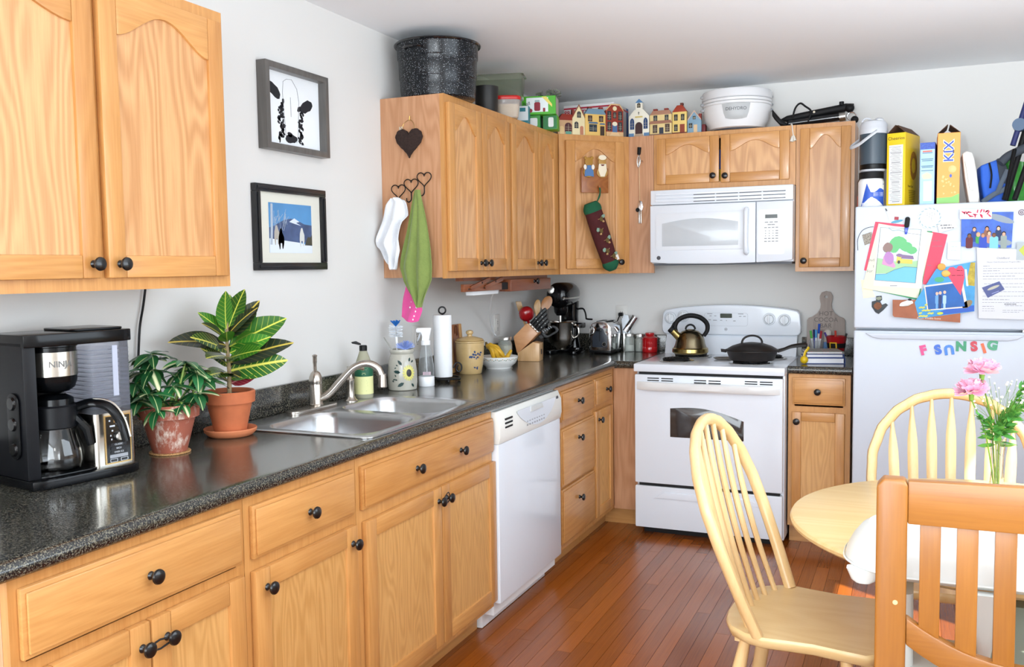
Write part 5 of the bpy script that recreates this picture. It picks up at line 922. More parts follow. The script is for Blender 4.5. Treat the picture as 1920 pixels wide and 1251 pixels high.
t = thing('bag_holder', 'stuffed fabric bag holder with rooster print and green elastic ends', 'bag holder', fd2.P(.2, .0)); GE = M('elastic_green', '#17573a', .9, bump=.4, bscale=120); BF_ = M('rooster_fabric', '#4a1a1c', .9, var=.15, vscale=40)
ax0 = fd2.P(.125, .345, .048); ax1 = fd2.P(.252, .0, .048); axis = (ax1 - ax0).normalized(); L_ = (ax1 - ax0).length
def sock(mb, s0, s1, r0, r1, n=8, bulge=.0): mb.tube([ax0.lerp(ax1, s0 + (s1 - s0) * k/n) for k in range(n + 1)], [r0 + (r1 - r0) * k/n + bulge * sin(pi * k/n) for k in range(n + 1)], 20, flat=.72, up=fd2.u)
mb = MB(); sock(mb, .07, .90, .050, .046, 10, .004); part('body', mb, BF_, t); mb = MB(); sock(mb, -.04, .10, .036, .052, 6, .008); part('elastic_top', mb, GE, t); mb = MB(); sock(mb, .885, 1.03, .047, .022, 6, .012); part('elastic_end', mb, GE, t)
part('loop', MB().tube(spline([ax0 + fd2.u * .02, fd2.P(.188, .40, .03), fd2.P(.187, .452, .026), fd2.P(.192, .42, .026), ax0 + fd2.u * .028], 5), .0035, 6), GE, t)
sv = axis.cross(fd2.n).normalized() * -1
gq = Fr(ax0 + fd2.n * .0405, axis.cross(fd2.n) , axis)
for a, b, fl in ((-.012, .085, 1), (.012, .145, -1), (-.006, .205, 1), (.014, .26, -1), (-.014, .30, 1)):
    q = gq.at(a, b, -.0005, 1.2 * fl); rb = part('rooster', MB().poly(q, blob(.028, .020, 10, .12, int(b * 100)), 0, .004), M('print_olive', '#5f4d28', .9), t); part('tail', MB().poly(q.at(-.016 * fl, .010, 0, .6), blob(.018, .024, 9, .25, int(b * 77)), 0, .0035), M('print_sage', '#7f9a8a', .9), rb); part('neck', MB().poly(q.at(.012 * fl, .012), blob(.011, .013, 8, .2, 5), 0, .0042), M('print_tan', '#b08a5c', .9), rb); part('foot', MB().tube([q.P(0, -.008, .002), q.P(.003, -.02, .001)], .0015, 4), MATS['print_tan'], rb)
part('tag', MB().poly(gq.at(-.034, .315, -.004), rect(.016, .028), 0, .001), M('tag_white', '#e4ddd8', .8), t)
# whisk, string and can opener on the filler board
yb = -.3055; t = thing('whisk', 'small wire whisk with black handle hanging on a string', 'whisk', (.677, yb - .01, 1.99)); part('handle', MB().tube([(.679, yb - .012, 2.085), (.676, yb - .012, 2.045)], [.011, .009], 10), MATTEB, t); mb = MB()
for k in range(5): q = pi * k/5; mb.tube(spline([(.676, yb - .012, 2.048), (.676 + .011 * cos(q), yb - .012 + .008 * sin(q), 2.01), (.674, yb - .012, 1.972), (.676 - .011 * cos(q), yb - .012 - .008 * sin(q), 2.01), (.676, yb - .012, 2.048)], 4), .0012, 5)
part('wires', mb, M('steel_wire', '#d8d6d2', .25, metal=1.), t); part('hook', MB().tube([(.68, yb - .012, 2.008), (.698, yb - .014, 2.01), (.70, yb - .014, 2.0)], .001, 5), MATTEB, t)
t = thing('can_opener', 'steel can opener hanging below the whisk by a string', 'can opener', (.679, yb - .01, 1.66)); part('string', MB().tube([(.676, yb - .006, 1.975), (.679, yb - .006, 1.79)], .0028, 6), M('string_tan', '#d9b893', .9), t)
part('head', MB().poly(Fr((.681, yb - .004, 1.755), (1, 0, 0), (0, 0, 1)), [(-.008, -.025), (.010, -.025), (.017, .0), (.012, .03), (-.006, .035), (-.012, .0)], 0, .008), CHROME, t, bev=.002); part('handles', MB().box(.672, .679, yb - .012, yb - .004, 1.662, 1.735).box(.682, .689, yb - .012, yb - .004, 1.662, 1.735), STEEL, t, bev=.002); part('key', MB().lathe([(0, .006), (.012, .005), (.012, 0)], fr=Fr((.668, yb - .008, 1.738), (1, 0, 0), (0, 0, 1)), n=12), MATTEB, t)
yw = -.326; t = thing('string_tie', 'white knotted string hanging over the cabinet front above the microwave', 'string', (1.505, -.31, 2.06)); part('cord', MB().tube(spline([(1.49, -.285, 2.152), (1.499, -.312, 2.152), (1.503, -.313, 2.12), (1.508, -.313, 2.085)], 4), .003, 6), M('cotton_white', '#ddd9cf', .9), t)
part('knot', MB().tube([(1.503, -.314, 2.092), (1.498, -.316, 2.062)], [.004, .010], 8).tube([(1.51, -.314, 2.092), (1.516, -.316, 2.066)], [.004, .008], 8), MATS['cotton_white'], t)
one('wall_shelf_end', MB().box(.001, .09, -3.262, -3.20, 1.468, 1.492), BRW, 'small red-brown wooden ledge on the wall beside the near wall cabinet', 'ledge', bev=.003)
# ================================================================== on top of the cupboards
ZU = ZT + .0005
c = (.192, -1.775, ZU); t = thing('canning_pot', 'large black speckled enamel canning pot on the wall cabinet', 'pot', c); GW = speckle('graniteware', '#101216', ['#c2c8cd', '#6b737d'], rough=.24, scale=170, amount=.19, voro=True, coat=.0); GW.node_tree.nodes['Principled BSDF'].inputs['Specular IOR Level'].default_value = .3
part('pot', MB().lathe([(0, 0), (.152, 0), (.16, .006), (.164, .05), (.165, .083), (.1665, .087), (.168, .093), (.1695, .15), (.1705, .165), (.172, .17), (.1745, .176), (.175, .225), (.178, .23), (.18, .234)], c, 64), GW, t)
part('inside', MB().lathe([(.178, .232), (.17, .225), (.158, .01), (0, .008)], c, 48), MATTEB, t)
part('rim', MB().lathe([(.176, .228), (.186, .228), (.1885, .232), (.187, .237), (.18, .239), (.175, .236)], c, 64), M('enamel_black', '#0c0d10', .12, coat=.6), t)
q = toward_cam(c[0], c[1]) - .62; rd = Vector((cos(q), sin(q), 0)); td = Vector((-sin(q), cos(q), 0)); C0 = Vector(c) + Vector((0, 0, .2))
part('handle', MB().tube(spline([C0 + rd * .168 + td * -.042, C0 + rd * .19 + td * -.036 , C0 + rd * .199, C0 + rd * .19 + td * .036, C0 + rd * .168 + td * .042], 5), .006, 8), MATS['enamel_black'], t)
c = (.258, -1.425, ZU); t = thing('black_canister', 'matte black round container beside the canning pot', 'container', c); part('body', MB().lathe([(0, 0), (.048, 0), (.05, .003), (.0565, .112), (.0565, .116), (.053, .116), (.047, .01), (0, .008)], c, 40), M('canister_black', '#1d1c1b', .5), t)
c = (.27, -1.205, ZU); t = thing('food_container', 'clear container of flour with a red snap lid on the cabinet', 'container', c); ff = Fr(c, (.9, .43, 0), (-.43, .9, 0))
def rlo(mb, fr, specs, n=6): return mb.loft([[fr.P(a, b, z_) for a, b in rr(w_, h_, r_, n)] for w_, h_, r_, z_ in specs])
part('tub', rlo(MB(), ff, [(.09, .09, .03, 0), (.1, .1, .03, .006), (.118, .118, .03, .085)]), M('tub_clear', '#e6ddd6', .12, trans=.6, ior=1.15), t); part('flour', rlo(MB(), ff, [(.092, .092, .028, .004), (.11, .11, .028, .062)]), M('flour_cream', '#e0d2ae', .95), t)
part('lid', rlo(MB(), ff, [(.124, .124, .032, .085), (.126, .126, .032, .098), (.118, .118, .03, .104)]), M('lid_red', '#c2241e', .35), t, bev=.002)
ff = Fr((.20, -1.155, ZU + .1055), (.962, .27, 0), (-.27, .962, 0)); t = thing('clear_bin', 'long clear plastic bin balanced on the red-lidded container', 'bin', ff.P(0, 0, 0)); BIN = M('bin_smoke', '#b4baa9', .1, trans=.85, ior=1.12)
part('bin', MB().loft([[ff.P(a, b, z_) for a, b in rr(w_, h_, .018, 5)] for w_, h_, z_ in ((.235, .12, 0), (.25, .135, .105), (.264, .149, .108), (.264, .149, .112), (.246, .131, .112), (.23, .115, .004))]), BIN, t)
# preserving-lid boxes
GRN = M('box_green', '#4fae2a', .4); GRD = M('box_dark_green', '#1e6a35', .4)
def carton(name, label, fr, w_, d_, h_, front, side, z0=0., cat='box'):
    """a box; fr at its lower front left corner, u along the front, n towards the viewer"""
    t = thing(name, label, cat, fr.P(w_/2, 0, -d_/2)); b_ = part('carton', MB().poly(fr, rect(w_, h_, w_/2, h_/2), -d_, 0), side, t, bev=.0012)
    if front: part('front_panel', MB().poly(fr, rect(w_ - .003, h_ - .003, w_/2, h_/2), .0001, .0006), front, b_)
    return t, b_
ff = Fr((.205, -.845, ZU), (.97, .24, 0), (0, 0, 1)); carton('small_box', 'small dark green box under the jar lid carton', ff, .085, .10, .072, M('box_green_mid', '#3f8f3c', .45), GRD)
part('label_tag', MB().poly(ff, rr(.04, .045, .008, cx=.05, cy=.036), .0007, .0011), PAPER, bpy.data.objects['small_box'])
ff2 = Fr((.293, -.80, ZU), (.97, .24, 0), (0, 0, 1)); t2, _b = carton('small_box', 'small green box with white tag nearest the painted houses', ff2, .075, .10, .072, M('box_green_deep', '#23703a', .45), GRN); part('label_tag', MB().poly(ff2, rr(.028, .05, .007, cx=.042, cy=.037), .0007, .0011), PAPER, t2)
ff3 = Fr((.20, -.93, ZU), (.97, .24, 0), (0, 0, 1)); t2, _b = carton('small_box', 'small teal and white packet behind the red-lidded container', ff3, .06, .06, .11, M('packet_white', '#dfe6e8', .5), M('packet_teal', '#2d7d8a', .5)); part('print', MB().poly(ff3, rect(.056, .03, .03, .02), .0007, .001).poly(ff3, rect(.03, .02, .03, .09), .0007, .001), MATS['packet_teal'], t2)
ff = Fr((.20, -.865, ZU + .0735), (.97, .24, 0), (0, 0, 1)); t, b_ = carton('jar_lid_carton', 'bright green carton with a picture of red jam jars', ff, .178, .13, .094, GRN, GRN); PGR = M('panel_grey', '#b5aeab', .6)
part('side_panel', MB().poly(Fr(ff.P(.178, .002, -.002), ff.n * -1, (0, 0, 1)), rect(.105, .088, .072, .045), .0001, .0006), PGR, b_)
p_ = part('picture', MB().poly(ff, rect(.115, .074, .082, .049), .0007, .001), M('picture_white', '#e4ecec', .5), b_); JAM = M('jam_red', '#8e1f30', .4); mb = MB().poly(ff.at(.082, .04), rr(.032, .045, .008), .001, .0014).poly(ff.at(.045, .02), ell(.012, .011, 12), .001, .0014).poly(ff.at(.118, .022), rr(.012, .02, .003), .001, .0014); part('jam', mb, JAM, p_)
part('jar_top', MB().poly(ff.at(.082, .068), rr(.026, .011, .003), .001, .0014), M('jar_top', '#9fb4b4', .4), p_); part('yellow_flash', MB().poly(ff, [(.105, .09), (.13, .09), (.16, .05), (.16, .035)], .0011, .0015), M('flash_yellow', '#e6d46a', .5), p_)
text('Ball', .026, INK, b_, ff.at(.026, .055, .0011, .15), .0003)
t = thing('dried_hops', 'grey-green dried herbs lying on top of the green carton', 'herbs', ff.P(.14, .1, -.07)); mb = MB(); rn = random.Random(9)
for k in range(34): p0 = ff.P(.07 + rn.uniform(0, .13), .096 + rn.uniform(0, .03), -.10 + rn.uniform(0, .08)); mb.poly(Fr(p0, (rn.uniform(-1, 1), rn.uniform(-1, 1), rn.uniform(-.5, .5)), (rn.uniform(-1, 1), rn.uniform(-1, 1), rn.uniform(0, 1))), blob(.035, .02, 8, .3, k), 0, .0015)
part('leaves', mb, M('dried_sage', '#6f7668', .9), t, kind='stuff')
# mailing carton
ff = Fr((.235, -.325, ZU), (1, .0, 0), (0, 0, 1)); t, b_ = carton('mailing_carton', 'white mailing carton with red stripe behind the painted houses', ff, .30, .28, .198, None, M('mail_white', '#e2e0e0', .6)); MR = M('mail_red', '#b3203c', .5)
part('stripe', MB().poly(ff, rect(.30, .009, .15, .18), .0001, .0008), MR, b_); fs2 = Fr(ff.P(.30, 0, 0), (0, 1, 0), (0, 0, 1)); part('stripe', MB().poly(fs2, rect(.28, .009, .14, .18), .0001, .0008), MR, b_); part('stripe', MB().poly(fs2, rect(.04, .198, .26, .099), .0001, .0007), M('mail_blue', '#33508c', .5), b_)
text('PRIORITY', .034, MR, b_, ff.at(.075, .155, .0005), .0004, bold=.0005); part('open_flap', MB().poly(Fr(ff.P(.12, .199, -.08), (1, 0, .05), (0, 1, .0)), rect(.15, .1, .075, .05), 0, .003), M('kraft_dark', '#4a322c', .8), b_)
# painted wooden houses
def house(fr, w_, h_, label, wall, roof, roofc, wins, doors, extra=(), wallh=None, d_=.02):
    t = thing('wooden_house', label, 'ornament', fr.P(w_/2, 0, 0), group='painted wooden houses'); wallh = wallh or h_ * .7
    mw = M('house_' + wall[1:], wall, .55); mr = M('house_' + roofc[1:], roofc, .55)
    part('wall', MB().poly(fr, rect(w_, wallh, w_/2, wallh/2), -d_, 0), mw, t, bev=.001)
    if roof: part('roof', MB().poly(fr, roof, -d_, .0008), mr, t, bev=.001)
    for pts, col, h1 in extra: part('trim', MB().poly(fr, pts, -d_ * .9 if h1 < 0 else .0002, abs(h1)), M('house_' + col[1:], col, .55), t)
    for (a, b, ww, hh, col, arch) in wins:
        pts = rect(ww, hh, a, b) if not arch else [(a - ww/2, b - hh/2), (a + ww/2, b - hh/2), (a + ww/2, b + hh*.15)] + [(a + ww/2 * cos(pi*k/8), b + hh*.15 + hh*.35 * sin(pi*k/8)) for k in range(1, 8)] + [(a - ww/2, b + hh*.15)]
        wn = part('window', MB().poly(fr, pts, .0002, .0014), M('house_' + col[1:], col, .4), t)
        mb = MB().poly(fr, rect(.0009, hh * .8, a, b - hh * .05), .0014, .002).poly(fr, rect(ww * .9, .0009, a, b), .0014, .002).poly(fr, rect(ww * .9, .0009, a, b - hh * .22), .0014, .002); part('mullion', mb, M('house_cream', '#d8cfae', .6), wn)
    for (a, ww, hh, col, arch) in doors:
        pts = [(a - ww/2, .003), (a + ww/2, .003), (a + ww/2, hh)] + ([(a + ww/2 * cos(pi*k/8), hh + ww * .5 * sin(pi*k/8) * arch) for k in range(1, 8)] if arch else []) + [(a - ww/2, hh)]
        part('door', MB().poly(fr, pts, .0002, .0018), M('house_' + col[1:], col, .5), t)
    return t
hf = lambda a: Fr(dg.P(a, ZU - ZB, -.008), dg.u, dg.v); R1, GL, BLU = '#8c2a18', '#2c3236', '#4c6c8e'
house(hf(.004), .086, .118, 'low tan wooden house with red roof and round-topped window', '#c9a27a', [(.0, .078), (.086, .078), (.086, .11), (.026, .112)], R1, [(.062, .04, .042, .05, '#4a2328', True)], [(.022, .026, .034, '#d9bc86', .9)], [([(.045, .003), (.08, .003), (.08, .018), (.045, .018)], '#5f9a86', .002)], .079)
house(hf(.091), .076, .165, 'tall cream wooden house with steep gable and arched windows', '#e0d3a8', [(.0, .098), (.076, .098), (.04, .158)], '#dfd2a6', [(.04, .112, .024, .034, GL, True), (.024, .055, .024, .036, GL, True)], [(.056, .02, .042, '#b5785c', .8)], [([(.0, .092), (.04, .160), (.076, .092), (.076, .099), (.04, .168), (.0, .1)], '#8c4a30', .003), ([(-.0, .1), (.012, .12), (.012, .138), (-.0, .138)], '#7e2c22', -.001)], .099)
house(hf(.169), .126, .16, 'yellow wooden shop house with blue hipped roof and shop window', '#ddb766', [(-.002, .118), (.128, .118), (.112, .148), (.02, .148)], '#6d8ca0', [(.03, .094, .026, .032, '#3c241e', False), (.098, .094, .026, .032, '#3c241e', False), (.048, .042, .048, .04, '#27323e', False)], [(.105, .026, .054, '#3a2a20', 0)], [([(.018, .066), (.078, .066), (.072, .075), (.024, .075)], BLU, .004), ([(.088, .062), (.122, .062), (.117, .07), (.093, .07)], BLU, .004), ([(.02, .148), (.042, .148), (.042, .158), (.02, .158)], '#7e2c22', -.001), ([(.088, .148), (.11, .148), (.11, .158), (.088, .158)], '#7e2c22', -.001)], .119)
house(hf(.298), .108, .18, 'red brick wooden town hall with clock and blue doors', '#8c2f1e', [(.0, .13), (.108, .13), (.108, .142), (.082, .172), (.032, .172), (.0, .142)], '#8f331f', [(.02, .115, .024, .05, GL, False), (.054, .118, .018, .034, GL, False), (.088, .115, .024, .05, GL, False), (.02, .056, .024, .05, GL, False), (.088, .056, .024, .05, GL, False)], [(.054, .03, .066, '#4a6a94', 0)], [(ell(.0125, n=16, cx=.054, cy=.155), '#ddd2a8', .003), ([(.0, .002), (.108, .002), (.108, .026), (.0, .026)], '#cfa878', .0016), ([(.02, .002), (.088, .002), (.074, .024), (.034, .024)], '#d9b88a', .0025), (ell(.016, .012, 12, .054, .07), '#e2dcc2', .0021), ([(.0, .142), (.032, .174), (.082, .174), (.108, .142), (.108, .148), (.084, .18), (.03, .18), (.0, .148)], '#d6b07a', .003)], .131)
hb2 = lambda x: Fr((x, -.272, ZU), (1, 0, 0), (0, 0, 1)); CW = '#e6e2d2'
house(hb2(.605), .118, .2, 'white wooden church with blue steeple and arched doorway', CW, [(.0, .115), (.118, .115), (.085, .152), (.033, .152)], CW, [(.02, .075, .024, .062, '#22406e', True), (.098, .075, .024, .062, '#22406e', True), (.059, .176, .02, .026, '#3a322c', True)], [(.059, .042, .06, '#3c2224', 1.1)], [([(.04, .15), (.08, .15), (.08, .192), (.04, .192)], CW, -.0006), ([(.038, .19), (.082, .19), (.06, .212)], '#4c7aa6', -.001), ([(.0, .002), (.03, .002), (.03, .022), (.0, .022)], '#5b82a8', .002), ([(.088, .002), (.118, .002), (.118, .022), (.088, .022)], '#5b82a8', .002), ([(.03, .002), (.088, .002), (.08, .018), (.038, .018)], '#b49a80', .003), ([(.0375, .108), (.0805, .108), (.0805, .116), (.0375, .116)], '#c9b46a', .002), ([(.057, .124), (.0595, .124), (.0595, .141), (.057, .141)], '#26231f', .002), ([(.0535, .133), (.063, .133), (.063, .1355), (.0535, .1355)], '#26231f', .002)], .116)
house(hb2(.727), .124, .15, 'yellow wooden house with brown porch roof and two chimneys', '#e0c88c', [(.0, .115), (.124, .115), (.11, .138), (.016, .138)], '#a87a62', [(.032, .096, .022, .032, GL, False), (.096, .096, .022, .032, GL, False), (.03, .038, .026, .044, '#4e3a30', False), (.1, .04, .026, .044, '#4e3a30', False)], [(.066, .024, .044, '#2c3444', 0)], [([(-.004, .066), (.128, .066), (.118, .082), (.006, .082)], '#9c6c56', .005), ([(.02, .138), (.042, .138), (.042, .148), (.02, .148)], '#7e2c22', -.001), ([(.082, .138), (.104, .138), (.104, .148), (.082, .148)], '#7e2c22', -.001), ([(.0, .002), (.124, .002), (.124, .01), (.0, .01)], '#8a6a58', .004)], .116)
house(hb2(.855), .08, .175, 'narrow yellow wooden house with tall red roof and red door', '#e6c876', [(-.002, .122), (.082, .122), (.056, .158), (.026, .158)], '#9a3418', [(.02, .092, .02, .034, '#2c2622', False), (.058, .092, .02, .034, '#2c2622', False), (.02, .036, .02, .036, '#2c2622', False)], [(.056, .026, .054, '#8c3a20', 0)], [([(.044, .158), (.06, .158), (.06, .17), (.044, .17)], '#5e2a20', -.001), ([(.0, .002), (.08, .002), (.08, .01), (.0, .01)], '#6e2c22', .003)], .123)
house(hb2(.939), .076, .12, 'small blue wooden cottage with cream door and red chimney', '#7f9fb4', [(.0, .072), (.076, .072), (.038, .118)], '#7f9fb4', [(.038, .084, .016, .018, GL, False), (.018, .042, .02, .026, GL, False)], [(.045, .02, .046, '#d8ba92', 0)], [([(.0, .068), (.038, .116), (.076, .068), (.076, .075), (.038, .124), (.0, .075)], '#cfae98', .003), ([(.062, .085), (.076, .07), (.078, .104), (.062, .104)], '#7e2c22', -.001)], .073)
one('red_cube', MB().box(1.012, 1.034, -.25, -.21, ZU, ZU + .048), M('dark_red_box', '#6e1c20', .5), 'small dark red block behind the blue wooden cottage', 'block', bev=.004)
# dehydrator
c = (1.195, -.203, ZU); t = thing('food_dehydrator', 'round white food dehydrator with stacked trays and grey panel', 'dehydrator', c); DHW = M('dehydrator_white', '#e6e8ea', .35)
part('base', MB().lathe([(0, .008), (.13, .008), (.145, .012), (.172, .06), (.180, .105), (.181, .128), (0, .128)], c, 64), DHW, t); part('foot', MB().lathe([(0, 0), (.12, 0), (.125, .008), (0, .008)], c, 32), M('foot_grey', '#4a4c52', .6), t)
for k, (z0, r_) in enumerate(((.129, .181), (.146, .182))): part('tray', MB().lathe([(.15, z0), (r_, z0), (r_ + .003, z0 + .003), (r_ + .003, z0 + .013), (r_ - .002, z0 + .016), (.15, z0 + .016)], c, 64), DHW, t)
part('lid', MB().lathe([(0, .163), (.181, .163), (.186, .167), (.187, .20), (.182, .208), (.16, .21), (0, .206)], c, 64), M('dehydrator_top', '#dfe1e4', .25, coat=.3), t)
for sg in (-1, 1):
    for z_ in (.115, .145, .185): part('lug', MB().sphere(Vector(c) + Vector((.916, .401, 0)) * sg * .186 + Vector((0, 0, z_)), .014, 12, sz=.7), M('lug_grey', '#a9acb0', .4), t)
Rd = lambda b: .145 + (b - .012) / .048 * .027 if b < .06 else (.172 + (b - .06) / .045 * .008 if b < .105 else .1805)
cf = Cyl(c, Rd, toward_cam(c[0], c[1]) - .02); mb = MB(); patch(mb, cf, [(-.075, .126), (-.066, .08), (-.055, .052), (-.03, .046), (0, .044), (.03, .046), (.055, .052), (.066, .08), (.075, .126), (.04, .1275), (0, .128), (-.04, .1275)], .0022, 4); pn_ = part('front_panel', mb, M('panel_light_grey', '#b4b7b8', .4), t)
tx = text('DEHYDRO', .023, DGREY, pn_, cf.at(0, .098, .0028), .0004, wrap=True)
# folded tripod and scoop
t = thing('folded_tripod', 'folded black tripod with cord loop lying on the narrow cabinet', 'tripod', (1.62, -.19, ZU)); ax = Vector((.985, .05, .13)); b0 = Vector((1.43, -.19, 2.196))
part('leg', MB().loft([[b0 + ax * s_ + Vector((0, a * w_, b * w_ * .8)) for a, b in rr(.05, .05, .02)] for s_, w_ in ((0, .3), (.03, .8), (.1, .9), (.33, 1.), (.37, .6))]), MATTEB, t)
part('tube', MB().tube([(1.47, -.20, 2.172), (1.745, -.19, 2.192)], .0205, 16), M('gloss_tube', '#121519', .12, coat=.5), t); part('clamp', MB().tube([(1.725, -.19, 2.189), (1.755, -.19, 2.192)], .024, 16), STEEL, t); part('joint', MB().sphere((1.775, -.19, 2.232), .024, 14), MATTEB, t); part('knob', MB().tube([(1.735, -.19, 2.25), (1.735, -.19, 2.268)], .012, 10), MATTEB, t)
part('ring', MB().tube([(1.785 + .022 * cos(2*pi*k/20), -.19, 2.19 + .02 * sin(2*pi*k/20)) for k in range(20)], .004, 8, closed=True), CHROME, t); part('end_cap', MB().sphere((1.8, -.19, 2.17), .02, 12), MATTEB, t); part('pivot', MB().tube([(1.46, -.19, 2.166), (1.53, -.19, 2.168)], .017, 12), MATTEB, t)
part('cord_loop', MB().tube(spline([(1.49, -.21, 2.20), (1.505, -.215, 2.25), (1.53, -.218, 2.272), (1.555, -.218, 2.255), (1.585, -.218, 2.225), (1.57, -.218, 2.175)], 6), .005, 8), MATTEB, t); part('dot', MB().lathe([(0, .002), (.006, .001), (.006, 0)], fr=Fr((1.60, -.2155, 2.222), (1, 0, 0), (0, 0, 1)), n=10), M('ivory_dot', '#cfc8b4', .4), t)
one('black_scoop', MB().loft([[Vector((x_, -.235 + a * w_, 2.149 + h_ + b * w_)) for a, b in rr(.08, .04, .015)] for x_, w_, h_ in ((1.392, .9, .078), (1.405, 1., .06), (1.43, .9, .03), (1.465, .45, .0105))]), MATTEB, 'black plastic scoop tilted between the dehydrator and tripod', 'scoop', bev=.002)
# ================================================================== on top of the refrigerator
ZF = 1.6855
c = (1.905, -.665, ZF); t = thing('white_tub', 'white and blue supplement tub with black lid on the refrigerator', 'tub', c); part('tub', MB().lathe([(0, 0), (.055, 0), (.058, .004), (.058, .118), (.05, .132), (0, .132)], c, 40), WHITEP, t); cf = Cyl(c, lambda b: .0585, toward_cam(c[0], c[1])); BLUE = M('label_blue', '#2a55b8', .4)
mb = MB(); patch(mb, cf, [(-.05, .002), (.07, .002), (.07, .108), (-.02, .108), (-.03, .07), (-.04, .03)], .0006, 4); lb = part('label', mb, BLUE, t); mb = MB(); patch(mb, cf, [(0, .078), (.07, .078), (.07, .104), (0, .104)], .0012, 3); part('label_panel', mb, PAPER, lb)
mb = MB()
for k in range(4): patch(mb, cf, ell(.006, .006, 10, -.036 + .0175 * k, .014), .0012, 2)
for k in range(5): patch(mb, cf, rect(.05, .002, .035, .05 + .004 * k), .0012, 2)
part('label_icons', mb, M('icon_pale', '#d6dcec', .5), lb); part('lid', MB().lathe([(0, .165), (.05, .165), (.055, .162), (.055, .134), (.05, .132), (0, .132)], c, 40), MATTEB, t)
c = (1.912, -.66, ZF + .166); t = thing('insulated_jug', 'slate grey insulated jug with pale grey lid standing on the tub', 'jug', c); SL = M('jug_slate', '#3d4a55', .4); PG = M('jug_lid_grey', '#c3c6cc', .45)
part('base_ring', MB().lathe([(0, 0), (.052, 0), (.056, .004), (.056, .01), (0, .01)], c, 40), PG, t); part('band', MB().lathe([(.056, .01), (.060, .012), (.060, .032), (.058, .034)], c, 40), BLACK, t); part('body', MB().lathe([(0, .034), (.0605, .034), (.0615, .04), (.0615, .175), (0, .175)], c, 44), SL, t)
part('lid', MB().lathe([(.0615, .175), (.063, .178), (.063, .20), (.061, .203), (.061, .218), (.053, .233), (.03, .24), (0, .24)], c, 44), PG, t); part('spout_cap', MB().sphere(Vector(c) + Vector((.024, -.012, .238)), .022, 14, sz=.6), PG, t); part('top_loop', MB().tube([Vector(c) + Vector((-.03 + .02 * cos(pi * k/10), -.02, .232 + .018 * sin(pi * k/10))) for k in range(11)], .004, 8), PG, t)
u_ = Vector((.916, .401, 0)); part('carry_handle', MB().tube(spline([Vector(c) + Vector((.02, -.064, .185)), Vector(c) + Vector((-.02, -.072, .155)), Vector(c) + Vector((-.06, -.055, .128)), Vector(c) + Vector((-.095, -.02, .118)), Vector(c) + Vector((-.098, .02, .13)), Vector(c) + Vector((-.05, .055, .17))], 5), .009, 8, flat=.45), PG, t)
c = (1.872, -.42, ZF); t = thing('dark_jar', 'dark jar with red lower half behind the white tub', 'jar', c); part('lower', MB().lathe([(0, 0), (.04, 0), (.042, .004), (.042, .07), (0, .07)], c, 28), M('jar_red', '#b3261e', .4), t); part('upper', MB().lathe([(0, .0705), (.042, .0705), (.042, .14), (.034, .158), (0, .16)], c, 28), M('jar_dark', '#23252a', .3), t)
c = (1.905, -.30, ZF); t = thing('clear_pitcher', 'tall frosted plastic pitcher standing behind the grey jug', 'pitcher', c); part('body', MB().lathe([(0, 0), (.045, 0), (.048, .005), (.056, .29), (.053, .29), (.045, .01), (0, .008)], c, 32), M('pitcher_frost', '#cfd4dc', .3, trans=.5, ior=1.2), t); part('lid', MB().lathe([(0, .31), (.056, .308), (.058, .29), (0, .29)], c, 32), PG, t)
def flaps(t, fr, w_, d_, h_, mat):
    a = part('flap', MB().loft([[fr.P(0, h_, -d_), fr.P(0, h_, 0), fr.P(.002, h_, 0), fr.P(.002, h_, -d_)], [fr.P(w_ * .42, h_ + .038, -d_), fr.P(w_ * .42, h_ + .038, -.004), fr.P(w_ * .45, h_ + .036, -.004), fr.P(w_ * .45, h_ + .036, -d_)]]), mat, t)
    part('flap', MB().loft([[fr.P(w_, h_, -d_), fr.P(w_, h_, 0), fr.P(w_ - .002, h_, 0), fr.P(w_ - .002, h_, -d_)], [fr.P(w_ * .55, h_ + .036, -d_), fr.P(w_ * .55, h_ + .036, -.004), fr.P(w_ * .52, h_ + .034, -.004), fr.P(w_ * .52, h_ + .034, -d_)]]), mat, t)
KRAFT = M('carton_inside', '#5c4030', .8); YB = M('cereal_yellow', '#e5c019', .45)
ff = Fr((1.973, -.70, ZF), (.955, -.295, 0), (0, 0, 1)); t, b_ = carton('cereal_box', 'tall yellow cereal box with nutrition panel on the refrigerator', ff, .083, .205, .335, None, YB, cat='cereal box'); flaps(b_, ff, .083, .2, .335, KRAFT)
text('Cheerios', .0205, INK, b_, ff.at(.0415, .31, .0004), .0003); p_ = part('nutrition_panel', MB().poly(ff, rect(.062, .27, .041, .145), .0002, .0007), PAPER, b_); mb = MB(); rn = random.Random(1)
for k in range(46): mb.poly(ff, rect(rn.uniform(.03, .056), .0014 if k % 8 else .003, .041 + rn.uniform(-.003, .003), .02 + .0056 * k), .0008, .001)
part('fine_print', mb, INKG, p_); fs3 = Fr(ff.P(.083, 0, 0), ff.n * -1, (0, 0, 1)); mb = MB().plate(ell(.05, .066, 28, .115, .19), [ell(.026, .036, 28, .115, .19)], .0002, .0012, fs3); part('cereal_ring', mb, M('cereal_brown', '#a8741c', .7, var=.3, vscale=90), b_); mb = MB()
for k in range(7): mb.poly(fs3, rect(.10 - .004 * k, .003, .1, .072 - .008 * k), .0002, .0006)
part('fine_print', mb, M('print_brown', '#7a5a14', .6), b_); text('From Oats', .016, M('print_dark_brown', '#5a3e12', .6), b_, fs3.at(.075, .092, .0006), .0002)
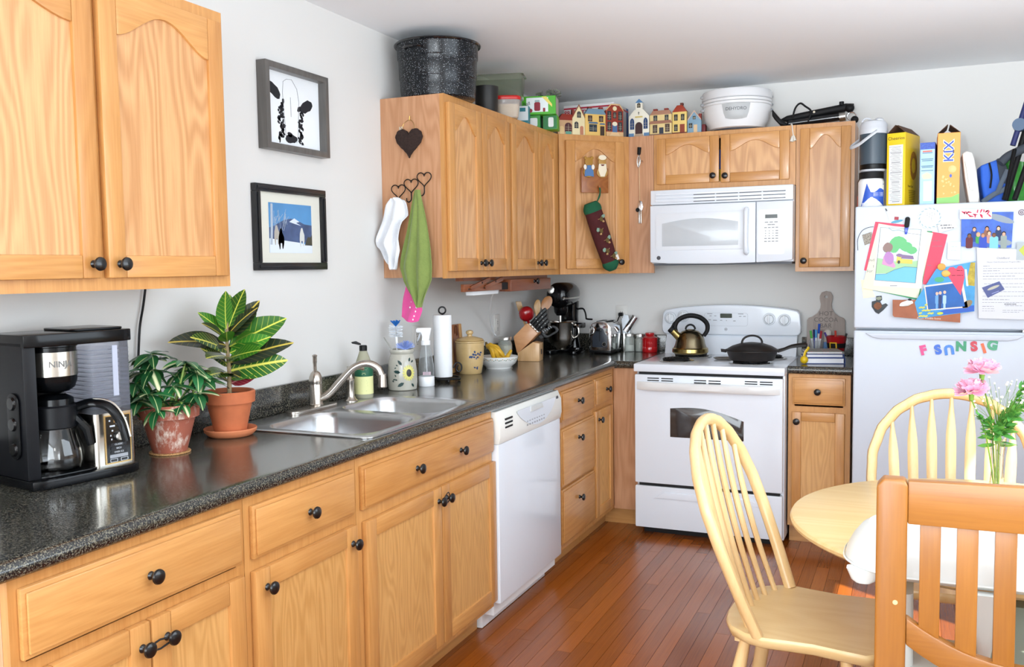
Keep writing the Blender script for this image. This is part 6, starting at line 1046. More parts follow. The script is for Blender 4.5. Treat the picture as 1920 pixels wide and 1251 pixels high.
ff = Fr((2.114, -.715, ZF), (.997, -.075, 0), (0, 0, 1)); t, b_ = carton('cereal_box', 'slim pale blue carton between the yellow and orange boxes', ff, .063, .19, .282, M('carton_sky', '#a9d3ea', .45, var=.12, vscale=14), M('carton_blue', '#2f49a8', .45), cat='box'); part('top_band', MB().poly(ff, rect(.062, .03, .0315, .266), .0007, .0012), M('carton_navy', '#3a5ab6', .45, var=.3, vscale=200), b_); mb = MB()
for b, w__ in ((.235, .042), (.207, .05), (.2, .044), (.176, .05), (.17, .046), (.155, .05)): mb.poly(ff, rect(w__, .0035, .031, b), .0007, .0011)
part('print', mb, M('print_slate', '#5d7894', .6), b_); part('print', MB().poly(ff, rect(.04, .007, .031, .242), .0012, .0016), M('print_coral', '#d8776a', .6), b_); part('picture', MB().poly(ff.at(.03, .13), blob(.045, .03, 12, .2, 4), .0007, .0012), M('print_shell', '#d9c9b4', .6), b_); part('white_fade', MB().poly(ff, rect(.036, .09, .034, .062), .0007, .001), PAPER, b_)
ff = Fr((2.186, -.735, ZF), (1, 0, 0), (0, 0, 1)); OR = M('cereal_orange', '#f0a24a', .45); t, b_ = carton('cereal_box', 'tall orange cereal box with blue vertical lettering on the refrigerator', ff, .093, .20, .318, OR, M('cereal_amber', '#e08a34', .45), cat='cereal box'); flaps(b_, ff, .093, .2, .318, KRAFT)
text('KIX', .056, M('kix_white', '#f2ede0', .5), b_, ff.at(.048, .235, .0007, pi/2), .0003, bold=.0035, sx=1.05); text('KIX', .056, M('kix_blue', '#2f4fb0', .45), b_, ff.at(.048, .235, .0012, pi/2), .0004, bold=.0008, sx=1.05)
part('green_foot', MB().poly(ff, [(.0, .002), (.092, .002), (.092, .045), (.06, .03), (.0, .028)], .0007, .0012), M('cereal_green', '#86c06a', .5), b_); mb = MB(); rn = random.Random(12)
for a, b, r_ in [(.062, .155, .017)] + [(rn.uniform(.02, .08), rn.uniform(.045, .125), rn.uniform(.003, .0055)) for _ in range(16)]: mb.lathe([(0, r_ * .3), (r_ * .7, r_ * .2), (r_, 0)], fr=ff.at(a, b, .0007), n=12)
part('puffs', mb, M('corn_puff', '#ecc98a', .7), b_); part('drip', MB().poly(ff.at(.056, .125), ell(.005, .008, 10), .0007, .0014), BLUE, b_)
# white case, blue bag, folded stroller, green bag
sh = lambda fr, pts, w_: MB().poly(fr, pts, -w_, 0)
ff = Fr((2.288, -.70, ZF), (1, 0, 0), (0, 0, 1)); t = thing('white_case', 'white plastic case leaning beside the orange cereal box', 'case', ff.P(.05, 0, -.08)); part('shell', MB().poly(ff, [(.032, .001), (.072, .001), (.074, .03), (.062, .13), (.05, .2), (.04, .228), (.018, .236), (.0, .225), (.004, .19), (.012, .12), (.024, .05)], -.20, 0), OFFW, t, bev=.008, seg=3)
part('seam', MB().tube([ff.P(.012, .19, .001), ff.P(.024, .12, .001), ff.P(.034, .06, .001), ff.P(.05, .06, .001)], .0015, 5), M('seam_grey', '#b8b6ae', .5), t)
BB = M('bag_blue', '#2c62c8', .7, bump=.3, bscale=80); BG = M('bag_grey', '#3b414a', .8); ff = Fr((2.378, -.62, ZF), (1, .05, 0), (0, 0, 1)); t = thing('blue_bag', 'blue and grey zipped bag slumped beside the white case', 'bag', ff.P(.06, 0, -.07)); part('body', MB().poly(ff, [(.01, .002), (.1, .002), (.118, .06), (.085, .19), (.06, .2), (-.01, .175), (-.005, .1)], -.16, -.01), BB, t, bev=.012, seg=3)
part('side_panel', MB().poly(ff, [(.07, .1), (.115, .075), (.12, .1), (.085, .2), (.06, .205), (.055, .195)], -.165, -.006), BG, t, bev=.006); part('strap', MB().tube(spline([ff.P(.115, .08, .0), ff.P(.085, .06, .008), ff.P(.045, .04, .01), ff.P(.0, .008, .008)], 4), .011, 8, flat=.4, up=(0, 0, 1)), M('strap_grey', '#5c6672', .8), t)
part('zip', MB().tube(spline([ff.P(.025, .185, .0), ff.P(.035, .13, .006), ff.P(.03, .07, .006)], 4), .004, 6), MATTEB, t); part('strap', MB().tube(spline([ff.P(.1, .15, 0), ff.P(.075, .09, .01), ff.P(.06, .045, .012)], 4), .010, 8, flat=.4, up=(1, 0, 0)), MATS['strap_grey'], t)
t = thing('folded_stroller', 'folded black stroller frame standing on the refrigerator', 'stroller', (2.52, -.6, ZF)); NV = M('stroller_navy', '#232a5e', .4)
for a, b, r_, m_ in (((2.46, -.73, ZF + .010), (2.50, -.66, 1.92), .009, BLACK), ((2.47, -.62, ZF + .014), (2.55, -.60, 2.02), .014, MATTEB), ((2.505, -.66, ZF + .012), (2.575, -.62, 1.93), .012, MATTEB), ((2.494, -.64, 1.94), (2.56, -.62, 2.18), .012, NV)): part('tube', MB().tube([a, b], r_, 12), m_, t)
part('joint', MB().tube([(2.516, -.655, 2.03), (2.524, -.60, 2.03)], .028, 18), M('joint_blue', '#3b5574', .4), t); part('grip', MB().tube(spline([(2.445, -.66, 1.862), (2.475, -.65, 1.892), (2.52, -.64, 1.915), (2.57, -.63, 1.94)], 4), .019, 12), MATS['bag_grey'], t)
one('green_bag', MB().grid(lambda u, v: (2.448 + .13 * u + .014 * v * (1 - u), -.50 + .012 * sin(7 * u + 3 * v), ZF + .002 + .215 * v - .03 * u * v), 14, 14, thick=.006), M('glossy_green', '#3f9a3c', .25, var=.25, vscale=25), 'shiny green packet standing behind the folded stroller', 'packet', ang=80)

# cartons inside the slightly open cupboard over the microwave
one('yellow_carton', MB().box(1.09, 1.17, -.262, -.12, 1.858, 1.945), YB, 'yellow carton glimpsed in the gap between the doors above the microwave', 'box', bev=.001)
one('blue_carton', MB().box(1.09, 1.17, -.262, -.12, 1.9455, 2.05), BLUE, 'blue carton standing on the yellow one behind the cabinet doors', 'box', bev=.001)
# ================================================================== papers and magnets on the refrigerator (a: right, b: up, from the freezer door's lower left corner)
FF = Fr((1.842, FY, 1.119), (1, 0, 0), (0, 0, 1)); LV = [0.0008]
def sheet(name, label, cat, pts, mat, th=.0006):
    LV[0] += .0008; z_ = LV[0]; xs = sum(p_[0] for p_ in pts) / len(pts); ys = min(p_[1] for p_ in pts)
    t = thing(name, label, cat, FF.P(xs, ys, z_)); part('sheet', MB().poly(FF, pts, z_, z_ + th), mat, t); return t, z_ + th
def draw(t, z_, name, shapes, mat):
    mb = MB()
    for i_, (fr, pts) in enumerate(shapes): mb.poly(fr, pts, z_, z_ + .0004 + .00006 * i_)
    return part(name, mb, mat, t)
def lines(t, z_, rows, mat=None, name='writing', seed=0):
    mb = MB(); rn = random.Random(seed)
    for (a0, a1, b, h_) in rows:
        a = a0
        while a < a1:
            w_ = min(rn.uniform(.006, .018), a1 - a); mb.poly(FF, rect(w_, h_, a + w_/2, b), z_, z_ + .0003); a += w_ + .003
    return part(name, mb, mat or INKG, t)
RC = M('card_red', '#e2566c', .8); CRM = M('card_cream', '#e0ddc9', .85); GC = M('card_green', '#4c9a6c', .8)
t, z = sheet('yellow_note', 'pale yellow note sticking out below the left papers', 'note', [(.028, .226), (.06, .226), (.093, .146), (.040, .140)], M('note_yellow', '#f2e8c8', .85))
t, z = sheet('grey_tag', 'square grey-brown tag left of the drawing', 'tag', [(.031, .434), (.043, .386), (.081, .400), (.073, .448)], speckle('tag_linen', '#a59f94', ['#7d776c'], rough=.9, scale=220))
one('bent_wire', MB().tube(spline([FF.P(.014, .363, .003), FF.P(.013, .414, .003), FF.P(.030, .452, .003), FF.P(.058, .468, .003), FF.P(.081, .470, .003)], 5), .0013, 6), DGREY, 'thin curved dark wire at the left edge of the freezer door', 'wire')
t, z = sheet('red_card', 'red card showing behind the left of the drawing', 'card', [(.088, .494), (.042, .271), (.10, .252), (.222, .475)], RC)
t, z = sheet('red_card', 'red card with pencil writing right of the drawing', 'card', [(.293, .204), (.343, .201), (.391, .427), (.305, .446)], RC); lines(t, z, [(.32, .36, .40, .0022), (.33, .37, .375, .0022), (.31, .33, .29, .002)], seed=4)
t, z = sheet('green_card', 'green card behind the cream letter', 'card', [(.057, .184), (.278, .131), (.328, .443), (.10, .46)], GC)
t, z = sheet('cream_letter', 'cream letter with handwriting behind the drawing', 'letter', [(.102, .485), (.034, .188), (.273, .140), (.331, .435)], CRM); text('Dad', .018, INKG, t, FF.at(.072, .317, z, .05), .0002, name='writing'); text('I', .018, INKG, t, FF.at(.083, .288, z), .0002, name='writing'); text('For', .018, INKG, t, FF.at(.067, .266, z, .05), .0002, name='writing')
t, z = sheet('coloured_drawing', 'childs coloured drawing of trees, a cottage and a pond', 'drawing', [(.102, .479), (.084, .199), (.288, .184), (.307, .453)], PAPER); LV[0] += .003
g = Fr(FF.P(.0905, .2245), (.1715, 0, -.0145), (.021, 0, .243)); g.v = g.n.cross(g.u) if False else Vector((.085, 0, .996)).normalized(); g.n = FF.n; GW_, GH = .172, .243
R_ = lambda pts: [(a * GW_, b * GH) for a, b in pts]
INKL = M('drawing_ink', '#4c4c52', .8); draw(t, z, 'sky', [(g, R_([(0, 0), (1, 0), (1, 1), (0, 1)]))], M('crayon_sky', '#d3e6ee', .85))
draw(t, z + .0004, 'clouds', [(g.at(.07 * 1, .20), blob(.07, .05, 12, .1, 2)), (g.at(.145, .21), blob(.05, .05, 12, .1, 3)), (g.at(.02, .165), blob(.045, .05, 12, .1, 5)), (g.at(.15, .165), blob(.05, .03, 10, .1, 6))], M('crayon_white', '#e9ecf0', .85))
draw(t, z + .0004, 'meadow', [(g, R_([(0, .12), (1, .2), (1, .42), (.6, .36), (.3, .4), (0, .42)]))], M('crayon_meadow', '#a9d0a4', .85)); draw(t, z + .0008, 'pond', [(g, R_([(0, 0), (1, 0), (1, .29), (.7, .29), (.45, .22), (.25, .13), (0, .11)]))], M('crayon_pond', '#7cc3ea', .85))
draw(t, z + .0012, 'trees', [(g.at(.082, .178), blob(.075, .06, 12, .1, 7)), (g.at(.115, .163), blob(.06, .045, 12, .1, 8)), (g.at(.14, .148), blob(.05, .035, 12, .1, 9)), (g.at(.065, .15), blob(.045, .04, 12, .1, 10))], M('crayon_green', '#74c186', .85)); draw(t, z + .0016, 'hat', [(g.at(.04, .152), blob(.042, .048, 14, .06, 11))], M('crayon_brown', '#957f7a', .85))
draw(t, z + .0016, 'cloak', [(g, [(.022, .075), (.075, .062), (.082, .07), (.07, .09), (.068, .12), (.055, .132), (.036, .13), (.026, .11)])], M('crayon_pink', '#d59cc4', .85)); draw(t, z + .0020, 'cloak_fold', [(g.at(.05, .105, 0, .3), ell(.02, .03, 16))], M('crayon_violet', '#b88ac0', .85))
draw(t, z + .0016, 'cottage', [(g, [(.082, .085), (.15, .085), (.15, .105), (.105, .105), (.105, .118), (.082, .118)])], M('crayon_yellow', '#dccb6a', .85)); draw(t, z + .0020, 'roof', [(g, [(.1, .107), (.155, .107), (.15, .122), (.105, .125)]), (g.at(.093, .121), blob(.028, .016, 10, .1, 3))], M('crayon_purple', '#8f7a9c', .85)); draw(t, z + .0024, 'doorway', [(g.at(.093, .09), ell(.006, .008, 10))], INKL)
mb = MB(); 
for pts in ([(0, 0), (1, 0), (1, 1), (0, 1), (0, 0)], [(0, .11), (.25, .13), (.45, .22), (.7, .29), (1, .29)], [(.2, 1), (.3, .95), (.45, .97), (.7, .92), (1, .9)]): mb.tube([g.P(a * GW_, b * GH, z + .0028) for a, b in pts], .0007, 4)
part('outline', mb, INKL, t)
draw(t, z, 'caption', [(FF, rect(.03, .0025, .17, .198))], INKG); LV[0] += .003
t = thing('magnet_clip', 'black magnet clip with blue translucent tip holding the drawing', 'magnet', FF.P(.222, .42, .008)); q = FF.at(.2215, .468, .010, -.1); part('body', MB().poly(q, rr(.021, .05, .010, cy=.018), .0, .008), MATTEB, t, bev=.003); part('tip', MB().poly(q, [(-.009, -.002), (.009, -.002), (.005, -.036), (-.004, -.036)], .0005, .006), M('clip_blue', '#2f55d8', .15, trans=.4), t, bev=.002)
t = thing('lighthouse_magnet', 'small white lighthouse magnet with red house at its foot', 'magnet', FF.P(.17, .49)); q = FF.at(.150, .497, .0008, .45); part('tower', MB().poly(q, [(-.002, .0), (.014, .0), (.010, .045), (.004, .045)], 0, .004), WHITEP, t, bev=.001); part('lamp_room', MB().poly(q, [(.004, .045), (.010, .045), (.010, .055), (.007, .06), (.004, .055)], 0, .004), DGREY, t); part('house', MB().poly(FF.at(.178, .506, 0, -.1), rect(.018, .014), .001, .004), M('magnet_red', '#a02a38', .5), t); part('sea', MB().poly(FF.at(.18, .492, 0, .2), ell(.026, .006, 14), .001, .003), M('magnet_teal', '#4f9ab8', .5), t)
t = thing('round_magnet', 'round white magnet with leafy border and script lettering', 'magnet', FF.P(.317, .455)); q = FF.at(.317, .503, .0008); part('disc', MB().lathe([(0, .003), (.046, .003), (.049, .002), (.05, 0)], fr=q, n=40), M('disc_white', '#e4e8e6', .6), t); mb = MB()
for k in range(16): a_ = 2*pi*k/16; mb.poly(q.at(.043 * cos(a_), .043 * sin(a_), 0, a_ + 1.2), ell(.007, .0028, 8), .003, .0034)
part('leaf_border', mb, M('leaf_bluegrey', '#9fb4bc', .7), t); mb = MB()
for k in range(4): mb.tube([q.P(-.012 + .010 * k + .0015 * sin(j), .026 - .006 * j, .0032) for j in range(3 + (k % 3) * 2, -1, -1)], .0007, 4)
part('lettering', mb, INKG, t)
t, z = sheet('scribbled_note', 'small white note with pencil letters under the round magnet', 'note', [(.349, .469), (.357, .434), (.430, .458), (.416, .489)], PAPER); lines(t, z, [(.36, .405, .468, .005), (.365, .415, .456, .005)], seed=8)
t, z = sheet('blank_card', 'small white card with faint print beside the red card', 'card', [(.392, .393), (.391, .316), (.445, .312), (.444, .392)], PAPER); lines(t, z, [(.407, .43, .372, .003), (.405, .428, .355, .002), (.41, .426, .335, .002)], M('faint_print', '#b9cdd6', .8), seed=9)
# family photograph with printed people
t, z = sheet('group_photo', 'photo of a family group in front of whales', 'photo', [(.446, .372), (.644, .362), (.649, .518), (.444, .522)], M('photo_ocean', '#2a5cc0', .45, var=.3, vscale=22)); SK = ['#d8a58a', '#c08a6c', '#e2b79c', '#7c4f3a']; rn = random.Random(3)
draw(t, z, 'whale', [(FF.at(.60, .49, 0, -.35), ell(.055, .014, 18))], M('whale_grey', '#8d99a4', .6)); draw(t, z, 'whale', [(FF.at(.615, .385, 0, -.1), ell(.03, .014, 16))], MATS['whale_grey'])
for k, (a, b, sh_, w_, hh, hair) in enumerate(((.497, .428, '#23408c', .026, .05, '#3a2c24'), (.547, .43, '#8a5a48', .024, .05, '#1c1614'), (.592, .43, '#24355e', .024, .05, '#241a16'), (.478, .40, '#5e1f2c', .028, .05, '#33241e'), (.513, .412, '#3f9a4c', .020, .034, '#c9a06c'), (.532, .395, '#2f4bb4', .032, .06, '#8a6444'), (.556, .415, '#b98a80', .018, .04, '#5a3c2c'), (.575, .395, '#7cc3dc', .034, .06, '#5c4438'), (.613, .40, '#8d9a96', .024, .06, '#241c1a'))):
    draw(t, z + .0004 + .0003 * k, 'figure', [(FF.at(a, b - .012), rr(w_, hh, .008))], M('shirt%d' % k, sh_, .6)); draw(t, z + .0006 + .0003 * k, 'figure_hair', [(FF.at(a, b + hh * .5 - .006), ell(.0085, .0105, 12))], M('hair%d' % k, hair, .7)); draw(t, z + .0008 + .0003 * k, 'figure_face', [(FF.at(a, b + hh * .5 - .0085), ell(.0062, .008, 12))], M('skin' + SK[k % 4][1:], SK[k % 4], .6))
LV[0] += .0035
t, z = sheet('lobster_card', 'white card with two pink lobsters above the group photo', 'card', [(.438, .493), (.564, .489), (.565, .532), (.438, .537)], PAPER); mb = MB(); rn = random.Random(17)
for cx in (.475, .53):
    for k in range(9): mb.poly(FF.at(cx + rn.uniform(-.026, .026), .514 + rn.uniform(-.013, .013), 0, rn.uniform(0, 3)), blob(.018, .006, 8, .3, k), z, z + .0004)
part('lobsters', mb, M('lobster_pink', '#d8385e', .7), t)
t, z = sheet('printed_form', 'white printed letter with columns of small text and barcode', 'form', [(.508, .365), (.522, .052), (.708, .048), (.712, .352)], M('form_white', '#d3d5dc', .85)); text('ChildBand', .012, INKG, t, FF.at(.612, .317, z), .0002, name='heading'); text('Mission Child Development Program (EBL)', .0075, INKG, t, FF.at(.615, .300, z), .0002, name='heading')
lines(t, z, [(.535, .56, .283, .002), (.535, .70, .272, .0015), (.535, .60, .262, .002), (.535, .70, .25, .0015), (.535, .66, .238, .002), (.535, .70, .226, .0015), (.54, .70, .205, .0015), (.545, .69, .19, .0015), (.535, .70, .17, .0015), (.535, .70, .15, .0015), (.535, .64, .135, .002), (.535, .70, .122, .0015), (.535, .58, .105, .002), (.535, .585, .095, .0015), (.535, .585, .085, .0015), (.625, .69, .108, .0015), (.615, .70, .088, .0015), (.615, .68, .08, .0015)], M('form_print', '#7f828b', .8), seed=2)
mb = MB(); rn = random.Random(8)
for k in range(26): mb.poly(FF, rect(rn.uniform(.0006, .0018), .006, .622 + .0018 * k, .115), z, z + .0003)
part('barcode', mb, INKG, t)
t, z = sheet('whale_magnet', 'small tilted navy card magnet with a grey whale', 'magnet', [(.532, .188), (.556, .143), (.621, .180), (.600, .216)], M('magnet_navy', '#34407e', .4), .002); draw(t, z, 'whale', [(FF.at(.577, .188, 0, .42), ell(.026, .006, 14))], M('whale_pale', '#b0ae9e', .5)); draw(t, z, 'print', [(FF.at(.585, .167, 0, .42), rect(.03, .003))], M('print_lilac', '#8d94c4', .6))
t, z = sheet('corner_photo', 'small snapshot at the right edge of the freezer door', 'photo', [(.663, .308), (.72, .306), (.72, .386), (.664, .386)], M('snap_grey', '#a9b4b8', .5)); draw(t, z, 'picture', [(FF, [(.672, .35), (.694, .322), (.72, .335), (.72, .384), (.70, .384)])], M('snap_lime', '#b8c24a', .5)); draw(t, z + .0005, 'figure', [(FF.at(.706, .35), ell(.010, .016, 12))], M('snap_skin', '#a86a5a', .6))
t, z = sheet('brown_placemat', 'brown dinosaur-print card at the bottom of the freezer door', 'card', [(.167, .134), (.169, .062), (.176, .055), (.448, .032), (.449, .131)], M('card_brown', '#a5674c', .7, var=.15, vscale=20)); text('Acton Wildlife Scene', .0115, M('print_bone', '#e6dccb', .7), t, FF.at(.32, .050, z, -.03), .0002, name='caption')
t, z = sheet('sea_life_folder', 'blue photo folder printed with fish, turtle and coral', 'photo folder', [(.260, .122), (.279, .049), (.504, .083), (.504, .305), (.347, .273)], M('folder_blue', '#3f9ad2', .5, var=.25, vscale=16))
draw(t, z, 'sand_fish', [(FF.at(.285 + .012 * (k % 5), .06 + .013 * (k // 3), 0, .4), ell(.008, .004, 10)) for k in range(14)], M('fish_yellow', '#c9c85a', .6)); draw(t, z, 'deep_water', [(FF, [(.37, .066), (.503, .084), (.503, .11), (.41, .10), (.35, .075)])], M('folder_deep', '#2358b8', .5)); draw(t, z + .0004, 'fish', [(FF.at(.366, .073, 0, .1), ell(.013, .006, 14))], M('fish_lime', '#c2d24a', .6)); draw(t, z + .0004, 'ray', [(FF.at(.475, .115, 0, .7), ell(.024, .014, 14))], M('ray_brown', '#8a7a5c', .6)); draw(t, z + .0004, 'turtle', [(FF.at(.36, .225), ell(.02, .012, 14))], M('turtle_green', '#4fa87c', .6)); draw(t, z + .0002, 'coral', [(FF, [(.468, .20), (.503, .195), (.503, .30), (.485, .30)])], M('coral_yellow', '#b8a43c', .6, var=.3, vscale=60)); draw(t, z + .0005, 'cream_edge', [(FF, [(.47, .195), (.478, .195), (.470, .27), (.462, .27)])], PAPER)
t, z = sheet('couple_photo', 'blue underwater photo of three people with white border', 'photo', [(.298, .198), (.313, .085), (.478, .100), (.455, .220)], M('photo_border', '#e9d9cc', .7)); draw(t, z, 'water', [(FF, [(.303, .192), (.317, .09), (.466, .105), (.446, .212)])], M('photo_deep', '#0f5cab', .5, var=.25, vscale=14))
for k, (a, s_) in enumerate(((.352, .9), (.365, 1.05), (.383, 1.0))): draw(t, z + .0005, 'figure', [(FF.at(a, .135), rr(.014, .04, .005)), (FF.at(a, .108), rr(.009, .028, .003))], M('figure%d' % k, ['#6aa0d8', '#2a3c6e', '#a9c9ea'][k], .6)); draw(t, z + .0008, 'figure_face', [(FF.at(a, .162 + .003 * k), ell(.006, .0075, 12))], MATS['skine2b79c'])
t, z = sheet('paper_heart', 'pink-red paper heart with pencil writing', 'paper heart', [(.448, .154), (.462, .235), (.460, .27), (.449, .286), (.437, .286), (.427, .272), (.417, .281), (.402, .28), (.391, .265), (.393, .245)], RC); lines(t, z, [(.43, .452, .265, .002), (.41, .425, .243, .002), (.43, .455, .243, .002)], INK, seed=5)
t = thing('orange_magnet', 'orange plastic creature magnet beside the paper heart', 'magnet', FF.P(.372, .235, .006)); z = LV[0] + .001; part('head', MB().poly(FF.at(.368, .282), ell(.017, .016, 18), z, z + .006), M('orange_plastic', '#e8952c', .4), t, bev=.002); part('body', MB().poly(FF.at(.386, .252), blob(.036, .03, 14, .12, 6), z, z + .005), M('amber_plastic', '#d8a63c', .35), t, bev=.002)
t = thing('moose_magnet', 'dark rubber moose magnet with brown body', 'magnet', FF.P(.11, .066)); q = FF.at(.108, .105, .0008); part('outline', MB().poly(q, [(-.03, -.005), (-.03, .02), (-.012, .025), (-.012, .045), (.012, .047), (.014, .028), (.006, .02), (.014, .005), (.03, .012), (.04, .004), (.02, -.02), (.0, -.038), (-.014, -.03)], 0, .004), M('rubber_grey', '#3f4548', .7), t, bev=.001); part('moose', MB().poly(q.at(-.004, .0, 0, .3), blob(.034, .034, 12, .12, 3), .004, .006), M('moose_brown', '#7a4c32', .7, var=.3, vscale=90), t); part('antlers', MB().poly(q.at(.0, .034), blob(.022, .015, 10, .3, 5), .004, .006), M('antler_grey', '#8d9482', .7), t)
t = thing('animal_magnet', 'small silver animal magnet on the brown card', 'magnet', FF.P(.225, .095, .0)); q = FF.at(.225, .117, LV[0], .25); part('animal', MB().poly(q, blob(.062, .024, 14, .14, 4), .0, .0025), M('magnet_silver', '#c9cdd2', .2, metal=.8), t, bev=.0006); part('ears', MB().poly(q.at(.018, .014), blob(.016, .010, 8, .2, 2), .0005, .003), INK, t)
# magnetic letters on the lower door
for s_, a, b, rot, col, nm in (('F', .300, -.091, .25, '#e0508e', 'pink'), ('S', .361, -.087, .25, '#3f6fd2', 'blue'), ('U', .406, -.083, pi + .15, '#4a86d8', 'light blue'), ('N', .455, -.070, .0, '#3f9a72', 'green'), ('S', .507, -.069, .1, '#c94452', 'red'), ('I', .546, -.077, .3, '#ee7048', 'orange'), ('G', .580, -.062, -.15, '#4fa37c', 'teal green')):
    t = thing('letter_magnet', '%s plastic letter %s magnet on the lower refrigerator door' % (nm, s_ + (' turned upside down' if s_ == 'U' else '')), 'magnet', FF.P(a, b - .028), group='plastic letter magnets'); text(s_, .056, M('letter_' + col[1:], col, .4), t, FF.at(a, b - .008, .003, rot), .0025, name='letter', bold=.0034)
# ================================================================== items right of the stove
ff = Fr((1.602, -.50, ZC), (.97, .24, 0), (0, 0, 1)); PG_ = M('page_white', '#e6e6ea', .8); NB = M('cover_navy', '#33477e', .5)
def book(name, label, fr, w_, d_, h_, cover, page):
    t = thing(name, label, 'notebook', fr.P(w_/2, 0, -d_/2)); part('cover', MB().poly(fr, rect(w_, .003, w_/2, .0015), -d_, 0).poly(fr, rect(w_, .003, w_/2, h_ - .0015), -d_, 0).poly(fr, rect(.004, h_, w_ - .002, h_/2), -d_, 0), cover, t); part('pages', MB().poly(fr, rect(w_ - .008, h_ - .006, w_/2 - .004, h_/2), -d_ + .003, -.003), page, t)
book('notebook', 'thick navy notebook with white pages at the bottom of the pile', ff, .19, .20, .030, NB, PG_); book('notebook', 'white ring notebook on top of the navy notebook', ff.at(.004, .0305, -.01, 0), .182, .19, .018, NB, PG_)
book('notebook', 'grey floral patterned notebook on top of the pile', ff.at(.006, .049, -.016), .18, .18, .012, speckle('floral_cover', '#8f9088', ['#b9858a', '#6f7a70'], rough=.6, scale=60, amount=.42), PG_)
YR = M('ribbon_yellow', '#d8b41c', .3); t = thing('yellow_ornament', 'yellow ribbon ornament hanging over the notebooks by the skillet handle', 'ornament', ff.P(-.012, 0, .01)); part('ball', MB().sphere(ff.P(-.012, .021, .006), .0205, 14), YR, t); part('ribbon', MB().tube(spline([ff.P(-.012, .04, .006), ff.P(-.006, .06, .004), ff.P(.006, .074, .0), ff.P(.012, .085, -.004)], 4), .008, 8, flat=.4), YR, t)
c = (1.617, -.15, ZC); t = thing('pen_glass', 'clear glass tumbler beside the red cup holding pens', 'glass', c); part('glass', MB().lathe([(0, 0), (.033, 0), (.035, .003), (.038, .095), (.036, .095), (.0325, .006), (0, .005)], c, 28), CLEARP, t)
for k, (a, b, h_, col, cap, nm) in enumerate(((-.022, -.012, .14, '#d5d8da', '#4faa4a', 'green'), (-.010, .0, .145, '#4a5cb0', '#232a5e', 'navy'), (.0, -.014, .145, '#dfe3e8', '#4f9ad2', 'sky blue'), (.010, .008, .175, '#e4e4e6', '#1f4fb8', 'bright blue'), (.020, -.006, .138, '#d8d8da', '#a8323a', 'dark red'))):
    t = thing('pen', 'pen with %s cap standing in the glass tumbler' % nm, 'pen', (c[0] + a * .6, c[1] + b, ZC + .006), group='pens in the tumbler'); bt = Vector((c[0] + a * .5, c[1] + b, ZC + .007)); tp = bt + Vector((a * .8, b * .5, h_)); part('barrel', MB().tube([bt, bt.lerp(tp, .75)], .0052, 8), M('pen' + col[1:], col, .3), t); part('cap', MB().tube([bt.lerp(tp, .7), tp], .006, 8), M('cap' + cap[1:], cap, .3), t)
c = (1.72, -.16, ZC); t = thing('santa_cup', 'red cup with black belt and yellow buckle on the short worktop', 'cup', c); RCu = lambda b: .036 + .15 * b
part('cup', MB().lathe([(0, 0), (.036, 0), (.0535, .117), (.0545, .119), (.051, .119), (.034, .006), (0, .005)], c, 36), RED, t); part('belt', MB().lathe([(RCu(.056) + .0006, .056), (RCu(.056) + .0012, .056), (RCu(.082) + .0012, .082), (RCu(.082) + .0006, .082)], c, 36), MATTEB, t)
cf = Cyl(c, RCu, toward_cam(c[0], c[1]) - .35); mb = MB()
for a0, a1, b0, b1 in ((-.019, .019, .082, .088), (-.019, .019, .050, .056), (-.019, -.013, .056, .082), (.013, .019, .056, .082)): patch(mb, cf, [(a0 + (a1 - a0) * k/4, b0) for k in range(5)] + [(a1 - (a1 - a0) * k/4, b1) for k in range(5)], .0022, 2)
part('buckle', mb, M('buckle_yellow', '#dcae22', .35), t)
for k, (a, b, e, col, nm) in enumerate(((-.015, .0, (-.06, 0, .05), '#4a3a8a', 'purple'), (.012, -.008, (.055, 0, .045), '#2a2a2c', 'black'), (.0, .01, (-.01, .03, .06), '#c03a2c', 'red'))):
    t = thing('marker', '%s marker leaning in the red cup' % nm, 'marker', (c[0] + a, c[1] + b, ZC + .02), group='markers in the red cup'); b0 = Vector((c[0] + a * .5, c[1] + b * .5, ZC + .015)); e0 = Vector((c[0] + a, c[1] + b, ZC + .10)) + Vector(e) * .75; part('barrel', MB().tube([b0, e0], .0055, 8), M('mk' + col[1:], col, .35), t)
one('blue_packet', MB().poly(Fr((1.655, -.105, ZC), (1, 0, 0), (0, 0, 1)), rr(.032, .08, .004, cx=.012, cy=.0405), -.02, 0), M('packet_blue', '#5f8ec2', .5, var=.2, vscale=60), 'small blue packet between the pens and the red cup', 'packet', bev=.002)
one('white_tin', MB().lathe([(0, .0), (.02, 0), (.0205, .135), (.012, .145), (0, .145)], (1.668, -.06, ZC), 24), M('bone_white', '#d9d4cc', .5), 'slim off-white container behind the blue packet', 'container')
ff = Fr((1.655, -.040, ZC), (1, 0, 0), (0, .045, 1)); t = thing('cocoa_board', 'grey whitewashed paddle board lettered HOT COCOA BAR against the wall', 'sign', ff.P(0, 0)); half = [(.098, 0), (.1, .02), (.1, .195), (.092, .208), (.07, .216), (.045, .235), (.03, .262), (.028, .285), (.034, .315), (.034, .33), (.024, .35), (.0, .358)]
pts = half + [(-a, b) for a, b in half[-2::-1]]; part('board', MB().plate(pts, [ell(.0085, n=14, cx=0, cy=.325)], -.012, 0, ff), wood('whitewash', '#b9aea6', '#958a84', 'z', ring=.3, coat=0, rough=.8), t, bev=.0015); PR = M('letter_grey', '#77716e', .8)
for s_, b in (('HOT', .232), ('COCOA', .198), ('BAR', .165)): text(s_, .034, PR, t, ff.at(0, b, .0004), .0004)
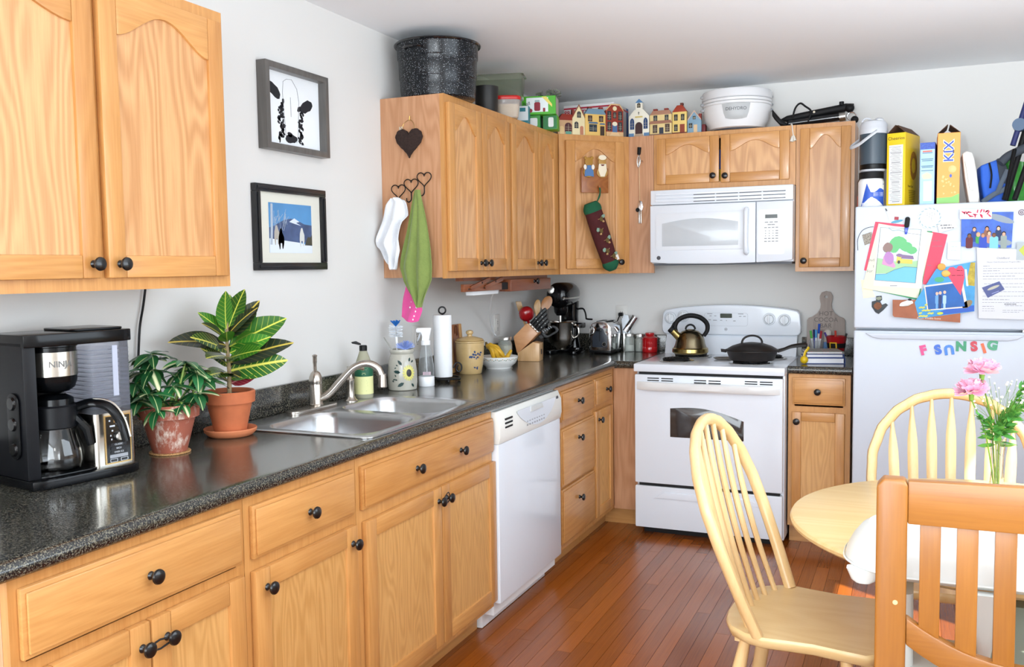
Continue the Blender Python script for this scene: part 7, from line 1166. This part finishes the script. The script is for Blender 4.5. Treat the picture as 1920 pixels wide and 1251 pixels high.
# ================================================================== table, chairs, booster
TC = (2.32, -2.70); t = thing('dining_table', 'round pale wood dining table with pedestal base', 'table', (TC[0], TC[1], 0)); TZ = .74
part('tabletop', MB().lathe([(0, TZ - .03), (.49, TZ - .03), (.515, TZ - .027), (.528, TZ - .018), (.53, TZ - .010), (.526, TZ - .003), (.518, TZ), (0, TZ)], (*TC, 0), 96), MAPLE, t)
part('column', MB().lathe([(0, .16), (.07, .16), (.075, .2), (.06, .26), (.045, .36), (.05, .5), (.065, .6), (.08, .68), (.16, .69), (.16, .7095), (0, .7095)], (*TC, 0), 32), HONEY['z'], t)
for k in range(4): q = pi/4 + pi/2 * k; d = Vector((cos(q), sin(q), 0)); o = Vector((*TC, 0)); part('foot', MB().tube(spline([o + d * .05 + Vector((0, 0, .22)), o + d * .15 + Vector((0, 0, .17)), o + d * .28 + Vector((0, 0, .06)), o + d * .34 + Vector((0, 0, .031))], 4), [.045] * 4 + [.038] * 5 + [.03] * 4, 10), HONEY['z'], t)
# ---- bow-back chair, built once (local: +x is the front)
def bow_at(h_): 
    P = [(0, .205), (.12, .232), (.24, .247), (.33, .245), (.41, .218), (.47, .17), (.51, .11), (.528, .05), (.533, 0)]
    for (h0, w0), (h1, w1) in zip(P, P[1:]):
        if h0 <= h_ <= h1: return w0 + (w1 - w0) * (h_ - h0) / (h1 - h0)
    return 0
BX = lambda h_: -.085 - .205 * h_ / .533
SZ = .445
def windsor(label):
    t = thing('windsor_chair', label, 'chair', (0, 0, 0), group='bow-back wooden chairs', world=False); st = []
    half = [(-.205, 0), (-.203, .06), (-.192, .12), (-.165, .175), (-.12, .208), (-.07, .220), (-.01, .212), (.06, .205), (.13, .213), (.19, .218), (.212, .2), (.22, .15), (.222, 0)]
    out = half + [(a, -b) for a, b in half[-2:0:-1]]
    part('seat', MB().loft([[(a * s_, b * s_, z_) for a, b in out[::-1]] for s_, z_ in ((.93, SZ - .034), (.975, SZ - .028), (1., SZ - .012), (1., SZ - .006), (.985, SZ))]), MAPLE, t, ang=50)
    hs = [0, .06, .12, .18, .24, .29, .33, .37, .41, .44, .47, .49, .51, .52, .528, .533]
    pts = [(BX(h_), bow_at(h_), SZ - .003 + h_) for h_ in hs]; pts += [(a, -b, z_) for a, b, z_ in pts[-2::-1]]
    part('bow', MB().tube(spline(pts, 2), .019, 10, flat=.8), MAPLEZ, t)
    for k in range(7):
        yt = -.186 + .062 * k; h_ = .533
        while bow_at(h_) < abs(yt): h_ -= .004
        a = Vector((-.150 + .03 * (abs(k - 3) / 3) ** 2, yt * .86, SZ - .004)); b = Vector((BX(h_), yt, SZ + h_ - .004)); n_ = 12; rings = []
        for i in range(n_ + 1):
            s_ = i / n_; w_ = [.007, .009, .0115, .0135, .015, .016, .017, .0175, .0175, .0165, .0125, .0075, .005][i]; th = .0085; p_ = a.lerp(b, s_) + Vector((-.012 * sin(pi * s_), 0, 0))
            rings.append([p_ + Vector((th * cos(q), w_ * sin(q), 0)) for q in [2*pi*j/10 for j in range(10)]])
        part('spindle', MB().loft(rings), MAPLEZ, t)
    L4 = [(-.13, .14, -.20, .19), (-.13, -.14, -.20, -.19), (.13, .15, .17, .2), (.13, -.15, .17, -.2)]
    for x0, y0, x1, y1 in L4: part('leg', MB().tube([(x0, y0, SZ - .03), (x0 + (x1 - x0) * .35, y0 + (y1 - y0) * .35, SZ * .62), (x0 + (x1 - x0) * .6, y0 + (y1 - y0) * .6, SZ * .4), (x1, y1, .001)], [.014, .021, .02, .012], 12), MAPLEZ, t)
    for y_ in (.17, -.17): part('stretcher', MB().tube([(-.172, y_, .17), (0, y_ * 1.02, .172), (.152, y_ * 1.05, .17)], [.009, .014, .009], 10), MAPLE, t)
    part('stretcher', MB().tube([(-.01, -.172, .172), (-.01, 0, .172), (-.01, .172, .172)], [.009, .014, .009], 10), MAPLE, t); part('apron', MB().box(-.16, .16, -.15, .15, SZ - .05, SZ - .034), MAPLE, t); return t
ch = windsor('pale bow-back wooden chair facing right in front of the stove'); ch.location = (1.836, -2.742, 0); ch.rotation_euler = (0, 0, radians(-5))
dup(ch, (2.222, -2.205, 0), radians(-90), 'pale bow-back wooden chair behind the table by the refrigerator')
# ---- honey pine slat-back chair in the foreground (local origin: middle of the back on the floor, +y is the front)
t = thing('slat_back_chair', 'honey pine slat-back chair nearest the camera with its back turned', 'chair', (2.30, -3.42, 0), 0, world=False); HZ, HX = HONEY['z'], HONEY['x']; TOPZ = 1.0
for sx in (-1, 1): part('back_post', MB().poly(Fr((0, .022, 0), (1, 0, 0), (0, 0, 1)), [(sx * .262, .0), (sx * .205, .0), (sx * .205, TOPZ - .01), (sx * .212, TOPZ), (sx * .25, TOPZ), (sx * .262, TOPZ - .015)][::sx], 0, .045), HZ, t, bev=.005, seg=3)
f = Fr((0, .012, 0), (1, 0, 0), (0, 0, 1)); part('top_rail', MB().poly(f, [(-.205, TOPZ - .088), (.205, TOPZ - .088), (.205, TOPZ - .002), (0, TOPZ + .001), (-.205, TOPZ - .002)], 0, .028), HX, t, bev=.004)
low = lambda a: .652 + .072 * (a / .205) ** 2
part('lower_rail', MB().poly(f, [(-.205 + .41 * k/16, low(-.205 + .41 * k/16) - .055) for k in range(17)] + [(.205 - .41 * k/16, low(.205 - .41 * k/16)) for k in range(17)], 0, .028), HX, t, bev=.004)
for k in range(6): a = -.1635 + .0654 * k; part('slat', MB().poly(f, rect(.0375, TOPZ - .086 - low(a) + .02, a, (TOPZ - .086 + low(a) - .02) / 2 + .0), .007, .021), HZ, t, bev=.002)
part('seat', MB().poly(FX, [(-.20, .03), (.20, .03), (.23, .42), (.2, .45), (-.2, .45), (-.23, .42)], .425, .45), MAPLE, t, bev=.006)
for sx in (-1, 1): part('front_leg', MB().box(sx * .20 - .022, sx * .20 + .022, .385, .43, .001, .425), HZ, t, bev=.004); part('side_rail', MB().box(sx * .215 - .011, sx * .215 + .011, .022, .39, .36, .424), HX, t)
part('plug', MB().lathe([(0, .0012), (.0045, .001), (.005, 0)], fr=Fr((-.225, -.023, .755), (1, 0, 0), (0, 0, 1)), n=14), MAPLE, t)
# ---- booster seat with tray on that chair
bx, by = 2.243, -3.135; t = thing('booster_seat', 'white plastic booster seat with large rounded tray on the slat-back chair', 'booster seat', (bx, by - .1, .4505)); BWp = M('booster_white', '#dcdfdb', .3, coat=.1); BGr = M('booster_sage', '#9aa89c', .7)
def ring(w_, d_, r_, z_): return [(bx + a, by + b, z_) for a, b in rr(w_, d_, r_, 8)]
part('tray', MB().loft([ring(.50, .26, .10, .7455), ring(.545, .305, .13, .749), ring(.56, .32, .135, .757), ring(.555, .315, .134, .768), ring(.53, .292, .13, .795), ring(.49, .252, .115, .822), ring(.46, .222, .10, .832), ring(.45, .212, .095, .831), ring(.43, .192, .085, .824)]), BWp, t, ang=45)
part('tray_lip', MB().loft([ring(.563, .323, .137, .7555), ring(.568, .328, .139, .7585), ring(.563, .323, .137, .7615)], caps=False), BWp, t)
for sx in (-1, 1): part('tray_clip', MB().loft([[(bx + sx * (.235 + a), by - .118 + b * .5, z_) for a, b in rr(w_, .08, .02)] for w_, z_ in ((.03, .728), (.05, .734), (.07, .757))]), BWp, t)
part('crotch_post', MB().loft([[(bx + a, by - .165 + b, z_) for a, b in rr(w_, .03, .012)] for w_, z_ in ((.018, .60), (.03, .635), (.05, .69), (.075, .746))]), BWp, t)
part('seat_base', MB().loft([[(2.26 + a, -3.19 + b, z_) for a, b in rr(w_, d_, .05)] for w_, d_, z_ in ((.30, .27, .4508), (.32, .29, .47), (.31, .28, .545))]), BWp, t, bev=.0)
for sx in (-1, 1): part('arm', MB().loft([[(2.26 + sx * .165 + a, -3.19 + b, z_) for a, b in rr(w_, .1, .015)] for w_, z_ in ((.035, .47), (.03, .6), (.028, .705))]), BWp, t)
part('pad', MB().loft([[(2.33 + a * s_, -3.225 + b * s_ + .03 * k, .545 + .045 * k) for a, b in rr(.14, .10, .04)] for k, s_ in enumerate((1., 1.1, .95, .6))]), BGr, t)
# ---- vase and flowers
vx, vy = 2.331, -2.36; t = thing('bud_vase', 'slim clear glass vase of flowers on the round table', 'vase', (vx, vy, TZ)); part('glass', MB().lathe([(0, .001), (.026, .001), (.027, .004), (.019, .04), (.0165, .07), (.018, .12), (.0235, .168), (.022, .168), (.0165, .12), (.015, .07), (.016, .04), (.02, .012), (0, .011)], (vx, vy, TZ), 32), GLASS, t)
GST = M('flower_stem', '#6f9a35', .5); PET = M('petal_pink', '#f5b9d0', .7, var=.1, vscale=60)
def petal_mesh(seed):
    rn = random.Random(seed); mb = MB(); mb.grid(lambda u, v: (u * (1 + .06 * sin(v * 19 + seed)), (v - .5) * (.25 + 1.0 * u ** .7), .35 * u * u + .05 * sin(v * 16 + seed) * u), 4, 8); return mesh_of('petal', mb, PET, Vector((0, 0, 0)), ang=70)
PM = [petal_mesh(k) for k in range(3)]
def carnation(label, c, base, s_=.04, seed=1):
    t = thing('carnation', label, 'flower', base, group='pink carnations'); c = Vector(c); rn = random.Random(seed); part('stem', MB().tube(spline([base, Vector(base).lerp(c, .5) + Vector((.006, 0, .02)), c - Vector((0, 0, .025))], 5), .0021, 6), GST, t); part('calyx', MB().lathe([(0, -.03), (.006, -.026), (.008, -.006), (0, -.004)], c, 10), GST, t); i = 0
    for el, n_, q in ((-.25, 9, 1.), (.15, 9, 1.), (.5, 8, .92), (.85, 6, .8), (1.2, 4, .62)):
        for k in range(n_): place_leaf(PM[i % 3], t, c, 2*pi*k/n_ + el * 2 + rn.uniform(-.2, .2), el + rn.uniform(-.12, .12), s_ * q * rn.uniform(.9, 1.1), rn.uniform(-.5, .5), 'petal'); i += 1
carnation('upper pink carnation in the glass vase', (2.285, -2.372, 1.105), (vx - .003, vy, TZ + .014), .041, 2)
carnation('lower pink carnation in the glass vase', (2.258, -2.385, 1.045), (vx - .006, vy - .003, TZ + .014), .042, 5)
FRN = M('fern_green', '#4f9440', .6, var=.3, vscale=50); LFN = MB().poly(FX, [(0, 0), (.3, .16), (.7, .14), (1, 0), (.7, -.14), (.3, -.16)], 0, .01); LME = mesh_of('leaflet', LFN, FRN, Vector((0, 0, 0)))
def fern(label, pts, n_=34, s_=.022, seed=0):
    P = spline(pts, 10); t = thing('fern_frond', label, 'foliage', P[0], group='greenery in the vase'); part('stem', MB().tube(P, .0016, 6), GST, t); rn = random.Random(seed)
    for k in range(n_):
        i = int((.28 + .72 * k / n_) * (len(P) - 1)); d = P[min(i + 1, len(P) - 1)] - P[max(i - 1, 0)]; az = math.atan2(d.y, d.x); q = s_ * (1.15 - .6 * k / n_) * rn.uniform(.8, 1.2)
        for sg in (-1, 1): place_leaf(LME, t, P[i], az + sg * rn.uniform(.5, 1.3), rn.uniform(-.4, .9), q, rn.uniform(-1, 1), 'leaflet')
fern('tall bright green fern frond leaning right out of the vase', [(vx + .003, vy, TZ + .014), (vx + .004, vy, .91), (2.372, -2.352, 1.02), (2.42, -2.345, 1.10), (2.455, -2.34, 1.15)], 60, .036, 1)
fern('shorter fern frond bending right from the vase', [(vx + .005, vy - .004, TZ + .014), (vx + .006, vy - .004, .91), (2.365, -2.39, .99), (2.415, -2.40, 1.03), (2.455, -2.41, 1.035)], 56, .036, 2)
fern('leafy sprig around the vase mouth', [(vx - .004, vy - .006, TZ + .014), (vx - .006, vy - .008, .90), (2.305, -2.395, .955), (2.28, -2.41, .975)], 26, .04, 3)
fern('short green sprig at the back of the vase', [(vx + .002, vy + .006, TZ + .014), (vx + .004, vy + .006, .91), (2.35, -2.34, .965), (2.372, -2.33, .99)], 26, .042, 4)
t = thing('babys_breath', 'spray of tiny white babys breath between the carnations', 'flower', (vx, vy + .004, TZ + .014)); mbs, mbf = MB(), MB(); rn = random.Random(15); b0 = Vector((vx, vy + .004, TZ + .016)); m0 = Vector((vx + .002, vy + .004, .915))
mbs.tube([b0, m0], .0014, 5)
for k in range(60):
    e = Vector((2.33 + rn.uniform(-.075, .075), vy + rn.uniform(-.05, .04), rn.uniform(.97, 1.09))); mbs.tube([m0, m0.lerp(e, .6) + Vector((rn.uniform(-.01, .01), 0, .01)), e], .0005, 3); mbf.sphere(e, rn.uniform(.0025, .0045), 6)
part('stems', mbs, GST, t, kind='stuff'); part('blossoms', mbf, M('blossom_white', '#f2f0e6', .8), t, kind='stuff')
